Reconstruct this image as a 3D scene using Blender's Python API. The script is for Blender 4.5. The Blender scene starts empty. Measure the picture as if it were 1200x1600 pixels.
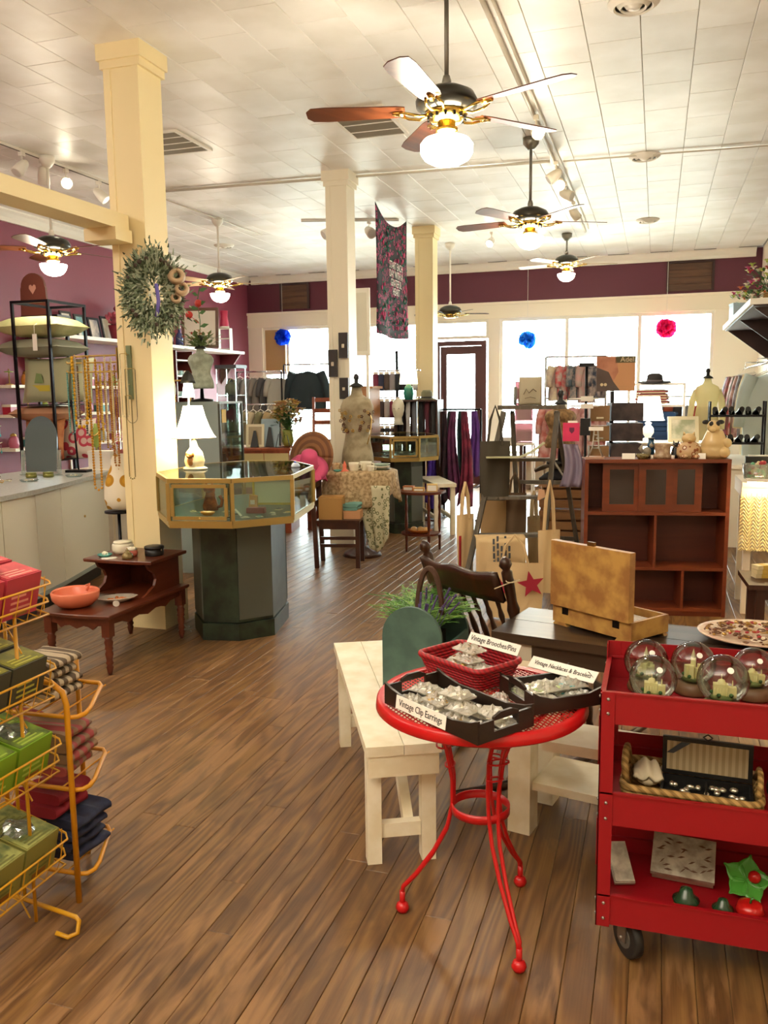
import bpy, math, random
from mathutils import Vector, Matrix
random.seed(7)
PI = math.pi
S = bpy.context.scene
COL = S.collection
# ---------------------------------------------------------------- camera, world, exposure
F = 1320.0; H = 1.6
YAW = math.radians(17.8); PITCH = math.radians(7.8); ROLL = 0.012
fw = Vector((-math.sin(YAW)*math.cos(PITCH), math.cos(YAW)*math.cos(PITCH), -math.sin(PITCH)))
r0 = Vector((math.cos(YAW), math.sin(YAW), 0)); u0 = r0.cross(fw)
CR = r0*math.cos(ROLL)-u0*math.sin(ROLL); CU = CR.cross(fw)
cam_d = bpy.data.cameras.new('camera'); cam = bpy.data.objects.new('camera', cam_d); COL.objects.link(cam)
m = Matrix((CR, CU, -fw)).transposed().to_4x4(); m.translation = (0, 0, H); cam.matrix_world = m
cam_d.sensor_fit = 'VERTICAL'; cam_d.sensor_height = 36; cam_d.lens = 36*F/1600; cam_d.clip_start = .05
S.camera = cam
S.view_settings.view_transform = 'Standard'; S.view_settings.look = 'None'
S.view_settings.exposure = 0.22; S.view_settings.gamma = 1
S.view_settings.use_curve_mapping = False
S.cycles.max_bounces = 7; S.cycles.diffuse_bounces = 5; S.cycles.glossy_bounces = 3
S.cycles.transparent_max_bounces = 16; S.cycles.sample_clamp_indirect = 6; S.cycles.caustics_reflective = False
S.cycles.caustics_refractive = False
W = bpy.data.worlds.new('daylight'); S.world = W; W.use_nodes = True
bg = W.node_tree.nodes['Background']; bg.inputs[0].default_value = (.93, .96, 1, 1); bg.inputs[1].default_value = 26.0
GLOBE = 110.0       # emission of the fan globes
def area(name, loc, rot, sx, sy, power, col):
    l = bpy.data.lights.new(name, 'AREA'); l.shape = 'RECTANGLE'; l.size = sx; l.size_y = sy; l.energy = power; l.color = col
    o = bpy.data.objects.new(name, l); o.location = loc; o.rotation_euler = rot; COL.objects.link(o); return o
# added fill lights out of view, brightening the near part of the shop
area('added_fill_down', (-1.6, -1.2, 3.6), (0, 0, 0), 4.5, 1.2, 44, (1, .78, .50))
area('added_fill_down', (-5.6, 2.6, 3.6), (0, 0, 0), 1.2, 3.0, 26, (1, .84, .60))
area('added_fill_up', (-1.6, -.8, 2.9), (PI, 0, 0), 4.0, 1.0, 250, (1, .93, .82))  # added upward fill to brighten the ceiling, stands for no fixture
area('added_fill_up', (-5.8, 1.6, 2.9), (PI, 0, 0), 1.0, 2.5, 150, (1, .94, .84))
sl = bpy.data.lights.new('sun', 'SUN'); sl.energy = 14; sl.angle = .02; sl.color = (1, .95, .86)
so = bpy.data.objects.new('sun', sl); COL.objects.link(so); so.rotation_euler = Vector((.25, .50, 1)).to_track_quat('Z', 'Y').to_euler()

# ---------------------------------------------------------------- helpers
def at(px, py, z=None, Y=None, X=None):          # point of the place seen at a pixel of the photograph, on a known plane
    d = fw + CR*((px-600)/F) - CU*((py-800)/F)
    if z is not None: t = (z-H)/d.z
    elif Y is not None: t = Y/d.y
    else: t = X/d.x
    return Vector((0, 0, H)) + d*t
def V(*a): return Vector(a)
def lin(c): c /= 255; return c/12.92 if c <= .04045 else ((c+.055)/1.055)**2.4
def rgb(c):
    if isinstance(c, str): c = [int(c[i:i+2], 16) for i in (0, 2, 4)]
    return (lin(c[0]), lin(c[1]), lin(c[2]), 1)
class MB:
    def __init__(s): s.v = []; s.f = []; s.s = []
    def add(s, vs, fs, M=None, smooth=False):
        n = len(s.v)
        s.v += [tuple(M @ Vector(p)) for p in vs] if M is not None else [tuple(p) for p in vs]
        s.f += [tuple(i+n for i in f) for f in fs]; s.s += [smooth]*len(fs); return s
    def bx(s, x0, x1, y0, y1, z0, z1, M=None):
        return s.add([(x0,y0,z0),(x1,y0,z0),(x1,y1,z0),(x0,y1,z0),(x0,y0,z1),(x1,y0,z1),(x1,y1,z1),(x0,y1,z1)],
                     [(0,3,2,1),(4,5,6,7),(0,1,5,4),(1,2,6,5),(2,3,7,6),(3,0,4,7)], M)
    def box(s, c, d, rz=0, M=None):
        A = Matrix.Translation(c) @ Matrix.Rotation(rz, 4, 'Z')
        if M is not None: A = M @ A
        return s.bx(-d[0]/2, d[0]/2, -d[1]/2, d[1]/2, -d[2]/2, d[2]/2, A)
    def beam(s, p, q, w, t, up=(0, 0, 1)):        # bar p->q, w across, t along up
        p = Vector(p); q = Vector(q); d = (q-p); L = d.length; d.normalize(); u = Vector(up)
        if abs(d.dot(u)) > .98: u = Vector((1, 0, 0))
        a = d.cross(u).normalized(); b = a.cross(d).normalized()
        M = Matrix((a, d, b)).transposed().to_4x4(); M.translation = p
        return s.bx(-w/2, w/2, 0, L, -t/2, t/2, M)
    def cyl(s, p, q, r0, r1=None, n=12, caps=True):
        r1 = r0 if r1 is None else r1
        return s.tube([p, q], [r0, r1], n, caps=caps)
    def tube(s, pts, r, n=8, closed=False, caps=True):
        P = [Vector(p) for p in pts]; k = len(P); R = r if isinstance(r, (list, tuple)) else [r]*k
        vs = []; fs = []; a = None
        for i in range(k):
            if closed: d = P[(i+1) % k]-P[i-1]
            else: d = P[min(i+1, k-1)]-P[max(i-1, 0)]
            if d.length < 1e-9: d = Vector((0, 0, 1))
            d.normalize()
            if a is None: a = d.cross(Vector((0, 0, 1)) if abs(d.z) < .95 else Vector((1, 0, 0)))
            a = a - d*a.dot(d)
            if a.length < 1e-6: a = d.cross(Vector((1, .3, 0)))
            a.normalize(); b = d.cross(a)
            for j in range(n):
                t = 2*PI*j/n; vs.append(P[i]+(a*math.cos(t)+b*math.sin(t))*R[i])
        for i in range(k if closed else k-1):
            for j in range(n):
                i2 = (i+1) % k; fs.append((i*n+j, i*n+(j+1) % n, i2*n+(j+1) % n, i2*n+j))
        s.add(vs, fs, None, n > 5)
        if caps and not closed:
            m_ = len(s.v)-len(vs)
            s.f += [tuple(m_+j for j in reversed(range(n))), tuple(m_+(k-1)*n+j for j in range(n))]; s.s += [False]*2
        return s
    def lathe(s, prof, c=(0, 0, 0), n=18, M=None, sy=1.0, wav=None):
        vs = []; fs = []
        for r, z in prof:
            for j in range(n):
                t = 2*PI*j/n; k = 1 + (wav[0]*math.cos(wav[1]*t) if wav else 0)
                vs.append((c[0]+r*k*math.cos(t), c[1]+r*k*sy*math.sin(t), c[2]+z))
        for i in range(len(prof)-1):
            for j in range(n): fs.append((i*n+j, i*n+(j+1) % n, (i+1)*n+(j+1) % n, (i+1)*n+j))
        shut = prof[0] == prof[-1]
        if prof[0][0] > 1e-4 and not shut: fs.append(tuple(reversed(range(n))))
        if prof[-1][0] > 1e-4 and not shut: fs.append(tuple((len(prof)-1)*n+j for j in range(n)))
        return s.add(vs, fs, M, True)
    def sph(s, c, r, nu=12, nv=8, M=None):
        r = r if isinstance(r, (tuple, list)) else (r, r, r)
        prof = [(math.sin(PI*i/nv), -math.cos(PI*i/nv)) for i in range(nv+1)]
        A = Matrix.Translation(c) @ Matrix.Diagonal((*r, 1))
        return s.lathe(prof, n=nu, M=(M @ A) if M is not None else A)
    def prism(s, poly, z0, z1, M=None):
        n = len(poly)
        vs = [(x, y, z0) for x, y in poly]+[(x, y, z1) for x, y in poly]
        return s.add(vs, [tuple(reversed(range(n))), tuple(range(n, 2*n))]+[(i, (i+1) % n, n+(i+1) % n, n+i) for i in range(n)], M)
    def grid(s, fn, nu, nv, th=0.0, smooth=True):    # fn(u,v)->point, closed shell if th
        vs = [Vector(fn(i/nu, j/nv)) for i in range(nu+1) for j in range(nv+1)]
        q = [(i*(nv+1)+j, (i+1)*(nv+1)+j, (i+1)*(nv+1)+j+1, i*(nv+1)+j+1) for i in range(nu) for j in range(nv)]
        if th:
            N = [Vector((0, 0, 0)) for _ in vs]
            for f in q:
                k = (vs[f[2]]-vs[f[0]]).cross(vs[f[3]]-vs[f[1]])
                for i in f: N[i] += k
            w = [p-(k.normalized() if k.length > 0 else k)*th for p, k in zip(vs, N)]
            L = len(vs); e = []
            rim = [i*(nv+1) for i in range(nu+1)]+[nu*(nv+1)+j for j in range(1, nv+1)]+[i*(nv+1)+nv for i in range(nu-1, -1, -1)]+[j for j in range(nv-1, 0, -1)]
            for a, b in zip(rim, rim[1:]+rim[:1]): e.append((b, a, a+L, b+L))
            return s.add(vs+w, q+[tuple(reversed([i+L for i in f])) for f in q]+e, None, smooth)
        return s.add(vs, q, None, smooth)
    def mesh(s, name, m):
        me = bpy.data.meshes.new(name); me.from_pydata(s.v, [], s.f); me.materials.append(m)
        me.polygons.foreach_set('use_smooth', s.s); me.update(); return me
    def build(s, name, m, parent=None, label=None, kind=None):
        o = bpy.data.objects.new(name, s.mesh(name, m)); COL.objects.link(o); o.parent = parent
        if label: o['label'] = label
        if kind: o['kind'] = kind
        return o
def tag(o, label, cat, group=None):
    o['label'] = label; o['category'] = cat
    if group: o['group'] = group
    return o
def thing(name, label, cat, loc=(0, 0, 0), rz=0, group=None):
    o = bpy.data.objects.new(name, None); COL.objects.link(o); o.empty_display_size = .1
    o.location = loc; o.rotation_euler = (0, 0, rz); return tag(o, label, cat, group)
def solo(mb, name, m, label, cat, loc=(0, 0, 0), rz=0, group=None, rot=None):
    o = mb.build(name, m); o.location = loc; o.rotation_euler = rot or (0, 0, rz); return tag(o, label, cat, group)
def struct(mb, name, m, parent=None):
    o = mb.build(name, m, parent)
    if parent is None: o['kind'] = 'structure'
    return o
def piece(me, name, parent, loc, rz=0):
    o = bpy.data.objects.new(name, me); COL.objects.link(o); o.parent = parent; o.location = loc; o.rotation_euler = (0, 0, rz); return o
def dup(root, loc, rz=0, label=None, group=None, sc=None):
    r = root.copy(); COL.objects.link(r); r.location = loc; r.rotation_euler = (0, 0, rz)
    if label: r['label'] = label
    if group: r['group'] = group
    if sc: r.scale = (sc, sc, sc) if not isinstance(sc, tuple) else sc
    for ch in list(root.children):
        c = ch.copy(); COL.objects.link(c); c.parent = r
        for g in ch.children:
            d = g.copy(); COL.objects.link(d); d.parent = c
    return r
def text(body, size, m, parent, loc, rot=(0, 0, 0), name='lettering', ext=.0004, w=1.0):
    cu = bpy.data.curves.new(name, 'FONT'); cu.body = body; cu.size = size; cu.extrude = ext
    cu.align_x = 'CENTER'; cu.align_y = 'CENTER'; cu.resolution_u = 2; cu.space_line = .9
    t = bpy.data.objects.new(name, cu); COL.objects.link(t)
    me = bpy.data.meshes.new_from_object(t.evaluated_get(bpy.context.evaluated_depsgraph_get())); bpy.data.objects.remove(t)
    me.materials.clear(); me.materials.append(m)
    o = bpy.data.objects.new(name, me); COL.objects.link(o); o.parent = parent; o.location = loc; o.rotation_euler = rot; o.scale = (w, 1, 1)
    return o

# ---------------------------------------------------------------- materials
_mc = {}
def mat(name, col, rough=.6, metal=0.0, kind=None, c2=None, c3=None, scale=8.0, axis='Z', bump=0.0, emit=0.0, spec=.5, alpha=None, sheen=0):
    if name in _mc: return _mc[name]
    m = bpy.data.materials.new(name); m.use_nodes = True; nt = m.node_tree; N = nt.nodes; L = nt.links
    b = N['Principled BSDF']; _mc[name] = m
    b.inputs['Base Color'].default_value = rgb(col); b.inputs['Roughness'].default_value = rough
    b.inputs['Metallic'].default_value = metal; b.inputs['Specular IOR Level'].default_value = spec
    if emit:
        b.inputs['Emission Color'].default_value = rgb(col); b.inputs['Emission Strength'].default_value = emit
    if kind:
        tc = N.new('ShaderNodeTexCoord'); oi = N.new('ShaderNodeObjectInfo')
        mp = N.new('ShaderNodeMapping'); ad = N.new('ShaderNodeVectorMath'); ad.operation = 'ADD'
        L.new(tc.outputs['Object'], ad.inputs[0])
        sc_ = N.new('ShaderNodeVectorMath'); sc_.operation = 'SCALE'; sc_.inputs['Scale'].default_value = 3.7
        cb = N.new('ShaderNodeCombineXYZ')
        for i in range(3): L.new(oi.outputs['Random'], cb.inputs[i])
        L.new(cb.outputs[0], sc_.inputs[0]); L.new(sc_.outputs[0], ad.inputs[1]); L.new(ad.outputs[0], mp.inputs['Vector'])
        ramp = N.new('ShaderNodeValToRGB'); ramp.color_ramp.elements[0].color = rgb(col); ramp.color_ramp.elements[1].color = rgb(col if c2 is None or isinstance(c2, list) else c2)
        src = None
        if kind == 'wood':
            k = {'X': (1, 9, 9), 'Y': (9, 1, 9), 'Z': (9, 9, 1)}[axis]
            mp.inputs['Scale'].default_value = [q*scale/8 for q in k]
            n = N.new('ShaderNodeTexNoise'); n.inputs['Scale'].default_value = 1.6; n.inputs['Detail'].default_value = 4; n.inputs['Distortion'].default_value = .6
            L.new(mp.outputs[0], n.inputs[0]); mu = N.new('ShaderNodeMath'); mu.operation = 'MULTIPLY'; mu.inputs[1].default_value = 14
            si = N.new('ShaderNodeMath'); si.operation = 'SINE'; L.new(n.outputs[0], mu.inputs[0]); L.new(mu.outputs[0], si.inputs[0])
            ma = N.new('ShaderNodeMath'); ma.operation = 'MULTIPLY_ADD'; ma.inputs[1].default_value = .3; ma.inputs[2].default_value = .45
            L.new(si.outputs[0], ma.inputs[0]); src = ma.outputs[0]
        elif kind == 'noise':
            mp.inputs['Scale'].default_value = (scale,)*3
            n = N.new('ShaderNodeTexNoise'); n.inputs['Scale'].default_value = 1; n.inputs['Detail'].default_value = 5; L.new(mp.outputs[0], n.inputs[0]); src = n.outputs[0]
            ramp.color_ramp.elements[0].position = .38; ramp.color_ramp.elements[1].position = .62
        elif kind == 'blob':
            mp.inputs['Scale'].default_value = (scale,)*3
            n = N.new('ShaderNodeTexVoronoi'); n.inputs['Scale'].default_value = 1; L.new(mp.outputs[0], n.inputs[0])
            src = n.outputs['Distance']; e = ramp.color_ramp.elements
            ramp.color_ramp.interpolation = 'CONSTANT'; e[1].position = .42
            if c3: q = e.new(.24); q.color = rgb(c3)
        elif kind in ('stripe', 'band'):
            w = N.new('ShaderNodeTexWave'); w.wave_type = 'BANDS'; w.bands_direction = axis; w.inputs['Scale'].default_value = scale
            w.inputs['Distortion'].default_value = .4 if kind == 'stripe' else 0
            L.new(tc.outputs['Object'], w.inputs[0]); src = w.outputs['Fac']
            ramp.color_ramp.interpolation = 'CONSTANT'; ramp.color_ramp.elements[1].position = .5
            if c3: q = ramp.color_ramp.elements.new(.72); q.color = rgb(c3)
        elif kind == 'multi':      # colours picked per object
            ramp.color_ramp.interpolation = 'CONSTANT'; cs = [col]+list(c2); e = ramp.color_ramp.elements
            e[1].position = 1/len(cs); e[1].color = rgb(cs[1])
            for i, c in enumerate(cs[2:]): q = e.new((i+2)/len(cs)); q.color = rgb(c)
            src = oi.outputs['Random']
        L.new(src, ramp.inputs[0]); L.new(ramp.outputs[0], b.inputs['Base Color'])
        if bump:
            bn = N.new('ShaderNodeBump'); bn.inputs['Strength'].default_value = bump; bn.inputs['Distance'].default_value = .004
            L.new(src, bn.inputs['Height']); L.new(bn.outputs[0], b.inputs['Normal'])
    elif bump:
        tc = N.new('ShaderNodeTexCoord'); n = N.new('ShaderNodeTexNoise'); n.inputs['Scale'].default_value = scale; n.inputs['Detail'].default_value = 4
        L.new(tc.outputs['Object'], n.inputs[0]); bn = N.new('ShaderNodeBump'); bn.inputs['Strength'].default_value = bump; bn.inputs['Distance'].default_value = .01
        L.new(n.outputs[0], bn.inputs['Height']); L.new(bn.outputs[0], b.inputs['Normal'])
    return m
def glass(name, col='ffffff', refl=.06, rough=.02, body=0.0):
    if name in _mc: return _mc[name]
    m = bpy.data.materials.new(name); m.use_nodes = True; nt = m.node_tree; N = nt.nodes; L = nt.links; _mc[name] = m
    N.remove(N['Principled BSDF']); out = N['Material Output']
    t = N.new('ShaderNodeBsdfTransparent'); t.inputs[0].default_value = rgb(col); g = N.new('ShaderNodeBsdfGlossy'); g.inputs['Roughness'].default_value = rough
    lw = N.new('ShaderNodeLayerWeight'); lw.inputs[0].default_value = .25; ad = N.new('ShaderNodeMath'); ad.operation = 'MULTIPLY_ADD'
    ad.inputs[1].default_value = .7; ad.inputs[2].default_value = refl; L.new(lw.outputs['Fresnel'], ad.inputs[0])
    mx = N.new('ShaderNodeMixShader'); L.new(ad.outputs[0], mx.inputs[0]); L.new(t.outputs[0], mx.inputs[1]); L.new(g.outputs[0], mx.inputs[2])
    o = mx
    if body:
        d = N.new('ShaderNodeBsdfDiffuse'); d.inputs[0].default_value = rgb(col); m2 = N.new('ShaderNodeMixShader'); m2.inputs[0].default_value = body
        L.new(mx.outputs[0], m2.inputs[1]); L.new(d.outputs[0], m2.inputs[2]); o = m2
    L.new(o.outputs[0], out.inputs[0]); return m
def sheer(name, col, t=.5):
    if name in _mc: return _mc[name]
    m_ = bpy.data.materials.new(name); m_.use_nodes = True; nt = m_.node_tree; N = nt.nodes; N.remove(N['Principled BSDF']); _mc[name] = m_
    d = N.new('ShaderNodeBsdfDiffuse'); tr_ = N.new('ShaderNodeBsdfTranslucent'); mx = N.new('ShaderNodeMixShader'); mx.inputs[0].default_value = t
    d.inputs[0].default_value = rgb(col); tr_.inputs[0].default_value = rgb(col)
    nt.links.new(d.outputs[0], mx.inputs[1]); nt.links.new(tr_.outputs[0], mx.inputs[2]); nt.links.new(mx.outputs[0], N['Material Output'].inputs[0]); return m_
def lampmat(name, col, strength):
    if name in _mc: return _mc[name]
    m = bpy.data.materials.new(name); m.use_nodes = True; nt = m.node_tree; nt.nodes.remove(nt.nodes['Principled BSDF']); _mc[name] = m
    e = nt.nodes.new('ShaderNodeEmission'); e.inputs[0].default_value = rgb(col); e.inputs[1].default_value = strength
    nt.links.new(e.outputs[0], nt.nodes['Material Output'].inputs[0]); return m
def floormat():
    m = bpy.data.materials.new('worn_pine_planks'); m.use_nodes = True; nt = m.node_tree; N = nt.nodes; L = nt.links; b = N['Principled BSDF']
    g = N.new('ShaderNodeNewGeometry'); oi = N.new('ShaderNodeObjectInfo')
    r = N.new('ShaderNodeMath'); r.operation = 'ADD'; L.new(g.outputs['Random Per Island'], r.inputs[0]); L.new(oi.outputs['Random'], r.inputs[1])
    cb = N.new('ShaderNodeCombineXYZ')
    mu = N.new('ShaderNodeMath'); mu.operation = 'MULTIPLY'; mu.inputs[1].default_value = 23; L.new(r.outputs[0], mu.inputs[0])
    for i in (1, 2): L.new(mu.outputs[0], cb.inputs[i])
    ad = N.new('ShaderNodeVectorMath'); ad.operation = 'ADD'; L.new(g.outputs['Position'], ad.inputs[0]); L.new(cb.outputs[0], ad.inputs[1])
    def noise(vec, sx, sy, sc=1, det=3, dist=0):
        mp = N.new('ShaderNodeMapping'); mp.inputs['Scale'].default_value = (sx, sy, 1); L.new(vec, mp.inputs[0])
        n = N.new('ShaderNodeTexNoise'); n.inputs['Scale'].default_value = sc; n.inputs['Detail'].default_value = det; n.inputs['Distortion'].default_value = dist
        L.new(mp.outputs[0], n.inputs[0]); return n.outputs[0]
    def M2(op, a, bb):
        n = N.new('ShaderNodeMath'); n.operation = op
        for i, v in enumerate((a, bb)):
            if v is None: continue
            if isinstance(v, (int, float)): n.inputs[i].default_value = v
            else: L.new(v, n.inputs[i])
        return n.outputs[0]
    fig = noise(ad.outputs[0], 7, .7, 1, 1, .2)
    rings = M2('SINE', M2('MULTIPLY', fig, 70), None)
    fine = noise(ad.outputs[0], 160, 5, 1, 3)
    grain = M2('ADD', M2('MULTIPLY', rings, .20), M2('MULTIPLY', fine, .55))
    grain = M2('ADD', grain, M2('MULTIPLY', M2('FRACT', M2('MULTIPLY', r.outputs[0], 7.3), None), .16))
    cr = N.new('ShaderNodeValToRGB'); L.new(grain, cr.inputs[0]); e = cr.color_ramp.elements
    e[0].position = .05; e[0].color = rgb('5a3e25'); e[1].position = .66; e[1].color = rgb('846339')
    q = e.new(.34); q.color = rgb('71502f')
    wear = noise(g.outputs['Position'], 1.3, .55, 1, 5, .5); wear2 = noise(ad.outputs[0], 22, 2.6, 1, 4, .6)
    wr = N.new('ShaderNodeMapRange'); wr.inputs[1].default_value = 1.06; wr.inputs[2].default_value = 1.2
    L.new(M2('ADD', wear, wear2), wr.inputs[0])
    m1 = N.new('ShaderNodeMixRGB'); m1.inputs[2].default_value = rgb('9c7650'); L.new(M2('MULTIPLY', wr.outputs[0], .6), m1.inputs[0]); L.new(cr.outputs[0], m1.inputs[1])
    dk = N.new('ShaderNodeMapRange'); dk.inputs[1].default_value = .98; dk.inputs[2].default_value = .84
    L.new(M2('ADD', noise(g.outputs['Position'], .9, .8, 1, 5, .8), noise(ad.outputs[0], 12, 3.5, 1, 4, .9)), dk.inputs[0])
    m2 = N.new('ShaderNodeMixRGB'); m2.inputs[2].default_value = rgb('3e2c22'); L.new(M2('MULTIPLY', dk.outputs[0], .4), m2.inputs[0]); L.new(m1.outputs[0], m2.inputs[1])
    L.new(m2.outputs[0], b.inputs['Base Color'])
    ro = N.new('ShaderNodeMapRange'); ro.inputs[3].default_value = .30; ro.inputs[4].default_value = .55; L.new(wear2, ro.inputs[0]); L.new(ro.outputs[0], b.inputs['Roughness'])
    bn = N.new('ShaderNodeBump'); bn.inputs['Strength'].default_value = .25; bn.inputs['Distance'].default_value = .003; L.new(grain, bn.inputs['Height']); L.new(bn.outputs[0], b.inputs['Normal'])
    return m

cream = mat('cream_paint', 'faf2de', .45, bump=.08, scale=14)
white = mat('white_paint', 'f3efe4', .5)
plum = mat('plum_wall_paint', '7e3448', .55, bump=.1, scale=20)
maroon = mat('maroon_wall_paint', '5e2436', .6)
gold = mat('brass', 'c8a04a', .25, 1.0)
goldp = mat('gold_frame', 'b89e60', .32, .85)
blackm = mat('black_metal', '17161a', .35, .6)
blackp = mat('black_plastic', '161616', .4)
walnut = mat('walnut', '4a2816', .35, kind='wood', c2='2c150b', axis='Z')
mahog = mat('mahogany', '6e3018', .32, kind='wood', c2='47190c', axis='X')
chromem = mat('chrome', 'd8d8dc', .15, 1.0)
steel = mat('brushed_steel', 'a8a29a', .35, .9)
redm = mat('red_enamel', 'b3131c', .32)
paper = mat('white_card', 'f2efe6', .6)
ink = mat('black_ink', '1c1818', .7)
clear = glass('clear_glass', 'f4fbf8', .05)
warmglobe = lampmat('lit_globe', 'fff0d6', GLOBE)

# ---------------------------------------------------------------- room shell
XL, XR, YF, YB, ZC = -7.55, 1.55, 15.2, -4.0, 3.88
fl = struct(MB().bx(XL-.2, XR+.2, YB-.2, YF+.2, -.12, -.025), 'floor', mat('subfloor', '33261b', .9))
pm = floormat(); PWD = .0875
variants = []
for L_ in (1.6, 2.2, 2.9, 3.6):
    c = .0018; w = PWD/2-.0006; l = L_/2-.0006
    b = MB().add([(-w,-l,-.025),(w,-l,-.025),(w,l,-.025),(-w,l,-.025),(-w,-l,-c),(w,-l,-c),(w,l,-c),(-w,l,-c),(-w+c,-l+c,0),(w-c,-l+c,0),(w-c,l-c,0),(-w+c,l-c,0)],
        [(0,1,5,4),(1,2,6,5),(2,3,7,6),(3,0,4,7),(4,5,9,8),(5,6,10,9),(6,7,11,10),(7,4,8,11),(8,9,10,11)])
    variants.append((L_, b, b.mesh('plank', pm)))
pl = []; x = XL+PWD/2
while x < XR:
    y = YB-random.random()*2
    while y < YF:
        L_, b, me = random.choice(variants); pl.append((x, y+L_/2, L_, b, me, random.uniform(-.0012, .0008))); y += L_
    x += PWD
def inview(x, y, z, mgn=60):
    d = Vector((x, y, z-H)); c = d.dot(fw)
    if c < .3: return False
    px = 600+F*d.dot(CR)/c; py = 800-F*d.dot(CU)/c
    return -mgn < px < 1200+mgn and -mgn < py < 1600+mgn
def near(x, y, z): return (x*x+y*y+(z-H)**2)
vis = [p for p in pl if any(inview(p[0], p[1]+k*p[2]/2, 0) for k in (-1, -.5, 0, .5, 1)) and p[0] > -4.9]
vis.sort(key=lambda p: min(near(p[0], p[1]+k*p[2]/2, 0) for k in (-1, -.5, 0, .5, 1) if inview(p[0], p[1]+k*p[2]/2, 0)))
top = vis[:298]; tid = {id(p) for p in top}
for x, y, L_, b, me, dz in top: piece(me, 'plank', fl, (x, y, dz))
rb = MB()
for p in pl:
    if id(p) not in tid and p[1]+p[2]/2 < YF+2: rb.add(p[3].v, p[3].f, Matrix.Translation((p[0], min(p[1], YF-p[2]/2), p[5])))
o = rb.build('planking', pm, fl, kind='stuff')

def ceilmat():
    m = mat('painted_ceiling_tile', 'fbf9f4', .42, kind='noise', c2='ece8de', scale=1.6); return m
cm = ceilmat()
ce = struct(MB().bx(XL-.2, XR+.2, YB-.2, YF+.2, ZC+.012, ZC+.1), 'ceiling', mat('ceiling_backing', '9a9488', .9))
TX, TY = .3375, .61; w = TX/2-.0016; l = TY/2-.0016; c = .003
tb = MB().add([(-w,-l,.012),(w,-l,.012),(w,l,.012),(-w,l,.012),(-w,-l,c),(w,-l,c),(w,l,c),(-w,l,c),(-w+c,-l+c,0),(w-c,-l+c,0),(w-c,l-c,0),(-w+c,l-c,0)],
        [(4,5,1,0),(5,6,2,1),(6,7,3,2),(7,4,0,3),(8,9,5,4),(9,10,6,5),(10,11,7,6),(11,8,4,7),(11,10,9,8)])
tm = tb.mesh('ceiling_tile', cm); tl = []
nx = int((XR-XL)/TX)+1
for i in range(nx):
    x = XR-.07-TX*(i+.5)+.045
    y = YB+TY/2-(TY/2 if i % 2 else 0)
    while y < YF-.2: tl.append((x, y, random.uniform(-.0012, .0006))); y += TY
tv = sorted([t for t in tl if inview(t[0], t[1], ZC, 30)], key=lambda t: near(t[0], t[1], ZC))
top = tv[:298]; ts = set(top)
for x, y, dz in top: piece(tm, 'ceiling_tile', ce, (x, y, ZC+dz))
rb = MB()
for t in tl:
    if t not in ts: rb.add(tb.v, tb.f, Matrix.Translation((t[0], t[1], ZC+t[2])))
rb.build('tile_field', cm, ce, kind='stuff')

wl = struct(MB().bx(XL-.12, XL, YB, YF, 0, ZC), 'wall_left', plum)
wr = struct(MB().bx(XR, XR+.12, YB, YF, 0, ZC), 'wall_right', mat('cream_plaster', 'f4ecd8', .6, bump=.1, scale=12))
MB().bx(XR-.012, XR, YB, 13.9, 3.0, ZC-.14).build('maroon_band', maroon, wr)
struct(MB().bx(XL, XR, YB-.12, YB, 0, ZC), 'wall_rear', mat('rear_plaster', 'd8ccb0', .7))
cr_ = MB()
prof = [(0, 0), (.10, 0), (.10, -.02), (.07, -.045), (.035, -.09), (.035, -.14), (0, -.14)]
struct(MB().prism([(XL+a, ZC+b) for a, b in prof], -YF+.1, -YB, Matrix.Rotation(PI/2, 4, 'X')), 'trim_1', white)
struct(MB().prism([(YF-.12-a, ZC+b) for a, b in prof], XL+.1, XR-.1, Matrix(((0,0,1,0),(1,0,0,0),(0,1,0,0),(0,0,0,1)))), 'trim_2', white)
struct(MB().bx(XL, XL+.02, YB, YF-.2, 0, .16), 'baseboard_left', white)
struct(MB().bx(XR-.02, XR, YB, YF-.2, 0, .16), 'baseboard_right', white)
# far wall: shop front
Y1 = YF-.12
struct(MB().bx(XL, XR, Y1, YF, 3.2, ZC), 'wall_far', maroon)
struct(MB().bx(XL, XR, Y1-.03, YF, 2.93, 3.2).bx(XL, XR, Y1-.06, Y1-.03, 3.165, 3.21).bx(XL, XR, Y1-.045, Y1-.03, 2.93, 2.97), 'trim_3', cream)
b = MB()
for x0, x1 in ((XL, -7.25), (-3.98, -3.86), (-2.86, -2.66), (.87, XR)): b.bx(x0, x1, Y1-.02, YF, 0, 2.93)
b.bx(-7.25, -3.98, Y1, YF, 0, .55).bx(-2.66, .87, Y1, YF, 0, .55)
struct(b, 'trim_4', mat('cream_board', 'faf2e2', .5))
struct(MB().bx(-7.25, -3.98, Y1-.5, Y1, .5, .56).bx(-2.66, .87, Y1-.5, Y1, .5, .56), 'trim_5', white)
def window(nm, x0, x1, z0, z1, muls, rail=None):
    fr = MB(); t = .05
    fr.bx(x0, x0+t, Y1+.02, Y1+.08, z0, z1).bx(x1-t, x1, Y1+.02, Y1+.08, z0, z1).bx(x0+t, x1-t, Y1+.02, Y1+.08, z0, z0+t).bx(x0+t, x1-t, Y1+.02, Y1+.08, z1-t, z1)
    for q in muls: fr.bx(q-.03, q+.03, Y1+.025, Y1+.075, z0+t, z1-t)
    if rail: fr.bx(x0+t, x1-t, Y1+.03, Y1+.07, rail-.02, rail+.02)
    o = struct(fr, nm, white)
    xs = [x0+t]+list(muls)+[x1-t]
    for a, c_ in zip(xs, xs[1:]): MB().bx(a+.03, c_-.03, Y1+.045, Y1+.051, z0+t, z1-t).build('pane', clear, o)
    return o
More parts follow.
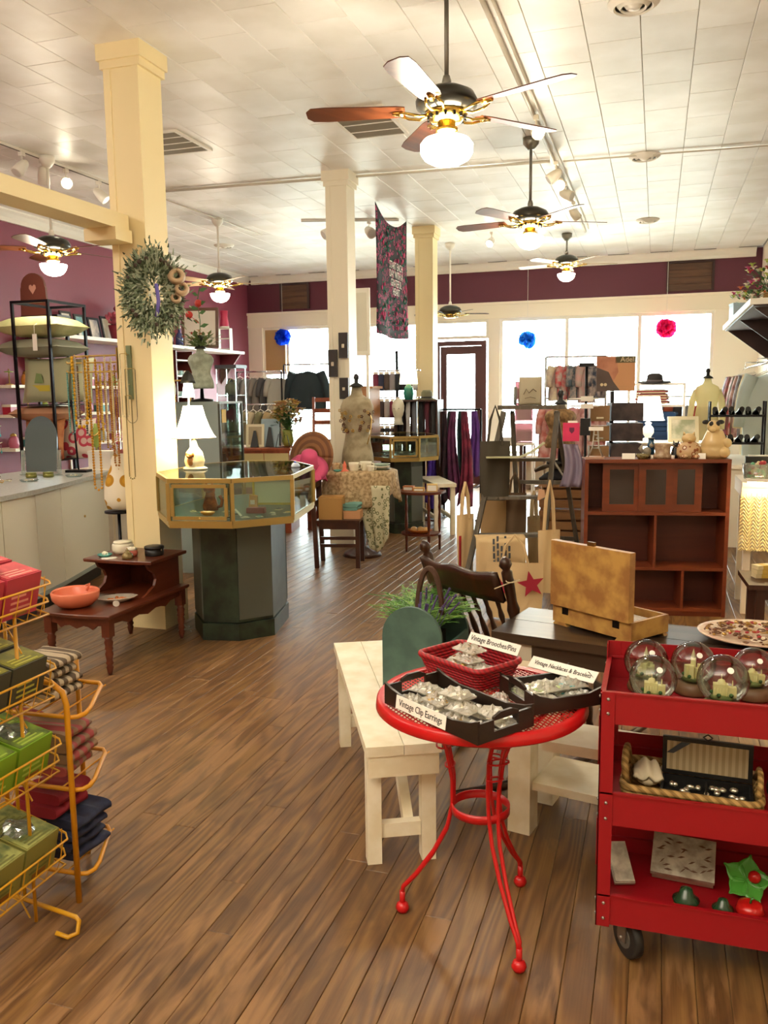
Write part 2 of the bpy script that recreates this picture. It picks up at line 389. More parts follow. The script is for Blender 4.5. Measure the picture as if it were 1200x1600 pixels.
window('window_1', -7.25, -3.98, .55, 2.93, [-6.75, -5.4], None)
window('window_2', -2.66, .87, .55, 2.93, [-1.5, -.3], None)
window('window_3', -3.86, -2.86, 2.6, 2.93, [])
# beige return board in the left bay
struct(MB().bx(-7.19, -6.78, Y1-.02, Y1+.015, 2.1, 2.88), 'trim_6', mat('tan_board', 'b99867', .7))
struct(MB().bx(-7.2, -6.75, Y1-.04, Y1+.02, 2.04, 2.10), 'trim_7', white)
dbrown = mat('dark_door_paint', '4c1f22', .4)
d = struct(MB().bx(-3.83, -3.74, Y1-.05, YF-.01, 0, 2.56).bx(-2.98, -2.89, Y1-.05, YF-.01, 0, 2.56).bx(-3.74, -2.98, Y1-.05, YF-.01, 2.48, 2.56), 'door_1', dbrown)
MB().bx(-3.73, -3.62, Y1, Y1+.05, 0, 2.47).bx(-3.1, -2.99, Y1, Y1+.05, 0, 2.47).bx(-3.62, -3.1, Y1, Y1+.05, 2.33, 2.47).bx(-3.62, -3.1, Y1, Y1+.05, 0, .4).build('door_leaf', dbrown, d)
MB().bx(-3.62, -3.1, Y1+.02, Y1+.028, .4, 2.33).build('pane', clear, d)
MB().cyl((-3.05, Y1-.06, 1.05), (-3.05, Y1-.06, 1.35), .012).cyl((-3.05, Y1-.06, 1.05), (-3.05, Y1, 1.05), .01).cyl((-3.05, Y1-.06, 1.35), (-3.05, Y1, 1.35), .01).build('door_handle', chromem, d)
# boarded vent openings in the maroon band
bw = mat('old_board', '6a4a34', .7, kind='wood', c2='4a3226', axis='X')
for i, (px, w_) in enumerate(((461, .52), (1078, .66))):
    p = at(px, 467 if i == 0 else 446, Y=Y1)
    t = thing('vent_cover', ['brown boarded cover on the maroon band above the left shop window', 'brown boarded cover on the maroon band above the right shop window'][i], 'vent cover', (p.x, Y1, 3.25))
    for k in range(4): MB().bx(-w_/2, w_/2, -.025, -.001, k*.11+.01, k*.11+.115).build('board', bw, t)
    MB().bx(-w_/2-.04, w_/2+.04, -.04, -.001, .45, .48).bx(-w_/2-.04, -w_/2, -.04, -.001, 0, .45).bx(w_/2, w_/2+.04, -.04, -.001, 0, .45).build('frame', mat('dark_frame', '3a2422', .6), t)
# ground outside
struct(MB().bx(-30, 25, YF+.3, 60, -.2, -.1), 'ground', mat('pavement', 'b8b4ac', .9))
# columns
for i, (x0, y0, w_) in enumerate(((-3.5, 5.03, .26), (-3.29, 8.42, .23), (-3.2, 11.5, .25))):
    n = ['trim_8', 'trim_9', 'trim_10'][i]
    cc = mat('pale_column_paint', 'f2ebd6', .45, bump=.06, scale=10) if i == 1 else mat('column_paint', 'f0dfae', .45, bump=.06, scale=10)
    b = MB().bx(x0, x0+w_, y0, y0+w_, 0, ZC)
    for dx in (0, w_-.05): b.bx(x0+dx, x0+dx+.05, y0-.012, y0, .28, ZC-.14)       # raised edge boards
    b.bx(x0+.05, x0+w_-.05, y0-.006, y0, .28, ZC-.14)
    col = struct(b, n, cc)
    MB().bx(x0-.035, x0+w_+.035, y0-.035, y0+w_+.035, ZC-.10, ZC).bx(x0-.02, x0+w_+.02, y0-.02, y0+w_+.02, ZC-.15, ZC-.10).build('capital', cc, col)
    MB().bx(x0-.02, x0+w_+.02, y0-.025, y0+w_+.02, 0, .25).build('plinth', cc, col)
# beam from the first column towards the front
struct(MB().bx(-3.55, -3.35, YB, 5.0, 2.70, 2.80).bx(-3.57, -3.33, 4.82, 5.0, 2.62, 2.70), 'trim_11', mat('beam_paint', 'f0dfae', .45))
# ================================================================ CEILING
bronze = mat('dark_bronze', '3b3a34', .3, .6); rodm = mat('grey_rod', '8d8a80', .35, .7)
bladem = mat('walnut_blade', '6b3a20', .4, kind='wood', c2='4a2513', axis='X'); bladew = mat('pale_blade', 'b79a78', .4, kind='wood', c2='9c8160', axis='X')
brassb = mat('polished_brass', 'd8b45a', .2, 1.0)
def fan(label, x, y, zm, R=.74, ang=0, lit=True, gm=None, bm=bladem, rod=rodm, n=5, group=None, body=bronze, ring=brassb, big=False):
    t = thing('ceiling_fan', label, 'fan', (x, y, zm), ang, group)
    top = ZC-zm
    MB().lathe([(.0, top), (.075, top), (.07, top-.05), (.03, top-.10), (0, top-.10)]).build('canopy', rod, t)
    MB().cyl((0, 0, .11), (0, 0, top-.06), .013, n=10).lathe([(.024, .10), (.026, .14), (.018, .17)], n=10).build('downrod', rod, t)
    MB().lathe([(.03, .115), (.09, .105), (.15, .075), (.172, .035), (.168, .005), (.13, -.02), (0, -.02)], n=28).build('motor_housing', body, t)
    r = MB().lathe([(.12, -.02), (.115, -.035), (.08, -.075), (0, -.075)], n=24); rg = r.build('vent_ring', ring, t)
    s = MB()
    for k in range(14):
        a = 2*PI*k/14; s.box((.104*math.cos(a), .104*math.sin(a), -.048), (.012, .014, .03), a)
    s.build('slots', blackm, rg, kind='stuff')
    for k in range(n):
        a = 2*PI*k/n; ca, sa = math.cos(a), math.sin(a); A = Matrix.Rotation(a, 4, 'Z')
        q = MB(); pts1 = [(.09, .0, -.03), (.15, .035, -.045), (.21, .045, -.035), (.26, .03, -.02)]
        for sg in (1, -1): q.tube([A @ Vector((p[0], p[1]*sg, p[2])) for p in pts1], .008, 6)
        q.tube([A @ Vector(p) for p in ((.24, 0, -.018), (.30, 0, -.016))], [.02, .012], 6)
        br = q.build('blade_bracket', ring, t)
        T = A @ Matrix.Translation((.23, 0, -.012)) @ Matrix.Rotation(math.radians(11), 4, 'X')
        L_ = R-.23; outline = [(0, -.048), (.05, -.058), (L_*.8, -.072), (L_-.03, -.066), (L_, -.03), (L_, .03), (L_-.03, .066), (L_*.8, .072), (.05, .058), (0, .048)]
        MB().prism(outline, 0, .006, T).build('blade', bm, t)
    if lit is None: return t
    MB().lathe([(0, -.075), (.05, -.075), (.048, -.10), (.062, -.105), (.062, -.125), (.045, -.13), (.045, -.15), (0, -.15)], n=18).build('light_fitter', ring, t)
    if big: pr = [(.045, -.145), (.085, -.15), (.125, -.165), (.148, -.195), (.146, -.235), (.122, -.27), (.08, -.292), (.035, -.302), (0, -.304)]
    else: pr = [(.045, -.145), (.09, -.147), (.125, -.152), (.125, -.165), (.115, -.195), (.09, -.23), (.055, -.25), (.02, -.258), (0, -.258)]
    MB().lathe(pr, n=16).build('glass_globe', warmglobe, t)
    return t
def lat(x, y): return math.atan2(y, x)-PI/2
fan('brown-bladed ceiling fan with a big round glowing globe', -1.15, 4.8, 3.17, .78, lat(-1.15, 4.8)+.62, big=True)
fan('lit ceiling fan on a dark rod beside the middle ceiling conduit', -1.14, 8.0, 3.17, .72, lat(-1.14, 8)+.3)
fan('far ceiling fan with thin pale blades and lit bowl before the maroon band', -1.29, 12.76, 3.47, .74, lat(-1.29, 12.76)+.25, bm=bladew)
fan('ceiling fan on a white rod beside the evergreen wreath, lit bowl', -5.42, 10.05, 3.09, .66, lat(-5.42, 10.05)+.1, bm=bladew, rod=white)
fan('ceiling fan with lit bowl above the stacked pillows', -5.55, 7.0, 3.04, .74, lat(-5.55, 7)+.55, rod=white)
fan('unlit dark ceiling fan above the shop door', -3.04, 12.9, 2.85, .60, lat(-3.04, 12.9)+.2, lit=None, rod=white, bm=mat('grey_blade', '5a5652', .5))
# vents and diffusers
def vent(label, x0, x1, y0, y1):
    t = thing('ceiling_vent', label, 'vent', ((x0+x1)/2, (y0+y1)/2, ZC-.014)); a = (x1-x0)/2; b_ = (y1-y0)/2
    MB().bx(-a+.02, a-.02, -b_+.02, b_-.02, .002, .012).build('backing', mat('vent_dark', '6a675c', .7), t)
    MB().bx(-a, a, -b_, -b_+.03, -.006, .012).bx(-a, a, b_-.03, b_, -.006, .012).bx(-a, -a+.03, -b_+.03, b_-.03, -.006, .012).bx(a-.03, a, -b_+.03, b_-.03, -.006, .012).build('frame', white, t)
    for k in (-.5, 0, .5): MB().bx(-a+.03, a-.03, k*b_-.008, k*b_+.008, -.006, .004).build('divider', white, t)
    s = MB(); q = -b_+.04
    while q < b_-.03: s.beam((-a+.03, q, 0), (a-.03, q, 0), .012, .002, (0, .6, 1)); q += .018
    s.build('louvre', mat('vent_grey', '9a968a', .6), t, kind='stuff')
vent('louvred ceiling vent between the first column and the nearest fan', -2.62, -2.12, 6.68, 7.45)
vent('louvred ceiling vent just right of the first column', -4.5, -3.97, 6.68, 7.32)
for px, py, lb in ((990, 3, 'round ceiling diffuser cut by the top edge of the photo'), (1007, 243, 'round ceiling diffuser in the middle of the right side'), (1012, 343, 'farthest round ceiling diffuser near the maroon band'), (350, 383, 'small round ceiling diffuser behind the rod of the wreath fan')):
    p = at(px, py, z=ZC); t = thing('ceiling_diffuser', lb, 'diffuser', (p.x, p.y, ZC-.005))
    for k, (a, b_) in enumerate(((.15, .115), (.10, .075), (.06, .035))):
        MB().lathe([(b_, -.03-k*.004), (a, -.004), (a, .004), (b_-.01, -.02-k*.004), (b_, -.03-k*.004)], n=24).build('ring', white, t)
    MB().lathe([(0, -.04), (.03, -.036), (.03, -.03), (0, -.03)], n=14).build('centre_disc', white, t)
    MB().lathe([(0, -.002), (.13, -.002), (.13, .004), (0, .004)], n=16).build('throat', mat('vent_dark', '6a675c', .7), t)
# conduits
cond = mat('painted_conduit', 'cfc8b8', .4)
def conduit(pts, label, r=.016):
    b = MB().tube(pts, r, 8); return solo(b, 'conduit', cond, label, 'conduit')
conduit([(-1.03, 3.0, ZC-.02), (-1.02, 12.6, ZC-.02)], 'painted conduit running along the ceiling over the right row of fans')
conduit([(-.97, 3.0, ZC-.018), (-.965, 12.4, ZC-.018)], 'thinner painted conduit alongside the main ceiling conduit', .01)
conduit([(-5.4, 8.47, ZC-.02), (-1.06, 8.75, ZC-.02)], 'painted conduit crossing the ceiling beside the second column')
conduit([(-.94, 8.8, ZC-.02), (1.5, 8.95, ZC-.02)], 'painted conduit crossing the ceiling to the right wall', .009)
conduit([(-5.42, 8.5, ZC-.02), (-5.35, 11.2, ZC-.02)], 'painted conduit leading to the wreath fan', .009)
# tracks and heads
bulb = lampmat('track_bulb', 'fff0d0', 60)
def track(x0, y0, x1, y1, label):
    t = thing('lighting_track', label, 'lighting track', (x0, y0, ZC-.024)); MB().beam((0, 0, .01), (x1-x0, y1-y0, .01), .035, .022).build('rail', white, t)
    MB().beam((.0, 0, -.003), (x1-x0, y1-y0, -.003), .012, .004).build('groove', mat('vent_dark', '6a675c', .7), t); return t
def head(x, y, d, label, lit=False, L_=.15, r=.045, m_=None):
    t = thing('track_spotlight', label, 'spotlight', (x, y, ZC-.03)); d = Vector(d).normalized()
    m_ = m_ or white
    MB().box((0, 0, -.015), (.04, .05, .035)).cyl((0, 0, -.03), (0, 0, -.10), .008, n=8).build('mount', m_, t)
    c = Vector((0, 0, -.12)); p = c-d*L_*.4; q = c+d*L_*.6
    MB().tube([p, p+d*.02, p+d*L_*.45, q], [r*.45, r*.75, r, r*1.12], 16).build('shade', m_, t)
    MB().tube([q-d*.004, q+d*.003], [r*.9, r*.9], 14).build('lamp', bulb if lit else mat('unlit_bulb', 'dcdad0', .2), t)
track(-5.62, 4.4, -5.58, 8.6, 'white lighting track on the ceiling at the left')
vw = Vector((5.6, -7.3, -1.6))
for i, (y, d, lb, lt) in enumerate(((6.72, (-.2, -.6, -.7), 'white spotlight leftmost on the left lighting track', False), (7.0, (-.2, .3, -1), 'thin white spotlight beside the lit one on the left track', False), (7.33, (.6, -.7, -.35), 'glowing spotlight facing the room on the left track', True), (7.85, (.7, .2, -.7), 'white spotlight nearest the first column on the left track', False))):
    head(-5.6, y, d, lb, lt, .16, .05)
track(-4.45, 10.5, -3.25, 10.9, 'white lighting track between the second column and the banner')
head(-4.1, 10.62, (-.6, -.6, -.5), 'left white spotlight on the track behind the second column', False, .18, .06)
head(-3.62, 10.78, (.6, -.7, -.5), 'right white spotlight on the track behind the second column', False, .18, .06)
for i, (y, d, lb, lt) in enumerate(((7.3, (.3, -.8, -.4), 'small lit spotlight just behind the nearest fan blade', True), (8.75, (-.8, -.2, -.6), 'pale spotlight aimed left on the middle ceiling conduit', False), (9.1, (.1, -.9, -.5), 'lit spotlight above the second fan on the conduit', True), (9.6, (.8, -.3, -.4), 'pale spotlight aimed right above the second fan', False), (10.6, (.5, .5, -.6), 'farthest spotlight on the middle ceiling conduit', False))):
    head(-1.0, y, d, lb, lt, .15, .05, cream)
p = at(768, 380, z=3.7); head(p.x, p.y, (-.2, -.8, -.6), 'lit spotlight beside the unlit fan above the door', True, .14, .05)
# banner
t = thing('banner', 'black floral fabric banner with white lettering hung from the ceiling', 'banner', (-3.24, 9.88, 2.36))
bm_ = mat('banner_floral', '1d1622', .8, kind='blob', c2='b03a78', c3='2e6a5c', scale=20)
bm_ = mat('banner_cloth', '241a2a', .8, kind='blob', c2='15111c', c3='a83262', scale=17)
def bf(u, v): return (.03*math.sin(u*9+v*2)*(1-v*.8)+.05*u, 1.2*u, v*(1.52-.17*math.sin(PI*u)*v**3)-.03*math.sin(PI*u)*(1-v))
MB().grid(bf, 20, 14, .004).build('cloth', bm_, t)
vine = MB(); 
for k in range(90):
    u = random.uniform(.08, .92); v = random.uniform(.05, .92)
    if .28 < u < .75 and .33 < v < .62: continue
    p = Vector(bf(u, v))+V(.012, 0, 0); a = random.uniform(0, PI)
    vine.tube([p, p+V(.004, math.cos(a)*.03, math.sin(a)*.03), p+V(0, math.cos(a)*.07, math.sin(a)*.07)], [.004, .012, .002], 5)
vine.build('leaf_print', mat('banner_green', '2f7a68', .8), t, kind='stuff')
fl_ = MB()
for k in range(46):
    u = random.choice([random.uniform(.1, .26), random.uniform(.76, .92), random.uniform(.3, .7)]); v = random.uniform(.08, .9)
    if .28 < u < .75 and .33 < v < .62: continue
    fl_.sph(Vector(bf(u, v))+V(.01, 0, 0), (.006, .03, .03), 7, 4)
fl_.build('flower_print', mat('banner_pink', 'b82c62', .8), t, kind='stuff')
for k, s_ in enumerate(('START EACH', 'DAY WITH A', 'GRATEFUL', 'HEART')):
    v = .605-.075*k; text(s_, .13, paper, t, (.075, .6, v*1.4), (PI/2, 0, PI/2), w=.75)
# tissue pom-poms
def pompom(px, py, Y, r, m_, label):
    p = at(px, py, Y=Y); t = thing('tissue_pom_pom', label, 'pom-pom', p)
    b = MB()
    for k in range(46):
        d = Vector((random.gauss(0, 1), random.gauss(0, 1), random.gauss(0, 1))).normalized(); a = d.orthogonal().normalized(); e = d.cross(a)
        q = [d*r*.15]
        n = 7; ring = [d*r*random.uniform(.8, 1.02)+(a*math.cos(2*PI*j/n)+e*math.sin(2*PI*j/n))*r*random.uniform(.3, .5) for j in range(n)]
        b.add(q+ring, [(0, j+1, (j+1) % n+1) for j in range(n)])
    b.build('petals', m_, t, kind='stuff')
    MB().cyl((0, 0, r*.8), (0, 0, ZC-p.z), .003, n=4).build('string', paper, t)
pompom(442, 527, 14.9, .155, sheer('blue_tissue', '2a62f0', .55), 'royal blue tissue pom-pom hanging at the left shop window')
pompom(824, 531, 14.9, .15, sheer('azure_tissue', '3c9cf0', .55), 'lighter blue tissue pom-pom hanging beside the door in the right window')
pompom(1041, 513, 14.9, .16, sheer('pink_tissue', 'ff3c96', .55), 'hot pink tissue pom-pom hanging in the right window')
# ================================================================ FOREGROUND RIGHT
wb = mat('aged_white_paint', 'f4eed8', .45, kind='noise', c2='e6dcbe', scale=9)
darktop = mat('dark_stained_top', '4a3a2a', .28, kind='wood', c2='2a2019', axis='X', scale=7)
RT = mat('red_table_enamel', 'c01418', .3)
# --- bistro table
BT = V(-.467, 2.37, 0); ZT = .72
t = thing('bistro_table', 'round red metal bistro table with perforated top carrying three sign-marked trays', 'table', BT)
R = .308
b = MB()
for k in range(-38, 39):
    for sg in (1, -1):
        o_ = k*.0135; q = math.sqrt(max(0, (R-.01)**2-min(o_**2, (R-.01)**2)))
        if q < .01: continue
        A = Matrix.Rotation(math.radians(62)*sg+.3, 4, 'Z'); z_ = ZT-.002-(.0015 if sg > 0 else 0)
        b.bx(-q, q, o_-.0019, o_+.0019, z_-.001, z_+.0006, A)
b.build('perforated_top', RT, t, kind='stuff')
MB().lathe([(R-.022, ZT+.001), (R-.008, ZT+.006), (R, ZT-.002), (R+.003, ZT-.026), (R-.001, ZT-.03), (R-.004, ZT-.012), (R-.022, ZT-.005), (R-.022, ZT+.001)], n=64).build('rim', RT, t)
feet = [V(.147, -.19, 0), V(-.235, -.02, 0), V(.088, .225, 0)]
for f in feet:
    d = f.normalized(); s_ = V(-d.y, d.x, 0); b = MB()
    for sg in (-1, 1):
        P_ = [d*.243+V(0, 0, .045), d*.240+V(0, 0, .085)+s_*sg*.003, d*.20+V(0, 0, .13)+s_*sg*.006, d*.145+V(0, 0, .21)+s_*sg*.009, d*.10+V(0, 0, .30)+s_*sg*.012, d*.083+V(0, 0, .38)+s_*sg*.015,
              d*.083+V(0, 0, .46)+s_*sg*.018, d*.10+V(0, 0, .56)+s_*sg*.024, d*.145+V(0, 0, .65)+s_*sg*.03, d*.20+V(0, 0, .70)+s_*sg*.035]
        b.tube(P_, .0065, 7)
    lg = b.build('leg', RT, t)
    MB().cyl(d*.243+V(0, 0, .02), d*.243+V(0, 0, .07), .009, n=8).lathe([(0, 0), (.016, .002), (.022, .014), (.017, .028), (.008, .034), (0, .036)], c=d*.243, n=14).build('foot', RT, lg)
    for h_, r_ in ((.50, .016), (.56, .022), (.62, .026)):
        k = d*(.092+.35*max(0, h_-.5)); MB().tube([k+V(0, 0, h_)+s_*(r_+.01)*math.cos(a)+d*r_*.9*math.sin(a) for a in [2*PI*i/12 for i in range(12)]], .003, 5, closed=True).build('scroll', RT, lg)
MB().lathe([(.083, .36), (.088, .36), (.088, .385), (.083, .385), (.083, .36)], n=32).build('waist_ring', RT, t)
MB().lathe([(.19, .69), (.197, .69), (.197, .70), (.19, .70), (.19, .69)], n=32).build('top_ring', RT, t)
# --- trays on it
traym = mat('dark_tray_wood', '2e2016', .4, kind='wood', c2='1c130d', axis='X')
def quad_frame(A, B): d = (B-A); return math.atan2(d.y, d.x), d.length
def tray(label, c, L_, Wd, rz, h=.05):
    t = thing('wooden_tray', label, 'tray', c, rz); a = L_/2; w = Wd/2; th = .008
    MB().bx(-a, a, -w, w, 0, .006).build('tray_base', traym, t)
    for sg in (-1, 1):
        y0 = sg*w; M_ = Matrix.Translation((0, y0-(th if sg > 0 else 0), .006)) @ Matrix(((1,0,0,0),(0,0,1,0),(0,1,0,0),(0,0,0,1)))
        pts = [(-a, 0), (a, 0), (a, h*1.25), (a*.85, h), (a*.5, h*.72), (-a*.5, h*.72), (-a*.85, h), (-a, h*1.25)]
        MB().prism(pts, 0, th, M_).build('long_side', traym, t)
        # ends with hand holes: frame around a slot
        x0 = sg*a-(th if sg > 0 else 0); b = MB(); yy = w-th-.0005
        b.bx(x0, x0+th, -yy, yy, .006, .022).bx(x0, x0+th, -yy, -.045, .022, h*1.2).bx(x0, x0+th, .045, yy, .022, h*1.2)
        b.prism([(-.045, h*1.0), (.045, h*1.0), (.045, h*1.2), (.02, h*1.42), (-.02, h*1.42), (-.045, h*1.2)], 0, th, Matrix.Translation((x0, 0, .006)) @ Matrix(((0,0,1,0),(1,0,0,0),(0,1,0,0),(0,0,0,1))))
        b.build('handle_end', traym, t)
    return t
bagm = glass('plastic_bag', 'f6f3e8', .13, .15, body=.30)
def bag(c, sx, sy, rz, label, contents, group, tilt=(0, 0), seed=0):
    rn = random.Random(seed); t = thing('plastic_bag', label, 'bag', c, rz, group); t.rotation_euler = (tilt[0], tilt[1], rz)
    ph = rn.uniform(0, 6)
    def top(u, v):
        e = (math.sin(PI*u)*math.sin(PI*v))**.5 if 0 < u < 1 and 0 < v < 1 else 0
        return ((u-.5)*sx, (v-.5)*sy, .004+e*(.014+.007*math.sin(u*17+ph)*math.sin(v*13+ph*2)+.004*math.sin(u*31+v*23+ph)))
    b = MB().grid(top, 12, 10, 0, False); b.grid(lambda u, v: ((u-.5)*sx, (.5-v)*sy, .001), 1, 1)
    b.build('film', bagm, t)
    MB().bx(-sx/2, sx/2, sy/2-.006, sy/2-.003, .004, .006).build('zip_strip', mat('zip_strip', 'd8e4e0', .4), t)
    k = MB()
    for i in range(9):
        x, y = rn.uniform(-.36, .36)*sx, rn.uniform(-.36, .3)*sy; r_ = rn.uniform(.005, .011)
        k.sph((x, y, .008), (r_, r_, r_*.5), 7, 4)
        if i % 3 == 0: k.tube([(x+.012*math.cos(q*PI/4), y+.012*math.sin(q*PI/4), .008) for q in range(8)], .002, 5, closed=True)
    k.build('jewellery', contents, t, kind='stuff')
    return t
silv = mat('silver_trinkets', 'd8d2bc', .25, .8); goldt = mat('gold_trinkets', 'caa860', .3, .8); aqua = mat('aqua_beads', '4f9aa0', .3); greeny = mat('pale_green_beads', 'a8bc88', .35); rosy = mat('rose_trinkets', 'a4604c', .35, .3)
t1r = math.radians(-35); T1 = V(-.50, 2.19, ZT+.007)
tr = tray('dark wooden tray of clip earrings at the front of the red table', T1, .385, .205, t1r, .045)
sg = thing('sign_card', 'white card reading Vintage Clip Earrings on the front tray', 'sign', T1 + Matrix.Rotation(t1r, 3, 'Z') @ V(-.03, -.1045, .006), t1r)
sg.rotation_euler = (math.radians(-8), 0, t1r)
MB().bx(-.105, .105, -.0035, -.002, -.002, .036).build('card', paper, sg); text('Vintage Clip Earrings', .027, ink, sg, (0, -.004, .017), (PI/2, 0, 0), w=.80)
RM = Matrix.Rotation(t1r, 3, 'Z'); k = 0
for i, (x, y, z, c_) in enumerate(((-.135, -.045, 0, silv), (-.045, -.045, .0, silv), (.045, -.045, 0, goldt), (.135, -.045, 0, silv), (-.13, .04, 0, greeny), (-.04, .04, 0, silv), (.05, .04, 0, goldt), (.135, .04, 0, silv), (-.13, 0, .024, silv), (-.04, -.03, .024, goldt), (.05, -.02, .024, silv), (-.03, .035, .024, goldt), (.125, .02, .024, silv), (-.0, .0, .047, silv))):
    p = T1 + RM @ V(x, y, .008+z)
    wd = ['first', 'second', 'third', 'fourth', 'fifth']
    lb = 'bag of clip earrings, '+(wd[i]+' from the left in the sign-side row of the front tray' if i < 4 else wd[i-4]+' from the left in the back row of the front tray' if i < 8 else wd[i-8]+' from the left on top of the front tray heap' if i < 13 else 'topmost on the heap in the front tray')
    bag(p, .085, .062, t1r+random.uniform(-.25, .25), lb, c_, 'clip earring bags in the front tray', seed=i)
t2r = math.radians(-33); T2 = V(-.262, 2.39, ZT+.007); t2r = math.radians(38)
tr = tray('dark wooden tray of necklaces at the right of the red table', T2, .235, .20, t2r, .045)
R2 = Matrix.Rotation(t2r, 3, 'Z')
for i, (x, y, z, c_) in enumerate(((-.055, -.045, 0, greeny), (.055, -.045, 0, aqua), (-.055, .045, 0, greeny), (.055, .045, 0, aqua), (-.03, .0, .024, greeny), (.05, .0, .024, aqua))):
    bag(T2+R2 @ V(x, y, .008+z), .10, .08, t2r+random.uniform(-.1, .1), ['clear bag of green beads at the left front of the right tray', 'clear bag of aqua beads at the right front of the right tray', 'clear bag of green beads at the back left of the right tray', 'clear bag of aqua beads at the back right of the right tray', 'clear bag of green beads lying on top in the right tray', 'clear bag of aqua beads lying on top in the right tray'][i], c_, 'necklace bags in the right tray', seed=40+i)
cd = at(893, 1034, z=.82)
sg = thing('sign_card', 'white card reading Vintage Necklaces and Bracelets on the right tray', 'sign', T2+V(.02, .085, .06), math.radians(-35)); sg.rotation_euler = (math.radians(-50), 0, math.radians(-28))
MB().bx(-.115, .115, -.0015, 0, -.02, .02).build('card', paper, sg); text('Vintage Necklaces & Bracelets', .021, ink, sg, (0, -.0025, 0), (PI/2, 0, 0), w=.77)
# red wicker basket
rw = mat('red_wicker', 'a81520', .45, kind='stripe', c2='7c0d16', axis='DIAGONAL', scale=30)
BK = V(-.53, 2.50, ZT+.007); bkr = math.radians(-33)
t = thing('wicker_basket', 'red wicker basket of brooches at the back of the red table', 'basket', BK, bkr)
def rr(a, w, z, r=.03, n=5):
    o = []
    for cx, cy, s0 in ((a-r, w-r, 0), (-a+r, w-r, PI/2), (-a+r, -w+r, PI), (a-r, -w+r, 3*PI/2)):
        o += [V(cx+r*math.cos(s0+q*PI/2/n), cy+r*math.sin(s0+q*PI/2/n), z) for q in range(n+1)]
    return o
MB().bx(-.11, .11, -.075, .075, 0, .006).build('basket_base', rw, t)
b = MB()
for k in range(6): b.tube(rr(.115+.003*k, .08+.003*k, .008+k*.0095), .0052, 6, closed=True)
b.build('woven_wall', rw, t, kind='stuff')
MB().tube(rr(.135, .098, .068), .0095, 8, closed=True).build('basket_rim', rw, t)
b = MB()
for k in range(26):
    a = 2*PI*k/26; u = rr(.135, .098, .068, n=5); P0 = u[int(k*len(u)/26) % len(u)]; b.cyl(P0-V(0, 0, .06)*1-V(P0.x*.17, P0.y*.2, 0), P0, .004, n=5)
b.build('stakes', rw, t, kind='stuff')
R3 = Matrix.Rotation(bkr, 3, 'Z')
for i, (x, y, z, c_) in enumerate(((-.052, -.035, 0, silv), (.052, -.035, 0, rosy), (-.052, .035, 0, goldt), (.052, .035, 0, silv), (-.04, 0, .026, goldt), (.05, .0, .026, silv), (.0, -.01, .05, rosy), (-.01, .01, .074, goldt))):
    bag(BK+R3 @ V(x, y, .01+z), .095, .065, bkr+random.uniform(-.15, .15), ['clear bag of silver brooches at the front left of the red basket', 'clear bag of rosy pins at the front right of the red basket', 'clear bag of gold brooches at the back left of the red basket', 'clear bag of silver pins at the back right of the red basket', 'clear bag of gold pins in the second layer of the red basket', 'clear bag of silver pins in the second layer of the red basket', 'clear bag of rosy pins near the top of the red basket', 'topmost clear bag of gold pins in the red basket'][i], c_, 'brooch bags in the red basket', seed=80+i)
bag(V(-.405, 2.335, ZT+.007), .05, .045, .1, 'small clear bag between the basket and the front tray', rosy, None, (0, 0), 99)
sg = thing('sign_card', 'white card reading Vintage Brooches/Pins across the red basket', 'sign', BK+R3 @ V(.02, .088, .096), bkr); sg.rotation_euler = (math.radians(-35), 0, bkr+.03)
MB().bx(-.105, .105, -.0015, 0, -.018, .018).build('card', paper, sg); text('Vintage Brooches/Pins', .025, ink, sg, (0, -.0025, 0), (PI/2, 0, 0), w=.84)

# --- farm table with dark top
FT = V(-.54, 2.93, 0); fa = math.radians(-12)
t = thing('farm_table', 'dark plank-topped table with thick white legs behind the bistro table', 'table', FT, fa)
for k in range(4):
    w = .0975; MB().bx(0, 1.75, k*w+.001, (k+1)*w-.001, .725, .758 - .0005*(k % 2)).build('plank', darktop, t)
MB().bx(.05, 1.7, .02, .04, .66, .724).bx(.05, 1.7, .35, .37, .66, .724).bx(.05, .07, .04, .35, .66, .724).build('apron', darktop, t)
for x, y in ((.06, .02), (1.6, .02), (.06, .28), (1.6, .28)): MB().bx(x, x+.085, y, y+.085, 0, .724).build('leg', wb, t)
MB().bx(.146, 1.6, .04, .30, .17, .20).build('low_shelf', wb, t)
# white bench pushed in front (seat runs to the right)
t = thing('bench', 'white bench pushed under the front of the dark-topped table', 'bench', (-.33, 2.72, 0), math.radians(-8))
MB().bx(0, .75, 0, .2, .42, .455).build('seat', wb, t)
for x in (.28, .66):
    for y in (.01, .07): MB().bx(x, x+.05, y, y+.05, 0, .42).build('leg', wb, t)
# --- left bench
ba = math.atan2(-.5, 1.07)+PI
BN = V(-.79, 2.62, 0); d = V(-.44, .90, 0).normalized(); s_ = V(d.y, -d.x, 0)
rzb = math.atan2(d.y, d.x)
t = thing('bench', 'white trestle bench carrying the teal fern planter', 'bench', BN, rzb)
LB = 1.22; WBn = .26
for k in range(2): MB().bx(-.06, LB-.06, -.128+k*.129-.0, -.001+k*.129, .415, .45).build('seat_board', wb, t)
MB().bx(-.055, -.03, -.12, .12, .34, .414).build('end_rail', wb, t); MB().bx(1.10, 1.125, -.12, .12, .34, .414).build('end_rail', wb, t)
for x in (0, 1.0):
    for y in (-.12, .07): MB().bx(x, x+.055, y, y+.05, 0, .414).build('leg', wb, t)
    MB().bx(x+.01, x+.045, -.068, .069, .09, .14).build('stretcher', wb, t)
MB().beam((.06, -.03, .12), (.42, -.03, .41), .035, .05).build('brace', wb, t)
MB().beam((.99, -.03, .12), (.64, -.03, .41), .035, .05).build('brace', wb, t)
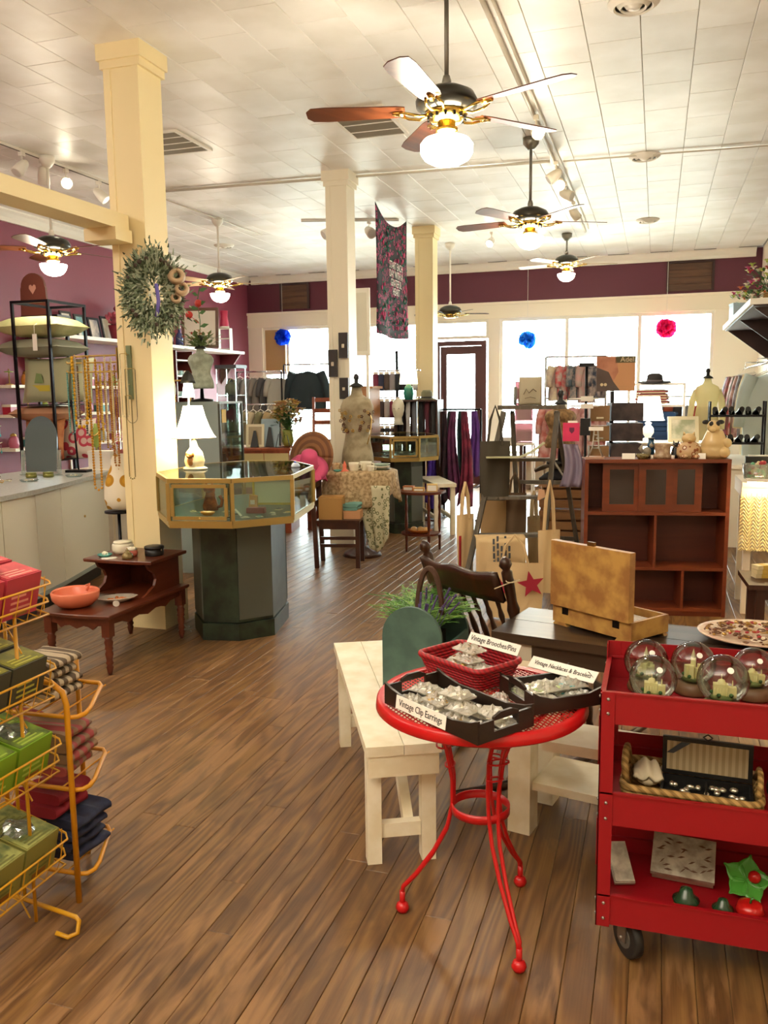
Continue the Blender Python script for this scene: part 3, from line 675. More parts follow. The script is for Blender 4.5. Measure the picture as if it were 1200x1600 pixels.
# --- planter with fern
teal = mat('teal_paint', '4c6a60', .55, kind='noise', c2='3f5a52', scale=12)
PL = BN + d*.62 - V(0, 0, 0)+V(0, 0, .45) + s_*.02
p1 = V(-.98, 3.0, .453); pr_ = V(-.73, 3.0, .453)
t = thing('planter', 'teal wooden planter with arched end and hoop handle on the white bench', 'planter', (-.862, 3.03, .4515), math.radians(-6))
arch = [(-.122, 0), (.122, 0), (.122, .23)]+[(.122*math.cos(a), .23+.122*math.sin(a)) for a in [PI*k/16 for k in range(1, 16)]]+[(-.122, .23)]
E_ = Matrix(((1,0,0,0),(0,0,-1,0),(0,1,0,0),(0,0,0,1)))
MB().prism(arch, 0, .016, E_).build('arched_end', teal, t)
MB().prism([(x*.9, y*.82) for x, y in arch], 0, .016, Matrix.Translation((0, .35, 0)) @ E_).build('arched_end', teal, t)
for sg_ in (-1, 1):
    for k in range(3): MB().beam((sg_*(.085+.012*k), .001, .035+k*.062), (sg_*(.085+.012*k), .333, .035+k*.062), .012, .058).build('side_slat', teal, t)
MB().bx(-.08, .08,   .001, .333, .002, .014).build('planter_base', teal, t)
hp = [V(.052*math.cos(a), .18, .28+.185*math.sin(a)) for a in [PI*k/20 for k in range(21)]]
MB().tube(hp, .011, 8).tube(hp, .012, 5).build('handle', mat('twig_brown', '4a3020', .7, bump=.5, scale=60), t)
o = thing('price_tag', 'white price tag hanging off the left side of the teal planter', 'tag', (-1.0, 3.2, .66), .3)
MB().bx(-.03, .012, -.001, .001, -.02, .02).build('card', paper, o); MB().tube([(.012, 0, .01), (.03, -.01, .03), (.04, -.01, .035)], .001, 4).build('string', paper, o)
fern = mat('fern_green', '4f7a2c', .5, kind='multi', c2=['3f6a2a', '6a8f3c'])
o = thing('potted_fern', 'bushy green artificial fern filling the teal planter', 'plant', (-.875, 3.20, .51), 0)
MB().bx(-.07, .07, -.13, .13, -.02, .13).build('soil', mat('moss', '2c2a18', .9), o)
rn = random.Random(5)
fr = [MB(), MB(), MB()]
for k in range(260):
    a = rn.uniform(0, 2*PI); L_ = rn.uniform(.16, .28); el = rn.uniform(1.0, 1.52); a = -a if math.sin(a) < -.15 else a; L_ *= (.8 if math.sin(a) < 0 else 1)*(1-.22*abs(math.cos(a)))
    x0 = V(rn.uniform(-.05, .05), rn.uniform(-.07, .12), .13); pts = []
    for q in range(7):
        s = q/6; e = el-s*s*1.3*rn.uniform(.6, 1); pts.append(x0+V(math.cos(a)*math.cos(e), math.sin(a)*math.cos(e), math.sin(el)-.35*s*s)*L_*s)
    b = fr[k % 3]; b.tube(pts, [.0016]*7, 3)
    for q in range(1, 7):
        dd = (pts[q]-pts[q-1]).normalized(); sd = dd.cross(V(0, 0, 1)).normalized(); l = .038*(1-.6*q/6)
        for sg_ in (-1, 1):
            c = pts[q]; b.add([c-dd*.004, c+sd*sg_*l*.5+dd*.007, c+sd*sg_*l+dd*.012, c+sd*sg_*l*.5-dd*.003], [(0, 1, 2, 3)])
for i, b in enumerate(fr): b.build('fronds', [mat('fern_a', '5a9038', .5), mat('fern_b', '42702c', .5), mat('fern_c', '7ca84c', .5)][i], o, kind='stuff')
b = MB()
for k in range(14):
    x, y = rn.uniform(.0, .12), rn.uniform(-.1, .15); hgt = rn.uniform(.16, .24)
    b.tube([(x*.4, y*.6, .1), (x, y, .13+hgt*.6), (x*1.5, y*1.2, .13+hgt*.85)], .0015, 4)
    for q in range(8): b.sph((x*(1.1+.05*q), y*(1+.02*q), .13+hgt*(.6+.035*q)), .005, 5, 3)
b.build('lavender_sprigs', mat('lavender', '5a4a7c', .6), o, kind='stuff')

# --- rocking chair
dk = mat('dark_chair_wood', '40210f', .32, kind='wood', c2='281308', axis='Z')
f = V(.59, .80, 0).normalized(); s_ = V(f.y, -f.x, 0); rzc = math.atan2(f.y, f.x)   # local +X forward, local -Y = right
CH = V(-.64, 3.47, 0)
t = thing('rocking_chair', 'dark wooden spindle-back rocking chair seen from behind', 'chair', CH, rzc)
W2 = .23
seat = [(-.02, -.22), (.10, -.25), (.36, -.26), (.43, -.2), (.43, .2), (.36, .26), (.10, .25), (-.02, .22)]
MB().prism(seat, .42, .45).build('seat', dk, t)
def turned(p, q, r, n=9, k=9):
    p = Vector(p); q = Vector(q); prof = [.75, 1, .8, 1.25, .7, 1.1, 1.3, 1.1, .75, 1.2, .8, 1, .75]
    return MB().tube([p.lerp(q, i/12) for i in range(13)], [r*x for x in prof], n)
for sg_ in (-1, 1):
    P0 = V(0, sg_*.205, .45); P1 = V(-.15, sg_*.245, .92)
    MB().tube([P0.lerp(P1, x) for x in (0, .08, .12, .3, .36, .42, .6, .66, .72, .9, 1.0, 1.02, 1.06, 1.10, 1.13)], [.018, .021, .016, .022, .026, .02, .021, .026, .02, .022, .022, .014, .026, .02, .006], 10).build('back_post', dk, t)
def railf(u, v):
    y = (u-.5)*.46; return (-.135-.05*v-.025*math.cos((u-.5)*PI), y, .80+.115*v+.006*v*math.cos((u-.5)*4*PI))
MB().grid(railf, 16, 4, .02).build('top_rail', dk, t)
for k in range(6):
    y = (k-2.5)*.062; turned((.015, y*.95, .45), (-.135-.022*math.cos(y/.46*PI)+.01, y*1.1, .81), .0105).build('spindle', dk, t)
for sg_ in (-1, 1):
    for x in (.05, .36): turned((x, sg_*.19, .42), (x+(-.03 if x < .2 else .03), sg_*.235, .055), .018).build('leg', dk, t)
    MB().tube([V(x, sg_*.237, .022+.16*(x-.2)**2) for x in [-.42+.13*k for k in range(10)]], [.014]+[.02]*8+[.013], 8).build('rocker', dk, t)
turned((.2, -.22, .25), (.2, .22, .25), .014).build('stretcher', dk, t); turned((.38, -.23, .2), (.38, .23, .2), .014).build('stretcher', dk, t)
o = thing('price_tag', 'string tag tied to the right post of the rocking chair', 'tag', CH+Matrix.Rotation(rzc, 3, 'Z') @ V(-.15, -.27, .88), 0)
MB().tube([(.03, .02, .01), (-.01, -.01, 0), (-.06, -.03, -.02)], .0022, 5).tube([(.02*math.cos(a), .03*math.sin(a), .008) for a in [PI*k/5 for k in range(10)]], .002, 4, closed=True).build('string', mat('twine', 'c8b898', .8), o)
pu = mat('purple_velvet', '4c3a56', .8)
def cushion(label, loc, sx, sy, h, rz, m_, rot=None, cat='cushion', nm='cushion', parts=True, group=None):
    t = thing(nm, label, cat, loc, rz, group)
    if rot: t.rotation_euler = rot
    def shp(sg_):
        def g(u, v):
            x, y = (u-.5)*2, (v-.5)*2; e = max(0, (1-x**4)*(1-y**4))**.5
            return (x*sx/2*(1-.07*(1-y*y)), y*sy/2*(1-.07*(1-x*x)), sg_*h/2*e)
        return g
    b = MB().grid(shp(1), 12, 12); b.grid(lambda u, v: shp(-1)(v, u), 12, 12); b.build('cover', m_, t)
    if parts: MB().tube([V(*shp(1)(u, v)) for u, v in [(k/8, 0) for k in range(8)]+[(1, k/8) for k in range(8)]+[(1-k/8, 1) for k in range(8)]+[(0, 1-k/8) for k in range(8)]], .004, 5, closed=True).build('piping', m_, t)
    return t
cushion('purple velvet cushion on the rocking chair seat under the table edge', CH+Matrix.Rotation(rzc, 3, 'Z') @ V(.2, -.06, .505), .36, .34, .11, rzc+.2, pu)

# --- floral box on the dark table
flor = mat('floral_paper', 'ba924c', .45, kind='noise', c2='926636', scale=15)
bp = V(-.34, 3.09, .7595); bd = V(.28, -.21, 0).normalized(); rzx = math.atan2(bd.y, bd.x)
t = thing('jewellery_box', 'floral paper covered box with its lid open on the dark table', 'box', bp, rzx)
b = MB(); Lx, Dx = .355, .20
b.bx(0, Lx, 0, .012, .012, .075).bx(0, Lx, Dx-.012, Dx, .012, .075).bx(0, .012, .012, Dx-.012, .012, .075).bx(Lx-.012, Lx, .012, Dx-.012, .012, .075).bx(.012, Lx-.012, .012, Dx-.012, .012, .02)
b.build('box_body', flor, t)
b = MB()
for x in (0, Lx-.07):
    for y in (0, Dx-.02): b.prism([(0, 0), (.07, 0), (.06, .012), (.01, .012)], 0, .02, Matrix.Translation((x, y, 0)) @ Matrix(((1,0,0,0),(0,0,1,0),(0,1,0,0),(0,0,0,1))))
b.build('bracket_feet', flor, t, kind='stuff')
MB().bx(.001, Lx-.001, -.016, .012, .0765, .315).build('lid', flor, t)
for x in (.06, .29): MB().bx(x-.014, x+.014, -.002, .0, .045, .07).tube([(x-.014, -.008, .077), (x+.014, -.008, .077)], .005, 6).build('hinge', mat('dark_hinge', '1c1612', .4, .7), t)
MB().bx(.02, Lx-.02, .02, Dx-.02, .021, .05).build('tissue_lining', mat('white_tissue', 'e4e0d8', .7, kind='noise', c2='bcb6ac', scale=60, bump=.8), t)
MB().box((Lx/2, -.002, .322), (.03, .012, .014)).build('latch', mat('antique_brass', '7a5a2c', .35, .8), t)
# --- plate of jewellery
t = thing('serving_plate', 'oval plate heaped with jewellery on the dark table at the right edge', 'plate', (.36, 3.06, .7595), 0)
MB().lathe([(.0, 0), (.11, 0), (.12, .006), (.195, .02), (.2, .026), (.19, .025), (.12, .012), (0, .010)], n=40, sy=.86).build('dish', mat('rose_china', 'd8b49c', .3, kind='noise', c2='e8d4b8', scale=30), t)
jm = [mat('j_brown', '6a4428', .35, .4), mat('j_gold', 'b08a48', .3, .8), mat('j_red', 'a8202c', .35), mat('j_pearl', 'e4d8c4', .3)]
bb = [MB() for _ in jm]; rn = random.Random(11)
for k in range(190):
    a = rn.uniform(0, 2*PI); r_ = .17*math.sqrt(rn.random()); c = V(r_*math.cos(a), .86*r_*math.sin(a), .02+.018*(1-(r_/.17)**2)+.004*rn.random())
    i = rn.choices(range(4), [5, 4, 1, 2])[0]; s = rn.uniform(.004, .009)
    if rn.random() < .35: bb[i].tube([c+V(s*1.7*math.cos(q*PI/4), s*1.7*math.sin(q*PI/4), rn.uniform(0, .003)) for q in range(8)], .0022, 5, closed=True)
    else: bb[i].sph(c, (s, s*rn.uniform(.6, 1.3), s*.6), 6, 4)
for b, m_ in zip(bb, jm): b.build('brooches', m_, t, kind='stuff')

# --- red utility cart
cx0, cx1, cy0, cy1 = -.115, .62, 2.265, 2.60
t = thing('utility_cart', 'red metal three-tray utility cart on casters holding snow globes', 'cart', (cx0, cy0, 0), 0)
CW, CD = cx1-cx0, cy1-cy0
redc = mat('cart_red', '94101a', .38, bump=.05, scale=60)
def ctray(z0, z1, nm='tray', fz=.018):
    b = MB(); th = .003
    b.bx(.003, CW-.003, .003, CD-.003, z0+fz, z0+fz+.004)
    b.bx(0, CW, 0, th, z0, z1).bx(0, CW, CD-th, CD, z0, z1).bx(0, th, th, CD-th, z0, z1).bx(CW-th, CW, th, CD-th, z0, z1)
    b.bx(0, CW, -.004, .010, z1, z1+.005).bx(0, CW, CD-.010, CD+.004, z1, z1+.005).bx(-.004, .010, .010, CD-.010, z1, z1+.005).bx(CW-.010, CW+.004, .010, CD-.010, z1, z1+.005)
    tb_ = b.build(nm, redc, t); return tb_
ctray(.715, .80); ctray(.425, .515, fz=.042); ctray(.13, .215, fz=.038)
for x in (0, CW):
    for y in (0, CD):
        sx = 1 if x == 0 else -1; sy = 1 if y == 0 else -1
        b = MB(); a, c = (x-.004*sx, x+.034*sx); a, c = min(a, c), max(a, c); e, g = y-.004*sy, y-.001*sy; e, g = min(e, g), max(e, g)
        top_ = .80 if y == 0 else .85
        b.bx(a, c, e, g, .125, top_)
        e2, g2 = y-.004*sy, y+.034*sy; e2, g2 = min(e2, g2), max(e2, g2); a2, c2 = x-.004*sx, x-.001*sx; a2, c2 = min(a2, c2), max(a2, c2)
        b.bx(a2, c2, e2, g2, .125, top_); po = b.build('corner_post', redc, t)
        bo = MB()
        for z in (.745, .785, .445, .49, .15, .195):
            bo.sph((x+.017*sx, y-.005*sy, z), (.005, .004, .005), 8, 5).sph((x-.005*sx, y+.017*sy, z), (.004, .005, .005), 8, 5)
        bo.build('bolts', steel, po, kind='stuff')
        w = MB(); c = V(x+.085*sx, y+.07*sy, .062); q_ = V(.82, .57, 0)
        w.tube([c-q_*.015, c-q_*.011, c+q_*.011, c+q_*.015], [.055, .062, .062, .055], 24)
        wh = w.build('caster_wheel', mat('caster_rubber', '1f1e1e', .5), t)
        MB().tube([c-q_*.018, c+q_*.018], .032, 18).build('hub', mat('caster_grey', '6c6a66', .4, .4), wh)
        MB().beam(c-q_*.022-V(0, 0, .01), c-q_*.022+V(0, 0, .068), .036, .004, q_).beam(c+q_*.022-V(0, 0, .01), c+q_*.022+V(0, 0, .068), .036, .004, q_).beam(c-q_*.026+V(0, 0, .066), c+q_*.026+V(0, 0, .066), .04, .007).cyl(c-q_*.03, c+q_*.03, .005, n=8).build('fork', steel, wh)
MB().bx(.005, CW-.005, CD+.004, CD+.007, .80, .85).build('back_guard', redc, t); MB().bx(.005, CW-.005, CD+.004, CD+.007, .12, .43).build('back_guard', redc, t); MB().bx(.005, CW-.005, CD+.004, CD+.007, .43, .56).build('back_guard', redc, t)
for z in (.70, .40): MB().bx(-.009, -.005, .04, .09, z-.12, z+.02).build('side_hook', redc, t)
# snow globes
globeg = glass('snow_globe_glass', 'eef4ee', .05, .0); water = None
def cname(): pass
def snow_globe(label, x, y, r, base_r, sc, tint, base_m, kind):
    z0 = .739
    t = thing('snow_globe', label, 'snow globe', (x, y, z0))
    bh = .035; c = V(0, 0, bh+r*.82)
    MB().lathe([(0, 0), (base_r, 0), (base_r*1.05, .008), (base_r*.95, bh*.7), (base_r*.82, bh), (0, bh)], n=24).build('globe_base', base_m, t)
    MB().sph(c, r, 28, 18).build('glass_ball', tint, t)
    b = MB(); g0 = bh+.004
    MB().lathe([(0, g0), (r*.5, g0), (r*.4, g0+.008), (0, g0+.012)], n=16).build('ground_scene', mat('globe_ground', '6c7a44', .6), t)
    cm_ = mat('globe_buildings', 'dccf98', .5); rn = random.Random(int(x*1000+y*77))
    if kind == 'tower':
        for k in range(7):
            a = 2*PI*k/7; h_ = rn.uniform(.25, .6)*r*1.3; b.box((r*.28*math.cos(a), r*.28*math.sin(a), g0+h_/2+.006), (r*.2, r*.2, h_), a)
        b.box((0, 0, g0+r*.55), (r*.22, r*.22, r*1.0)).lathe([(r*.12, g0+r*1.05), (0, g0+r*1.45)], n=8)
    else:
        b.box((-r*.08, 0, g0+r*.25+.006), (r*.55, r*.34, r*.5)).box((r*.36, -.03*r, g0+r*.2+.006), (r*.3, r*.3, r*.4))
        b.lathe([(r*.17, g0+r*.5), (r*.17, g0+r*.62), (r*.12, g0+r*.74), (.0, g0+r*.8)], c=(-r*.05, 0, 0), n=12).cyl((-r*.05, 0, g0+r*.78), (-r*.05, 0, g0+r*.98), r*.02, 0.001, 6)
        for k in range(5): b.cyl((-r*.3+k*r*.11, -r*.18, g0), (-r*.3+k*r*.11, -r*.18, g0+r*.45), r*.022, n=6)
        b.cyl((r*.36, 0, g0+r*.4), (r*.36, 0, g0+r*.75), r*.04, .001, 6)
    b.build('model_buildings', cm_ if kind != 'red' else mat('globe_red', '8c2420', .5), t)
    k = MB()
    for a in range(5): k.sph((r*.4*math.cos(a*1.3+.4), r*.4*math.sin(a*1.3+.4), g0+.014), r*.09, 6, 4)
    k.build('tiny_trees', mat('globe_trees', '2f5a2c', .6), t, kind='stuff')
    d_ = (V(0, 0, H)-V(x, y, z0+bh+r)); d_.normalize(); sp = c+(d_+V(.35, -.1, .55)).normalized()*r*1.005
    n_ = (sp-c).normalized(); k = MB().tube([sp-n_*.001, sp+n_*.001], r*.13, 14); k.build('price_sticker', paper, t)
    return t
basem = mat('globe_base_green', '5a6a48', .4, kind='noise', c2='8a6a4a', scale=40); basew = mat('globe_base_brown', '6a4e34', .45)
snow_globe('snow globe with tower and white buildings at the front left of the cart', .015, 2.345, .064, .05, 1, globeg, basem, 'hall')
snow_globe('snow globe behind the front left one against the red cart back', -.005, 2.505, .063, .05, 1, globeg, basew, 'tower')
snow_globe('snow globe with tall skyline tower in the middle of the cart', .125, 2.515, .063, .05, 1, globeg, basew, 'tower')
snow_globe('largest snow globe with cream domed capitol building on the cart', .195, 2.375, .068, .052, 1, globeg, basem, 'hall')
snow_globe('snow globe with green pavilion at the right edge of the cart', .285, 2.515, .06, .05, 1, globeg, basew, 'hall')
o = thing('price_card', 'small white card standing behind the front rim of the cart top tray', 'card', (.30, 2.31, .738), .2); MB().box((0, 0, .025), (.06, .003, .03)).build('card', paper, o); MB().box((0, .01, .005), (.02, .02, .01)).build('stand', paper, o)
# middle tray: woven basket with black framed case
rope = mat('seagrass_rope', 'a8864c', .7, kind='stripe', c2='80622f', axis='DIAGONAL', scale=22, bump=.6)
t = thing('seagrass_basket', 'shallow woven seagrass basket on the middle tray of the red cart', 'basket', (.125, 2.40, .4715), math.radians(-3))
MB().bx(-.17, .17, -.095, .095, 0, .008).build('basket_base', rope, t)
b = MB()
for k in range(3): b.tube(rr(.172+.003*k, .098+.003*k, .014+k*.018, .03), .0105, 8, closed=True)
b.build('woven_wall', rope, t, kind='stuff')
MB().tube([(-.17, -.07, .05), (-.175, -.06, .10), (-.175, -.03, .125), (-.175, .02, .12), (-.17, .05, .06)], .010, 8).build('handle', rope, t)
MB().tube([(.17, -.07, .05), (.175, -.06, .09), (.175, -.03, .11), (.175, .02, .10), (.17, .05, .06)], .008, 8).build('handle', rope, t)
t = thing('display_case', 'black hinged trinket case standing open in the seagrass basket', 'box', (.165, 2.385, .482), math.radians(-3))
b = MB().bx(-.12, .12, -.07, .06, 0, .006); b.bx(-.12, .12, -.07, -.062, .006, .03).bx(-.12, .12, .052, .06, .006, .03).bx(-.12, -.112, -.062, .052, .006, .03).bx(.112, .12, -.062, .052, .006, .03).bx(-.003, .003, -.062, .052, .006, .024)
b.build('case_body', blackp, t)
b = MB(); zz = .032
b.bx(-.12, .12, .06, .07, zz, zz+.012).bx(-.12, .12, .06, .07, zz+.098, zz+.11).bx(-.12, -.108, .06, .07, zz+.012, zz+.098).bx(.108, .12, .06, .07, zz+.012, zz+.098); b.build('lid_frame', blackp, t)
MB().bx(-.108, .108, .062, .068, zz+.012, zz+.098).build('lid_panel', mat('cream_moire', 'b8a888', .6, kind='stripe', c2='a09070', axis='X', scale=18), t)
MB().prism([(-.108, .05), (-.09, .05), (-.045, .085), (-.07, .085)], 0, .003, Matrix.Translation((0, .061, zz+.012)) @ Matrix(((1,0,0,0),(0,0,-1,0),(0,1,0,0),(0,0,0,1)))).build('ribbon', mat('slate_ribbon', '3a4250', .6), t)
b = MB(); rn = random.Random(3)
for k in range(26): b.sph((rn.uniform(-.1, .1), rn.uniform(-.05, .04), .016), (rn.uniform(.006, .014), rn.uniform(.006, .014), .008), 7, 4)
b.build('trinkets', silv, t, kind='stuff')
MB().tube([(0, .06, zz+.11), (-.012, .058, zz+.12), (0, .055, zz+.13), (.012, .058, zz+.12), (0, .06, zz+.11)], .0025, 5).build('bow', blackp, t)
o = thing('cloth_roll', 'crumpled cream cloth at the left end of the seagrass basket', 'cloth', (.01, 2.43, .482)); MB().grid(lambda u, v: ((u-.5)*.08, (v-.5)*.1, .04+.035*math.sin(PI*u)*math.sin(PI*v)+.008*math.sin(u*14+v*5)), 12, 10, .01).build('fold', mat('cream_cloth', 'cfc4a8', .8), o); MB().sph((0, 0, .025), (.036, .044, .025), 10, 6).build('roll', mat('cream_cloth', 'cfc4a8', .8), o)
o = thing('wristlet', 'black beaded purse at the right end of the middle tray', 'bag', (.37, 2.42, .4715)); MB().sph((0, 0, .05), (.05, .035, .05), 14, 8).build('pouch', blackp, o); MB().tube([(-.04, 0, .08), (-.03, -.01, .12), (.0, -.01, .14), (.03, 0, .12), (.04, 0, .08)], .003, 5).build('strap', blackp, o)
# bottom tray things
t = thing('gift_box', 'silver leaf-patterned gift box leaning on the bottom tray of the cart', 'box', (.115, 2.46, .176), 0); t.rotation_euler = (math.radians(35), 0, math.radians(-5))
sil = mat('silver_leaf_paper', '5c463a', .35, kind='blob', c2='b8b2a0', c3='b8b2a0', scale=26)
MB().bx(-.085, .085, 0, .12, .0, .026).build('box_base', mat('silver_paper', 'b0aa98', .4), t); MB().bx(-.088, .088, -.003, .123, .0265, .042).build('box_lid', mat('silver_patterned', 'b8b2a0', .35, kind='noise', c2='8d8474', scale=28), t)
b = MB(); rn = random.Random(8)
for k in range(24):
    x, y, a = rn.uniform(-.075, .075), rn.uniform(.01, .11), rn.uniform(-.4, .9); b.add([(x-.012*math.cos(a), y-.012*math.sin(a), .0424), (x, y-.003, .0424), (x+.012*math.cos(a), y+.012*math.sin(a), .0424), (x, y+.004, .0424)], [(0, 1, 2, 3)])
b.build('leaf_print', mat('bronze_print', '5c4030', .5), t, kind='stuff')
t = thing('card_pack', 'narrow silver packet leaning in the left of the bottom tray', 'box', (-.045, 2.40, .177), 0); t.rotation_euler = (math.radians(30), math.radians(0), math.radians(18))
MB().bx(-.03, .03, 0, .13, 0, .01).build('sleeve', mat('silver_paper', 'b0aa98', .4), t); MB().bx(-.028, .028, .002, .128, .0105, .016).build('front_panel', mat('pearl_print', 'cfc8b4', .35, kind='noise', c2='9c9484', scale=22), t)
cer = mat('glazed_yellow', 'c9a23c', .2); cgr = mat('glazed_green', '2f6a28', .2); crd = mat('glazed_red', 'b81c18', .2); cdk = mat('glazed_dark_green', '1d3a22', .2)
def shaker(label, x, y, z0, body_m, hat_m, s=1, cat='figurine'):
    t = thing('ceramic_figurine', label, cat, (x, y, z0))
    MB().lathe([(0, 0), (.022*s, 0), (.028*s, .015*s), (.026*s, .035*s), (.015*s, .05*s), (0, .054*s)], n=16).build('body', body_m, t)
    MB().lathe([(.03*s, .03*s), (.032*s, .036*s), (.018*s, .046*s), (.014*s, .062*s), (0, .068*s)], n=16).build('hat', hat_m, t)
    for e in (-1, 1): MB().sph((e*.01*s, -.026*s, .024*s), .004*s, 8, 5).build('eye', paper, t)
    return t
shaker('yellow-faced ceramic head with dark hair by the front rim of the bottom tray', .12, 2.315, .1725, cer, cdk, 1.15)
shaker('small yellow ceramic bird beside the red ceramic apple', .215, 2.315, .1725, cer, cdk, .9)
t = thing('ceramic_apple', 'shiny red ceramic apple on the bottom tray of the cart', 'figurine', (.285, 2.33, .1725)); MB().lathe([(0, .004), (.015, 0), (.032, .012), (.037, .03), (.03, .048), (.012, .053), (0, .048)], n=20).build('body', crd, t); MB().tube([(0, 0, .047), (.002, 0, .06), (.008, 0, .066)], .003, 6).build('stem', cgr, t)
t = thing('leaf_dish', 'bright green leaf-shaped dish with red fruit at the back of the bottom tray', 'dish', (.29, 2.44, .174), .4); t.rotation_euler = (.75, 0, .2)
for k in range(5):
    a = k*2*PI/5; MB().grid(lambda u, v: V(math.cos(a)*u*.07-math.sin(a)*(v-.5)*.06*math.sin(PI*min(u*1.1, 1)), .04+math.sin(a)*u*.07+math.cos(a)*(v-.5)*.06*math.sin(PI*min(u*1.1, 1)), .012*u+.008*abs(v-.5)+.02), 7, 5, .003).build('leaf', mat('leaf_dish_green', '4e9a3a', .25), t)
MB().sph((.02, .045, .035), .018, 12, 8).build('fruit', crd, t)
# ================================================================ LEFT FOREGROUND
yel = mat('yellow_wire', 'd09a1c', .4); yel2 = mat('yellow_tube', 'cf8f14', .4)
t = thing('wire_display_rack', 'yellow wire rack holding four tiers of soap boxes', 'rack', (-1.70, 1.45, 0))
LY = .62; tiers = (1.06, .80, .56, .25)
for z in tiers:
    b = MB()
    for dz, x in ((0, 0), (-.055, -.012)): b.tube([(x, -.02, z+dz), (x, LY-.03, z+dz), (x-.03, LY, z+dz), (x-.26, LY, z+dz+.07), (x-.27, -.02, z+dz+.07)], .0035, 6)
    b.tube([(-.03, 0, z-.10), (-.03, LY-.01, z-.10), (-.27, LY-.01, z-.04)], .0035, 6)
    k = 0
    while k < 11:
        y = .02+k*.055; b.tube([(0, y, z), (-.014, y, z-.055), (-.03, y, z-.10), (-.27, y, z-.035), (-.27, y, z+.07)], .002, 4); k += 1
    for q in range(4): b.tube([(-.04-.06*q, LY-.005, z+.015+q*.016), (-.05-.06*q, LY-.005, z-.09+q*.016)], .002, 4)
    b.build('wire_basket', yel, t)
for x, y in ((-.06, .50), (-.17, .58)): MB().cyl((x, y, .02), (x, y, 1.0), .0055, n=8).build('upright', yel, t)
MB().tube([(-.22, .58, .03), (-.03, .53, .05), (.075, .515, .05), (.085, .515, .04), (.085, .505, .006), (.07, .48, .006), (.035, .47, .02)], .007, 8).build('foot', yel, t)
MB().tube([(-.22, .1, .03), (-.03, .08, .05), (.075, .075, .05), (.085, .075, .04), (.085, .065, .006), (.07, .04, .006)], .007, 8).build('foot', yel, t)
b = MB()
for q in range(5): b.tube([(-.17, .55, .98-q*.23), (-.06, .52, .86-q*.23)], .003, 5)
b.build('cross_wires', yel, t, kind='stuff')
def soapbox(z, i, j, mats, lb, grp):
    y = 1.96-.150*i; x = -1.80-.105*j; zz = z-.075+.028*j
    t = thing('soap_box', lb, 'box', (x, y, zz), random.uniform(-.03, .03), grp); t.rotation_euler = (0, math.radians(14), t.rotation_euler.z)
    MB().prism([(-.05, -.071), (.05, -.071), (.05, .071), (-.05, .071)], .004, .13).build('carton', mats[0], t)
    MB().bx(-.0445, .0445, -.0655, .0655, .1302, .132).build('top_label', mats[1], t)
    b = MB()
    for k in range(3): b.bx(.012-.014*k+.02, .018-.014*k+.02, -.05, .045-.012*k, .1322, .1328)
    for k in range(3): b.bx(.0502, .0507, -.045, .04-.012*k, .03+.018*k, .037+.018*k)
    b.build('print_lines', mats[2], t, kind='stuff')
    MB().bx(.0502, .051, -.03, .03, .008, .024).build('front_seal', mats[3], t)
    return t
brown_p = mat('brown_print', '6a3a2a', .6); 
sets = [([mat('box_red', 'b8384a', .5), mat('box_red_top', 'cf5058', .5, kind='noise', c2='b84048', scale=30), mat('box_pale_print', 'e89a8c', .5), mat('box_ochre', '8a5a20', .5)], 'coral red'),
        ([mat('box_charcoal', '46483c', .5), mat('box_olive_top', '8a8a2c', .5, kind='noise', c2='6c6e2a', scale=30), mat('box_yellow_print', 'b8b84c', .5), mat('box_ochre', '8a5a20', .5)], 'dark olive'),
        ([mat('box_lime', '7aa428', .5), mat('box_lime_top', '5a6c3a', .5, kind='noise', c2='86a838', scale=18), mat('box_lime_print', 'b0cc58', .5), mat('box_ochre', '8a5a20', .5)], 'lime green'),
        ([mat('box_sage', '8c8c48', .5), mat('box_sage_top', 'a8ac64', .5, kind='noise', c2='5e6c40', scale=18), mat('box_sage_print', '70743c', .5), mat('box_ochre', '8a5a20', .5)], 'pale sage green')]
tn = ['top', 'second', 'third', 'bottom']
for k, (z, (ms, cn)) in enumerate(zip(tiers, sets)):
    for i in range(3):
        for j in range(2):
            soapbox(z, i, j, ms, '%s soap box, %s from the right, %s row of the %s wire basket' % (cn, ['first', 'second', 'third'][i], ['front', 'back'][j], tn[k]), cn+' soap boxes')
o = thing('leaf_bar', 'white and green wrapped soap lying on the coral red boxes', 'soap', (-1.80, 1.86, 1.128), .3); o.rotation_euler = (0, .24, .3)
MB().sph((0, 0, .016), (.035, .06, .016), 12, 6).build('wrap', mat('soap_white', 'f0ece0', .4), o); MB().grid(lambda u, v: V((u-.5)*.05*math.sin(PI*v)+.035, (v-.5)*.12, .018+.006*math.sin(v*9)), 4, 8, .002).build('leaf_print', mat('soap_leaf', 'a8ac4c', .4), o)
# plastic film over the lower boxes is part of each pack: clear wraps
for k, (z, nm) in enumerate(((.56, 'lime green'), (.25, 'pale sage green'))):
    for i in range(2):
        o = thing('plastic_wrap', 'clear film parcel of leaves on the %s %s box from the right end' % (['first', 'second'][i], nm), 'wrap', (-1.815, 1.955-.15*i, z+.052), 0); o.rotation_euler = (0, math.radians(14), 0)
        MB().grid(lambda u, v: V((u-.5)*.13, (v-.5)*.12, .004+.022*math.sin(PI*u)*math.sin(PI*v)+.004*math.sin(9*u+11*v)), 9, 9, .001, False).build('film', glass('film_wrap', 'c8d4c0', .14, .15, body=.22), o)
        b = MB()
        for q in range(5): b.sph((random.uniform(-.04, .04), random.uniform(-.035, .035), .008), (.016, .01, .006), 7, 4)
        b.build('leaves', mat('dried_leaves', '3c4a2c', .6), o, kind='stuff')
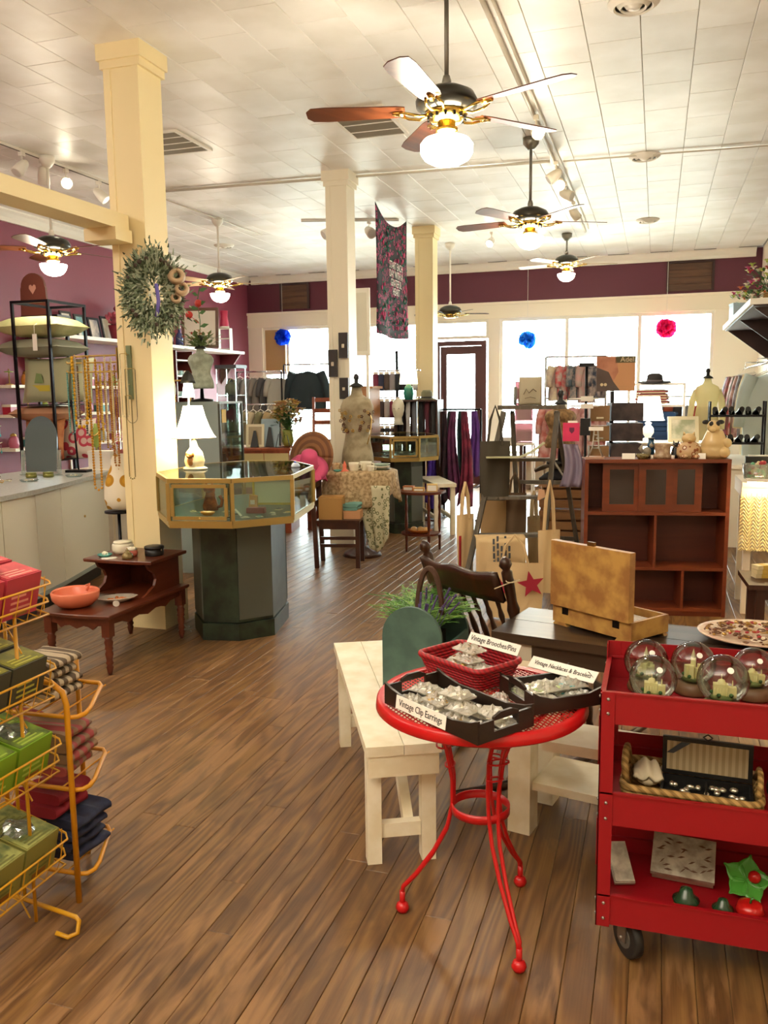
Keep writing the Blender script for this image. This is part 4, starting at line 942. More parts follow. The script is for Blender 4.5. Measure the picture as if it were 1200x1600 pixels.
# tubular rack behind with folded cloths
t = thing('tube_shelf_rack', 'yellow tubular floor rack with curved shelves behind the wire rack', 'rack', (-1.72, 2.10, 0))
MB().tube([(0, 0, 0), (0, 0, .66), (-.012, 0, .70), (-.05, 0, .725), (-.12, 0, .73), (-.5, 0, .73)], .0095, 10).build('post', yel2, t)
MB().tube([(-.16, .26, 0), (-.16, .26, .73)], .0085, 8).build('post', yel2, t); MB().tube([(-.5, .26, 0), (-.5, .26, .73)], .0085, 8).build('post', yel2, t)
for z in (.615, .375, .09):
    MB().tube([(-.55, .012, z-.01), (-.2, .012, z-.005), (.0, .0115, z), (.026, .018, z+.003), (.036, .04, z+.006), (.026, .08, z+.01), (-.05, .24, z+.02), (-.075, .265, z+.02), (-.55, .27, z+.01)], .0075, 8).build('shelf_loop', yel2, t)
    b = MB()
    for q in range(6): b.tube([(-.05-.08*q, .015, z), (-.05-.08*q, .265, z+.016)], .003, 5)
    b.build('shelf_wires', yel2, t, kind='stuff')
def folded(name, label, loc, sx, sy, n, m_, seed, h=.028, group=None):
    rn = random.Random(seed); t = thing(name, label, 'cloth', loc, rn.uniform(-.1, .1), group)
    for k in range(n):
        ph = rn.uniform(0, 6); ox, oy = rn.uniform(-.012, .012), rn.uniform(-.012, .012); z0 = k*h
        def sec(u, v):      # folded layer: loop section in x, wavy
            a = 2*PI*u; x = (abs(math.cos(a))**.35)*(1 if math.cos(a) > 0 else -1)*sx/2; z = z0+h/2+(abs(math.sin(a))**.6)*(1 if math.sin(a) > 0 else -1)*h*.48
            w = .004*math.sin(v*14+ph)+.003*math.sin(v*31+ph+u*9)
            return (x*(1+.03*math.sin(v*7+ph))+ox, (v-.5)*sy+oy, z+w*(math.sin(a) > 0)+k*.002)
        b = MB().grid(lambda v, u: sec(u, v), 12, 20)
        for v_ in (0, 1):
            r_ = [Vector(sec(u/20, v_)) for u in range(20)]; b.add(r_, [tuple(range(20)) if v_ else tuple(reversed(range(20)))])
        b.build('fold', m_, t)
    return t
stp = mat('brown_stripe_cloth', '5e5040', .8, kind='stripe', c2='b8aa90', axis='Y', scale=9)
folded('folded_cloth', 'brown and cream striped cloth folded on the top loop of the yellow rack', (-1.90, 2.225, .637), .18, .15, 4, stp, 1, .031)
folded('folded_cloth', 'brown striped cloth folded behind the second soap basket', (-2.13, 2.235, .637), .2, .2, 3, stp, 12, .03)
folded('folded_cloth', 'pink and taupe striped cloth folded on the middle loop of the yellow rack', (-1.86, 2.21, .397), .20, .15, 4, mat('pink_stripe_cloth', 'a04848', .8, kind='stripe', c2='8c7058', axis='Y', scale=7), 2, .036)
folded('folded_cloth', 'taupe and pink striped cloth folded farther left on the middle loop', (-2.11, 2.23, .397), .22, .2, 4, mat('pink_stripe_cloth', 'a04848', .8, kind='stripe', c2='8c7058', axis='Y', scale=7), 21, .03)
folded('folded_cloth', 'navy cloth folded on the lowest loop of the yellow rack', (-1.85, 2.22, .112), .23, .17, 4, mat('navy_cloth', '20243c', .85, kind='noise', c2='2c3450', scale=20), 3, .032)
folded('folded_cloth', 'crimson cloth folded on top of the navy cloth', (-1.89, 2.21, .251), .18, .15, 2, mat('crimson_cloth', '8c1a28', .8), 4, .036)

# --- step end table
t = thing('end_table', 'two-tier mahogany step end table with turned legs in front of the first column', 'table', (-3.43, 4.03, 0), 0)
mh = mat('end_table_wood', '6a3520', .3, kind='wood', c2='4c2012', axis='Y', scale=6)
def slab(x0, x1, y0, y1, z0, z1, bow=.02):
    n = 8; p = [(x0+(x1-x0)*i/n, y0-bow*math.sin(PI*i/n)) for i in range(n+1)]+[(x1, y1), (x0, y1)]
    cx, cy = (x0+x1)/2, (y0+y1)/2; b = MB(); lo = [(cx+(x-cx)*.985, cy+(y-cy)*.99) for x, y in p]
    nn = len(p); vs = [(x, y, z0) for x, y in lo]+[(x, y, z0+(z1-z0)*.45) for x, y in p]+[(x, y, z1-.004) for x, y in p]+[(x, y, z1) for x, y in lo]
    fs = [tuple(reversed(range(nn)))]+[tuple(range(3*nn, 4*nn))]
    for L_ in range(3): fs += [(L_*nn+i, L_*nn+(i+1) % nn, (L_+1)*nn+(i+1) % nn, (L_+1)*nn+i) for i in range(nn)]
    return b.add(vs, fs)
slab(-.02, .48, -.02, .86, .345, .367).build('lower_top', mh, t)
slab(-.03, .47, .44, .86, .575, .597, .012).build('upper_top', mh, t)
ap = [(0, 0), (.40, 0), (.40, -.045), (.34, -.05), (.31, -.075), (.28, -.06), (.25, -.055), (.2, -.075), (.15, -.055), (.12, -.06), (.09, -.075), (.06, -.05), (0, -.045)]
YZ = Matrix(((0,0,1,0),(1,0,0,0),(0,1,0,0),(0,0,0,1))); XZ = Matrix(((1,0,0,0),(0,0,1,0),(0,1,0,0),(0,0,0,1)))
MB().prism([(x, y) for x, y in ap][::-1], 0, .018, Matrix.Translation((.03, .01, .344)) @ XZ).build('apron', mh, t)
for x in (.02, .425): MB().prism([(x_*1.85, y) for x_, y in ap][::-1], 0, .018, Matrix.Translation((x, .05, .344)) @ YZ).build('apron', mh, t)
for x in (.03, .40):      # shaped side supports of the upper shelf
    MB().prism([(.42, .368), (.84, .368), (.84, .574), (.47, .574), (.50, .53), (.55, .50), (.57, .46), (.55, .42), (.48, .39)], 0, .018, Matrix.Translation((x, 0, 0)) @ YZ).build('side_support', mh, t)
MB().bx(.05, .40, .825, .84, .368, .574).build('back_panel', mh, t)
prof = [(.012, 0), (.016, .02), (.022, .05), (.016, .06), (.024, .075), (.018, .09), (.025, .13), (.019, .15), (.026, .16), (.022, .175), (.027, .20), (.02, .215), (.028, .23)]
for x in (.03, .43):
    for y in (.03, .82): MB().lathe(prof, c=(x, y, 0), n=14).bx(x-.026, x+.026, y-.026, y+.026, .231, .344).build('leg', mh, t)
t = thing('bowl', 'large peach pink ceramic bowl with wavy rim on the lower tier of the end table', 'bowl', (-3.30, 4.17, .3675), .3)
pk = mat('peach_glaze', 'd8785a', .25)
MB().lathe([(0, 0), (.07, 0), (.10, .012), (.135, .05), (.142, .09), (.135, .10), (.128, .088), (.12, .05), (.09, .022), (0, .018)], n=36, wav=(.03, 3)).build('body', pk, t)
MB().sph((.02, -.02, .045), (.035, .025, .012), 10, 6).build('pebble', mat('grey_pebble', '8a8074', .5), t)
MB().tube([(.05, .06, .08), (.06, .08, .12), (.04, .07, .11)], .008, 7).build('handle', pk, t)
t = thing('shell_dish', 'shell-shaped dish with coppery trinkets on the end table', 'dish', (-3.12, 4.33, .3675), .7)
MB().lathe([(0, 0), (.05, 0), (.06, .006), (.12, .03), (.115, .034), (.05, .012), (0, .010)], n=30, sy=.62, wav=(.04, 9)).build('shell', mat('pearl_shell', 'c8bcae', .2, .3), t)
b = MB(); rn = random.Random(9)
for k in range(14): b.sph((rn.uniform(-.06, .06), rn.uniform(-.03, .03), .022), (rn.uniform(.008, .016), .01, .009), 7, 4)
b.build('trinkets', mat('copper', 'b86c3c', .3, .8), t, kind='stuff')
o = thing('price_tag', 'round white price tag hanging from the end table beside the shell dish', 'tag', (-3.06, 4.20, .372), 0); MB().tube([(0, 0, .002), (0, -.002, .002)], .02, 14).build('card', paper, o); o.rotation_euler = (.3, 0, .5); o.location = (-3.05, 4.22, .385); 
t = thing('wood_bracelet', 'dark slatted wooden coaster lying at the back of the end table lower tier', 'coaster', (-3.28, 4.42, .3675), .3)
for k in range(5): MB().box((0, -.04+.02*k, .006), (.11, .016, .012)).build('slat', walnut, t)
ivory = mat('ivory_china', 'e8e2cc', .3); pinkc = mat('pink_china', 'c86c5c', .3)
zU = .5975
t = thing('round_pot', 'squat ivory ribbed china pot at the back of the end table top', 'pot', (-3.32, 4.70, zU)); MB().lathe([(0, 0), (.06, 0), (.068, .02), (.068, .055), (.06, .066), (0, .07)], n=28, wav=(.03, 14)).build('body', ivory, t); MB().lathe([(.0, .07), (.062, .068), (.058, .078), (0, .082)], n=24).build('lid', ivory, t)
t = thing('china_box', 'small pink and white lidded china box beside the ivory pot', 'pot', (-3.20, 4.62, zU)); MB().lathe([(0, 0), (.035, 0), (.04, .02), (.036, .038), (0, .04)], n=20).build('body', pinkc, t); MB().lathe([(0, .04), (.039, .04), (.03, .055), (0, .06)], n=20).build('lid', ivory, t)
t = thing('teal_saucer', 'small teal saucer with a white shell at the front left of the end table top', 'dish', (-3.36, 4.56, zU)); MB().lathe([(0, 0), (.03, 0), (.048, .012), (.046, .016), (.03, .007), (0, .007)], n=22).build('saucer', mat('teal_glaze', '5aa8a0', .25), t); MB().sph((0, 0, .02), (.02, .015, .014), 10, 6).build('shell', ivory, t)
t = thing('beaded_jar', 'tiny beaded brown jar with lid in front of the pink china box', 'jar', (-3.17, 4.53, zU)); MB().lathe([(0, 0), (.032, 0), (.036, .012), (.03, .03), (.018, .042), (.008, .048), (.01, .056), (0, .06)], n=18, wav=(.05, 9)).build('body', mat('bronze_glass', '8a7a50', .25, .3), t); MB().lathe([(0, .06), (.006, .062), (0, .07)], n=8).build('finial', goldt, t)
t = thing('hat_tin', 'round black lidded tin at the right of the end table top', 'tin', (-3.07, 4.68, zU)); MB().lathe([(0, 0), (.058, 0), (.06, .004), (.06, .045), (0, .045)], n=28).build('body', blackp, t); MB().lathe([(0, .046), (.063, .044), (.063, .058), (.055, .062), (0, .062)], n=28).build('lid', blackp, t); MB().box((.061, -.01, .04), (.003, .012, .016)).build('clasp', silv, t)
o = thing('doily', 'white paper doily under the small pots on the end table', 'doily', (-3.30, 4.52, .5972)); MB().lathe([(0, 0), (.05, 0), (.05, .0006), (0, .0006)], n=20, wav=(.06, 10)).build('paper', paper, o)

# --- sales counter at the left
t = thing('sales_counter', 'long white-fronted sales counter with grey top carrying the oval table mirror', 'counter', (0, 0, 0))
fp = [(-4.22, 3.4), (-4.29, 4.71), (-4.36, 5.13), (-4.47, 5.55), (-4.8, 6.6)]
def off(p, d_): return (p[0]-d_, p[1])
body = [(x-.02, y) for x, y in fp]+[(-5.55, 6.6), (-5.55, 3.4)]
MB().prism(body, .13, .915).build('carcass', mat('counter_inner', 'cfc8b4', .5), t)
pw = mat('counter_white', 'e6e4d6', .5, kind='stripe', c2='dcd8c6', axis='Y', scale=60)
for a, b_ in zip(fp, fp[1:]): MB().beam((a[0]-.008, a[1]+.004, .53), (b_[0]-.008, b_[1]-.004, .53), .016, .76).build('front_panel', pw, t)
MB().beam((fp[-1][0]-.02, 6.61, .53), (-5.5, 6.61, .53), .012, .76).build('end_panel', pw, t)
MB().prism([(x+.03, y) for x, y in fp]+[(-4.78, 6.68), (-5.6, 6.68), (-5.6, 3.4)], .915, .95).build('worktop', mat('counter_top_grey', 'b8bcb8', .3, kind='noise', c2='a8aca8', scale=50), t)
MB().prism([(x+.006, y) for x, y in fp]+[(-5.5, 6.55), (-5.5, 3.4)], .132, .165).build('base_rail', mat('grey_blue_trim', '98a4a0', .5), t)
MB().prism([(x-.06, y) for x, y in fp[:-1]]+[(-4.84, 6.5), (-5.5, 6.5), (-5.5, 3.4)], 0, .1315).build('toe_kick', blackp, t)
MB().lathe([(0, 0), (.012, .002), (.01, .006), (0, .008)], c=(0, 0, 0), n=12, M=Matrix.Translation((-4.60, 6.0, .62)) @ Matrix.Rotation(PI/2, 4, 'Y')).build('lock', goldt, t)
zc = .9505
# table mirror on the counter
t = thing('table_mirror', 'oval-topped acrylic table mirror standing on the sales counter', 'mirror', (-5.12, 6.12, zc), math.radians(-50)); t.rotation_euler = (math.radians(-8), 0, math.radians(20))
mo = [(-.13, .0), (.13, .0), (.14, .2)]+[(.14*math.cos(a), .3+.19*math.sin(a)) for a in [PI*k/14 for k in range(0, 15)]]+[(-.14, .2)]
MB().prism(mo, 0, .006, Matrix.Translation((0, .01, .03)) @ XZ).build('mirror_glass', mat('mirror_grey', '6f8090', .08, .9), t)
MB().bx(-.17, .17, -.04, .06, 0, .01).bx(-.17, -.14, .0, .02, .01, .22).bx(.14, .17, .0, .02, .01, .22).build('acrylic_stand', glass('acrylic', 'e6f0f0', .15, .05, body=.15), t)
for i, (x, y) in enumerate(((-5.02, 5.88), (-4.92, 5.97))):
    t = thing('trinket_pot', ['green-gold trinket pot in front of the mirror', 'darker trinket pot to the right of the mirror front'][i], 'pot', (x, y, zc)); MB().lathe([(0, 0), (.04, 0), (.046, .01), (.044, .035), (0, .036)], n=18).build('body', mat('olive_lustre', '7a7a3c', .3, .4), t); MB().lathe([(0, .036), (.046, .037), (.04, .046), (0, .048)], n=18).build('lid', mat('olive_lustre', '7a7a3c', .3, .4), t)
# black T display stand with hanging ornament
t = thing('necklace_stand', 'slim black necklace stand on a square base at the counter end', 'stand', (-4.98, 6.45, zc), .2)
MB().bx(-.10, .10, -.06, .06, 0, .022).build('stand_base', blackm, t); MB().tube([(0, 0, .02), (-.03, 0, .65)], .009, 8).build('pole', blackm, t); MB().cyl((-.14, 0, .62), (.08, 0, .64), .005).build('crossbar', blackm, t)
def necklace(label, x, y, ztop, L_, w, bead, m_, group=None, ry=0, par=None):
    t = thing('necklace', label, 'necklace', (x, y, ztop), ry, group); b = MB(); n = int((2*L_+PI*w/2)/(bead*2.0))
    for k in range(n):
        s = k/n*(2*L_); 
        if s < L_-w/2: q = V(-w/2, 0, -s)
        elif s > L_+w/2: q = V(w/2, 0, -(2*L_-s))
        else: a = (s-(L_-w/2))/w*PI; q = V(-w/2*math.cos(a), 0, -(L_-w/2)-w/2*math.sin(a))
        b.sph(q, bead, 6, 4)
    b.build('beads', m_, t, kind='stuff'); MB().tube([(-w/2, 0, 0), (-w/4, 0, .006), (w/4, 0, .006), (w/2, 0, 0)], .002, 4).build('clasp', goldt, t)
    return t
rr_ = lambda a, b_: random.uniform(a, b_)
# brass rail arm fixed to the first column with necklaces
t = thing('necklace_rail', 'double brass necklace rail fixed to the left side of the first column', 'rail', (-3.505, 5.06, 0))
for z, y, L_ in ((1.90, -.02, .36), (1.86, .10, .52), (1.79, -.03, .42)): MB().tube([(0, y, z), (-L_, y, z), (-L_-.008, y, z+.012)], .006, 8).build('bar', goldt, t)
MB().bx(-.006, .0, -.05, .14, 1.74, 1.95).build('wall_plate', goldt, t)
ycol = mat('yellow_beads', 'd9a916', .3); ycol2 = mat('mustard_beads', 'b8820e', .35); nk = [(ycol, 'chunky yellow bead necklace at the left of the brass rail', -.33, -.02, 1.89, .48, .10, .014), (mat('silver_beads', 'b8b4a8', .3, .5), 'grey bead necklace inside the chunky yellow one', -.30, -.05, 1.885, .42, .06, .007),
    (ycol2, 'long mustard bead necklace hanging down to the yellow gourd', -.22, -.02, 1.89, .92, .06, .010), (ycol2, 'mustard rope necklace behind the long one', -.19, .10, 1.85, .6, .04, .008), (mat('ivory_beads', 'd8cda8', .35), 'ivory bead necklace nearest the first column', -.09, -.02, 1.89, .60, .05, .007), (mat('pale_gold_beads', 'c9b878', .35), 'pale gold bead necklace beside the column corner', -.03, -.03, 1.785, .45, .045, .006), (mat('turquoise_beads', '5a9c98', .35), 'turquoise bead necklace on the left tip of the brass rail', -.40, -.03, 1.785, .42, .04, .007)]
for m_, lb, dx, dy, z, L_, w, bd_ in nk: necklace(lb, -3.505+dx, 5.06+dy-.009, z, L_, w, bd_, m_)
# necklaces on the column front, hung from a small wooden bar
t = thing('hook_board', 'narrow green hook board on the front of the first column', 'hook board', (-3.41, 5.017, 1.60)); MB().bx(-.018, .018, -.014, 0, 0, .36).build('board', mat('verdigris', '6f7c5a', .5), t)
for k in range(3): MB().tube([(0, -.014, .30-.1*k), (0, -.035, .30-.1*k), (0, -.038, .315-.1*k)], .003, 5).build('hook', goldt, t)
necklace('long ivory bead necklace hanging on the front of the first column', -3.43, 4.972, 1.90, .42, .05, .006, mat('ivory_beads', 'd8cda8', .35))
necklace('thin black cord necklace on the front of the first column', -3.385, 4.978, 1.80, .36, .08, .0028, blackp)
necklace('gold chain necklace reaching lowest on the front of the first column', -3.40, 4.966, 1.62, .56, .045, .0055, mat('antique_gold_beads', '8c7c4c', .35, .5))
# yellow and white gourd-shaped cushion behind the counter end
t = thing('patterned_bag', 'white fabric bag with big mustard circles hanging by the column', 'bag', (-3.72, 5.24, .80)); wm_ = mat('mustard_spot_fabric', 'c99a28', .8, kind='blob', c2='ebe4d0', c3='b8861c', scale=9)
MB().lathe([(0, 0), (.09, .01), (.11, .08), (.105, .18), (.07, .27), (.045, .32), (.04, .37), (.02, .40), (0, .41)], n=22, sy=.6).build('body', wm_, t)
MB().tube([(-.02, 0, .39), (.0, 0, .5), (.02, 0, .39)], .006, 6).build('strap', wm_, t)
MB().cyl((0, 0, -.80), (0, 0, -.02), .012).lathe([(0, -.80), (.12, -.80), (.12, -.785), (0, -.78)], n=18).lathe([(0, -.02), (.1, -.02), (.1, -.004), (0, -.004)], n=18).build('pedestal_stand', blackm, t)
# outlet plug cord behind end table
o = thing('power_cord', 'coiled pale power cord on the floor between the end table and the green pedestal', 'cord', (-3.05, 4.98, 0)); MB().tube([V(.04*math.cos(a*1.3), .03*math.sin(a*1.7), .006+.012*a/3) for a in [k*.35 for k in range(40)]], .003, 5).build('wire', mat('clear_cord', 'a8a89c', .4), o)

# --- octagonal display case
verts = [(-3.2, 4.96), (-2.87, 4.56), (-2.47, 4.63), (-2.2, 4.94), (-2.36, 5.67), (-2.69, 6.07), (-3.09, 6.0), (-3.27, 5.69)]
occ = (-2.78, 5.315)
gmar = mat('green_marble', '2c3a2c', .3, kind='noise', c2='182018', scale=9); greyp = mat('grey_panel', '50544c', .4)
def octcase(label, c, rz=0, sc=1.0, z0=.82, z1=1.11):
    t = thing('octagonal_display_case', label, 'display case', (c[0], c[1], 0), rz)
    P_ = [((x-occ[0])*sc, (y-occ[1])*sc) for x, y in verts]; n = 8; w = .026
    ins = lambda k: [(x*k, y*k) for x, y in P_]
    MB().prism(ins(.99), z0, z0+.025).build('deck', mat('case_deck', '2e4640', .35), t)
    MB().prism(ins(1.005), z0-.02, z0).build('bottom_frame', goldp, t)
    for i in range(n):
        a, b_ = P_[i], P_[(i+1) % n]
        A, B = V(*a, 0), V(*b_, 0); d_ = (B-A).normalized(); nn = V(d_.y, -d_.x, 0)
        for zq in (z0+.012, z1-.014): MB().beam(A+V(0, 0, zq), B+V(0, 0, zq), w*.6, .028).build('edge_rail', goldp, t)
        MB().beam(A+V(0, 0, z0+.026), A+V(0, 0, z1-.028), .024, .024, (d_.x, d_.y, 0)).build('corner_post', goldp, t)
        A2, B2 = A+d_*.016-nn*.0, B-d_*.016
        MB().beam(A2+V(0, 0, (z0+z1)/2), B2+V(0, 0, (z0+z1)/2), .004, z1-z0-.058).build('side_glass', glass('case_glass', 'eef6f0', .07), t)
    MB().prism(ins(.985), z1-.006, z1-.001).build('top_glass', glass('case_glass', 'eef6f0', .07), t)
    # framed door on the second side
    A, B = V(*P_[1], 0), V(*P_[2], 0); d_ = (B-A).normalized(); nn = V(d_.y, -d_.x, 0); o_ = nn*.016; L_ = (B-A).length
    A1 = A+d_*.03+o_; B1 = B-d_*.03+o_; b = MB()
    b.beam(A1+V(0, 0, z0+.045), B1+V(0, 0, z0+.045), .014, .022).beam(A1+V(0, 0, z1-.045), B1+V(0, 0, z1-.045), .014, .022)
    b.beam(A1+V(0, 0, z0+.056), A1+V(0, 0, z1-.056), .022, .014, nn).beam(B1+V(0, 0, z0+.056), B1+V(0, 0, z1-.056), .022, .014, nn)
    dr = b.build('door', goldp, t); k = (A1+B1)/2+nn*.01; MB().sph(k+V(0, 0, z0+.045), .007, 8, 5).build('lock', goldt, dr)
    Q = ins(.62)
    MB().prism(ins(.60), .12, z0-.021).build('pedestal', gmar, t); MB().prism(Q, .0, .115).build('pedestal_foot', gmar, t); MB().prism(ins(.57), .1152, .1198).build('pedestal_groove', blackp, t)
    for i in (0, 2, 4, 6):
        A, B = V(*ins(.607)[i], 0), V(*ins(.607)[(i+1) % 8], 0); e = (B-A)
        MB().beam(A.lerp(B, .02)+V(0, 0, .46), A.lerp(B, .98)+V(0, 0, .46), .006, .64).build('corner_panel', greyp, t)
    return t
octcase('gold-framed octagonal glass display case on a green marble pedestal by the first column', occ)
zD = .8455
def item(nm, lb, cat, x, y, z, fn, rz=0):
    t = thing(nm, lb, cat, (x, y, z), rz); fn(t); return t
brownc = mat('brown_glaze', 'a8562c', .2, kind='noise', c2='6a2c18', scale=25)
def cat_fig(t):
    MB().lathe([(0, 0), (.05, 0), (.055, .03), (.04, .08), (.03, .12), (.035, .14), (.03, .165), (0, .175)], n=16).build('body', brownc, t)
    MB().sph((0, -.02, .15), (.038, .035, .032), 12, 8).cyl((-.02, -.01, .17), (-.026, -.01, .20), .012, .001, 6).cyl((.02, -.01, .17), (.026, -.01, .20), .012, .001, 6).build('head', brownc, t)
    MB().tube([(.04, 0, .02), (.08, .0, .03), (.09, 0, .07), (.07, 0, .10)], .011, 7).build('tail', brownc, t)
p = at(318, 800, z=zD); item('ceramic_cat', 'glossy brown ceramic cat figurine inside the left of the octagonal case', 'figurine', p.x-.0, p.y+.1, zD, cat_fig)
def dish_(t): MB().lathe([(0, 0), (.03, 0), (.05, .018), (.048, .024), (.028, .008), (0, .008)], n=18, sy=.7).build('bowl', mat('orange_glaze', 'd88a28', .3), t)
item('orange_dish', 'small orange dish in front of the brown ceramic cat', 'dish', -2.76, 4.84, zD, dish_)
def easel(t):
    MB().bx(-.16, .16, 0, .01, .0, .19).build('picture', mat('pale_picture', 'c8d0b8', .4), t)
    MB().bx(-.17, .17, -.012, -.001, .0, .014).bx(-.17, .17, -.012, -.001, .176, .19).bx(-.17, -.156, -.012, -.001, .014, .176).bx(.156, .17, -.012, -.001, .014, .176).build('gold_frame', mat('bright_gold_frame', 'c8b43c', .3, .6), t)
item('gold_picture_frame', 'flat gold-framed glass tray standing at the back of the octagonal case', 'frame', -2.55, 5.45, zD, easel, .25)
def redb(t): MB().bx(-.06, .06, -.03, .03, 0, .03).build('case', mat('dark_red_case', '7c1420', .4), t); MB().bx(-.058, .058, -.028, .028, .0305, .036).build('lid', mat('dark_red_case', '7c1420', .4), t)
item('ring_box', 'dark red ring box in the middle of the octagonal case', 'box', -2.5, 5.02, zD, redb, .2)
def ybox(t): MB().prism([(-.03, 0), (.03, 0), (.03, .09), (-.02, .10)], 0, .05, XZ).build('box', mat('ochre_box', 'c08a2c', .4), t); MB().box((0, -.003, .05), (.03, .002, .03)).build('front_label', paper, t)
item('ochre_box', 'ochre card box standing by the gold tray in the octagonal case', 'box', -2.60, 5.17, zD, ybox, .3)
rn = random.Random(17); gl = [silv, goldt, blackm, ivory, aqua]
nmz = ['silver bracelet', 'gold brooch', 'black brooch', 'ivory cameo', 'aqua pendant']
spots = [(-2.70, 4.72), (-2.62, 4.76), (-2.55, 4.74), (-2.47, 4.80), (-2.40, 4.86), (-2.33, 4.93), (-2.66, 4.92), (-2.58, 4.90), (-2.38, 5.02), (-2.86, 4.92), (-2.95, 4.98), (-2.30, 5.08), (-2.42, 5.20), (-2.72, 5.02), (-2.88, 5.08)]
for i, (x, y) in enumerate(spots):
    k = i % 5; t = thing('brooch', '%s on a %s card lying in the octagonal display case' % (nmz[k], ['white', 'grey', 'cream'][i//5]), 'jewellery', (x, y, zD), rn.uniform(0, 3))
    MB().bx(-.028, .028, -.02, .02, 0, .002).build('card', [paper, mat('grey_card', '8f948c', .6), mat('cream_card', 'd8cfa8', .6)][i//5], t)
    b = MB()
    if k == 0: b.tube([(.018*math.cos(a), .014*math.sin(a), .006) for a in [PI*q/6 for q in range(12)]], .0035, 6, closed=True)
    else: b.sph((0, 0, .005), (.014, .010, .005), 10, 5); [b.sph((.016*math.cos(a), .012*math.sin(a), .005), .004, 5, 3) for a in (0, 1.2, 2.5, 3.8, 5)]
    b.build('ornament', gl[k], t)
item('price_card', 'folded white price card in the middle of the octagonal case', 'card', -2.56, 4.83, zD, lambda t: MB().prism([(-.04, 0), (0, .045), (.04, 0), (.037, 0), (0, .041), (-.037, 0)], 0, .05, XZ).build('card', paper, t), .3)
item('paperweight', 'blue and clear glass paperweight on top of the octagonal case', 'paperweight', -2.42, 5.50, 1.1095, lambda t: (MB().lathe([(0, 0), (.03, 0), (.032, .01), (.022, .03), (0, .036)], n=16).build('glass_body', mat('clear_blue_glass', 'b8c4d8', .1), t), MB().sph((-.002, 0, .03), .012, 8, 5).build('blue_top', mat('cobalt', '2438a0', .2), t)))
# --- glowing table lamp on the case
shm = None
def shade_mat(name, col, s):
    if name in _mc: return _mc[name]
    m_ = bpy.data.materials.new(name); m_.use_nodes = True; nt = m_.node_tree; _mc[name] = m_; b = nt.nodes['Principled BSDF']
    b.inputs['Base Color'].default_value = rgb(col); b.inputs['Roughness'].default_value = .8; b.inputs['Emission Color'].default_value = rgb(col); b.inputs['Emission Strength'].default_value = s
    return m_
LPx, LPy = -3.06, 5.22; zT = 1.1095
t = thing('table_lamp', 'glowing table lamp with bell shade and ceramic dog base on the octagonal case', 'lamp', (LPx, LPy, zT))
MB().lathe([(0, 0), (.085, 0), (.09, .008), (.07, .02), (0, .022)], n=28, sy=.8).build('lamp_base', ivory, t)
MB().lathe([(.06, .02), (.07, .06), (.055, .12), (.025, .16), (.012, .20), (0, .2)], n=20, wav=(.05, 5)).build('body', mat('cream_ceramic', 'f0e6c0', .3, kind='noise', c2='e0c890', scale=12), t)
MB().sph((0, -.055, .06), (.028, .025, .035), 12, 8).sph((0, -.07, .10), (.022, .022, .02), 12, 8).sph((-.024, -.065, .105), (.010, .008, .016), 8, 5).sph((.024, -.065, .105), (.010, .008, .016), 8, 5).sph((0, -.092, .095), (.010, .012, .009), 8, 5).build('dog_figure', mat('dog_tan', 'b07a38', .4, kind='noise', c2='8a5420', scale=30), t)
MB().cyl((0, 0, .2), (0, 0, .3), .006, n=8).build('harp', goldt, t); MB().sph((0, 0, .28), .028, 10, 8).build('bulb', lampmat('lamp_bulb', 'fff0c8', 160), t)
sh = [(.15, .22), (.135, .24), (.11, .29), (.085, .36), (.07, .42), (.066, .44), (.064, .44), (.068, .42), (.083, .36), (.108, .29), (.133, .24), (.148, .222), (.15, .22)]
MB().lathe(sh, n=32, wav=(.035, 8)).build('lamp_shade', shade_mat('lit_shade', 'fff2cc', 14), t)
MB().tube([(.15*(1+.035*math.cos(8*a))*math.cos(a), .15*(1+.035*math.cos(8*a))*math.sin(a), .22) for a in [2*PI*k/48 for k in range(48)]], .003, 5, closed=True).build('shade_trim', goldt, t)
# spindly boudoir lamp behind it
t = thing('boudoir_lamp', 'slender lit white lamp topped with a small black ruffled shade beside the first column', 'lamp', (-3.22, 5.44, zT-.0))
MB().lathe([(0, 0), (.04, 0), (.035, .01), (.008, .02), (.006, .40), (.02, .42), (.006, .45), (.005, .52), (0, .52)], n=12).build('stem', white, t)
MB().lathe([(.045, .50), (.04, .54), (.03, .60), (.028, .62), (.026, .62), (.028, .60), (.038, .54), (.043, .50), (.045, .50)], n=16).build('lamp_shade', shade_mat('lit_shade2', 'fffaf0', 9), t)
MB().lathe([(.055, .60), (.05, .62), (.035, .66), (.01, .69), (0, .69)], n=16, wav=(.12, 6)).build('ruffled_cap', blackp, t)
# --- wreath on the first column
t = thing('wreath', 'frosted evergreen wreath with tan ribbon hung on the first column', 'wreath', (-3.15, 4.94, 2.29), math.radians(32))
rn = random.Random(2); fr = [MB() for _ in range(3)]
for k in range(3000):
    a = rn.uniform(0, 2*PI); rr1 = rn.gauss(.135, .038); c = V(rr1*math.cos(a)*.95, rn.uniform(-.06, .04), rr1*math.sin(a)*1.35)
    d_ = (V(math.cos(a), rn.uniform(-.9, .2), math.sin(a)*1.2)+V(rn.gauss(0, .5), rn.gauss(0, .4), rn.gauss(0, .5))).normalized(); l = rn.uniform(.02, .05)
    s1 = d_.cross(V(0, 1, .3)).normalized()*.0065; fr[k % 3].add([c-s1, c+s1, c+d_*l+s1*.3, c+d_*l-s1*.3], [(0, 1, 2, 3)]).add([c-V(0, .006, 0), c+V(0, .006, 0), c+d_*l], [(0, 1, 2)])
for b, m_ in zip(fr, (mat('frosted_green', 'b4bfa8', .7), mat('sage_green', '8a9a7c', .7), mat('dark_needle', '4c5c44', .7))): b.build('needles', m_, t, kind='stuff')
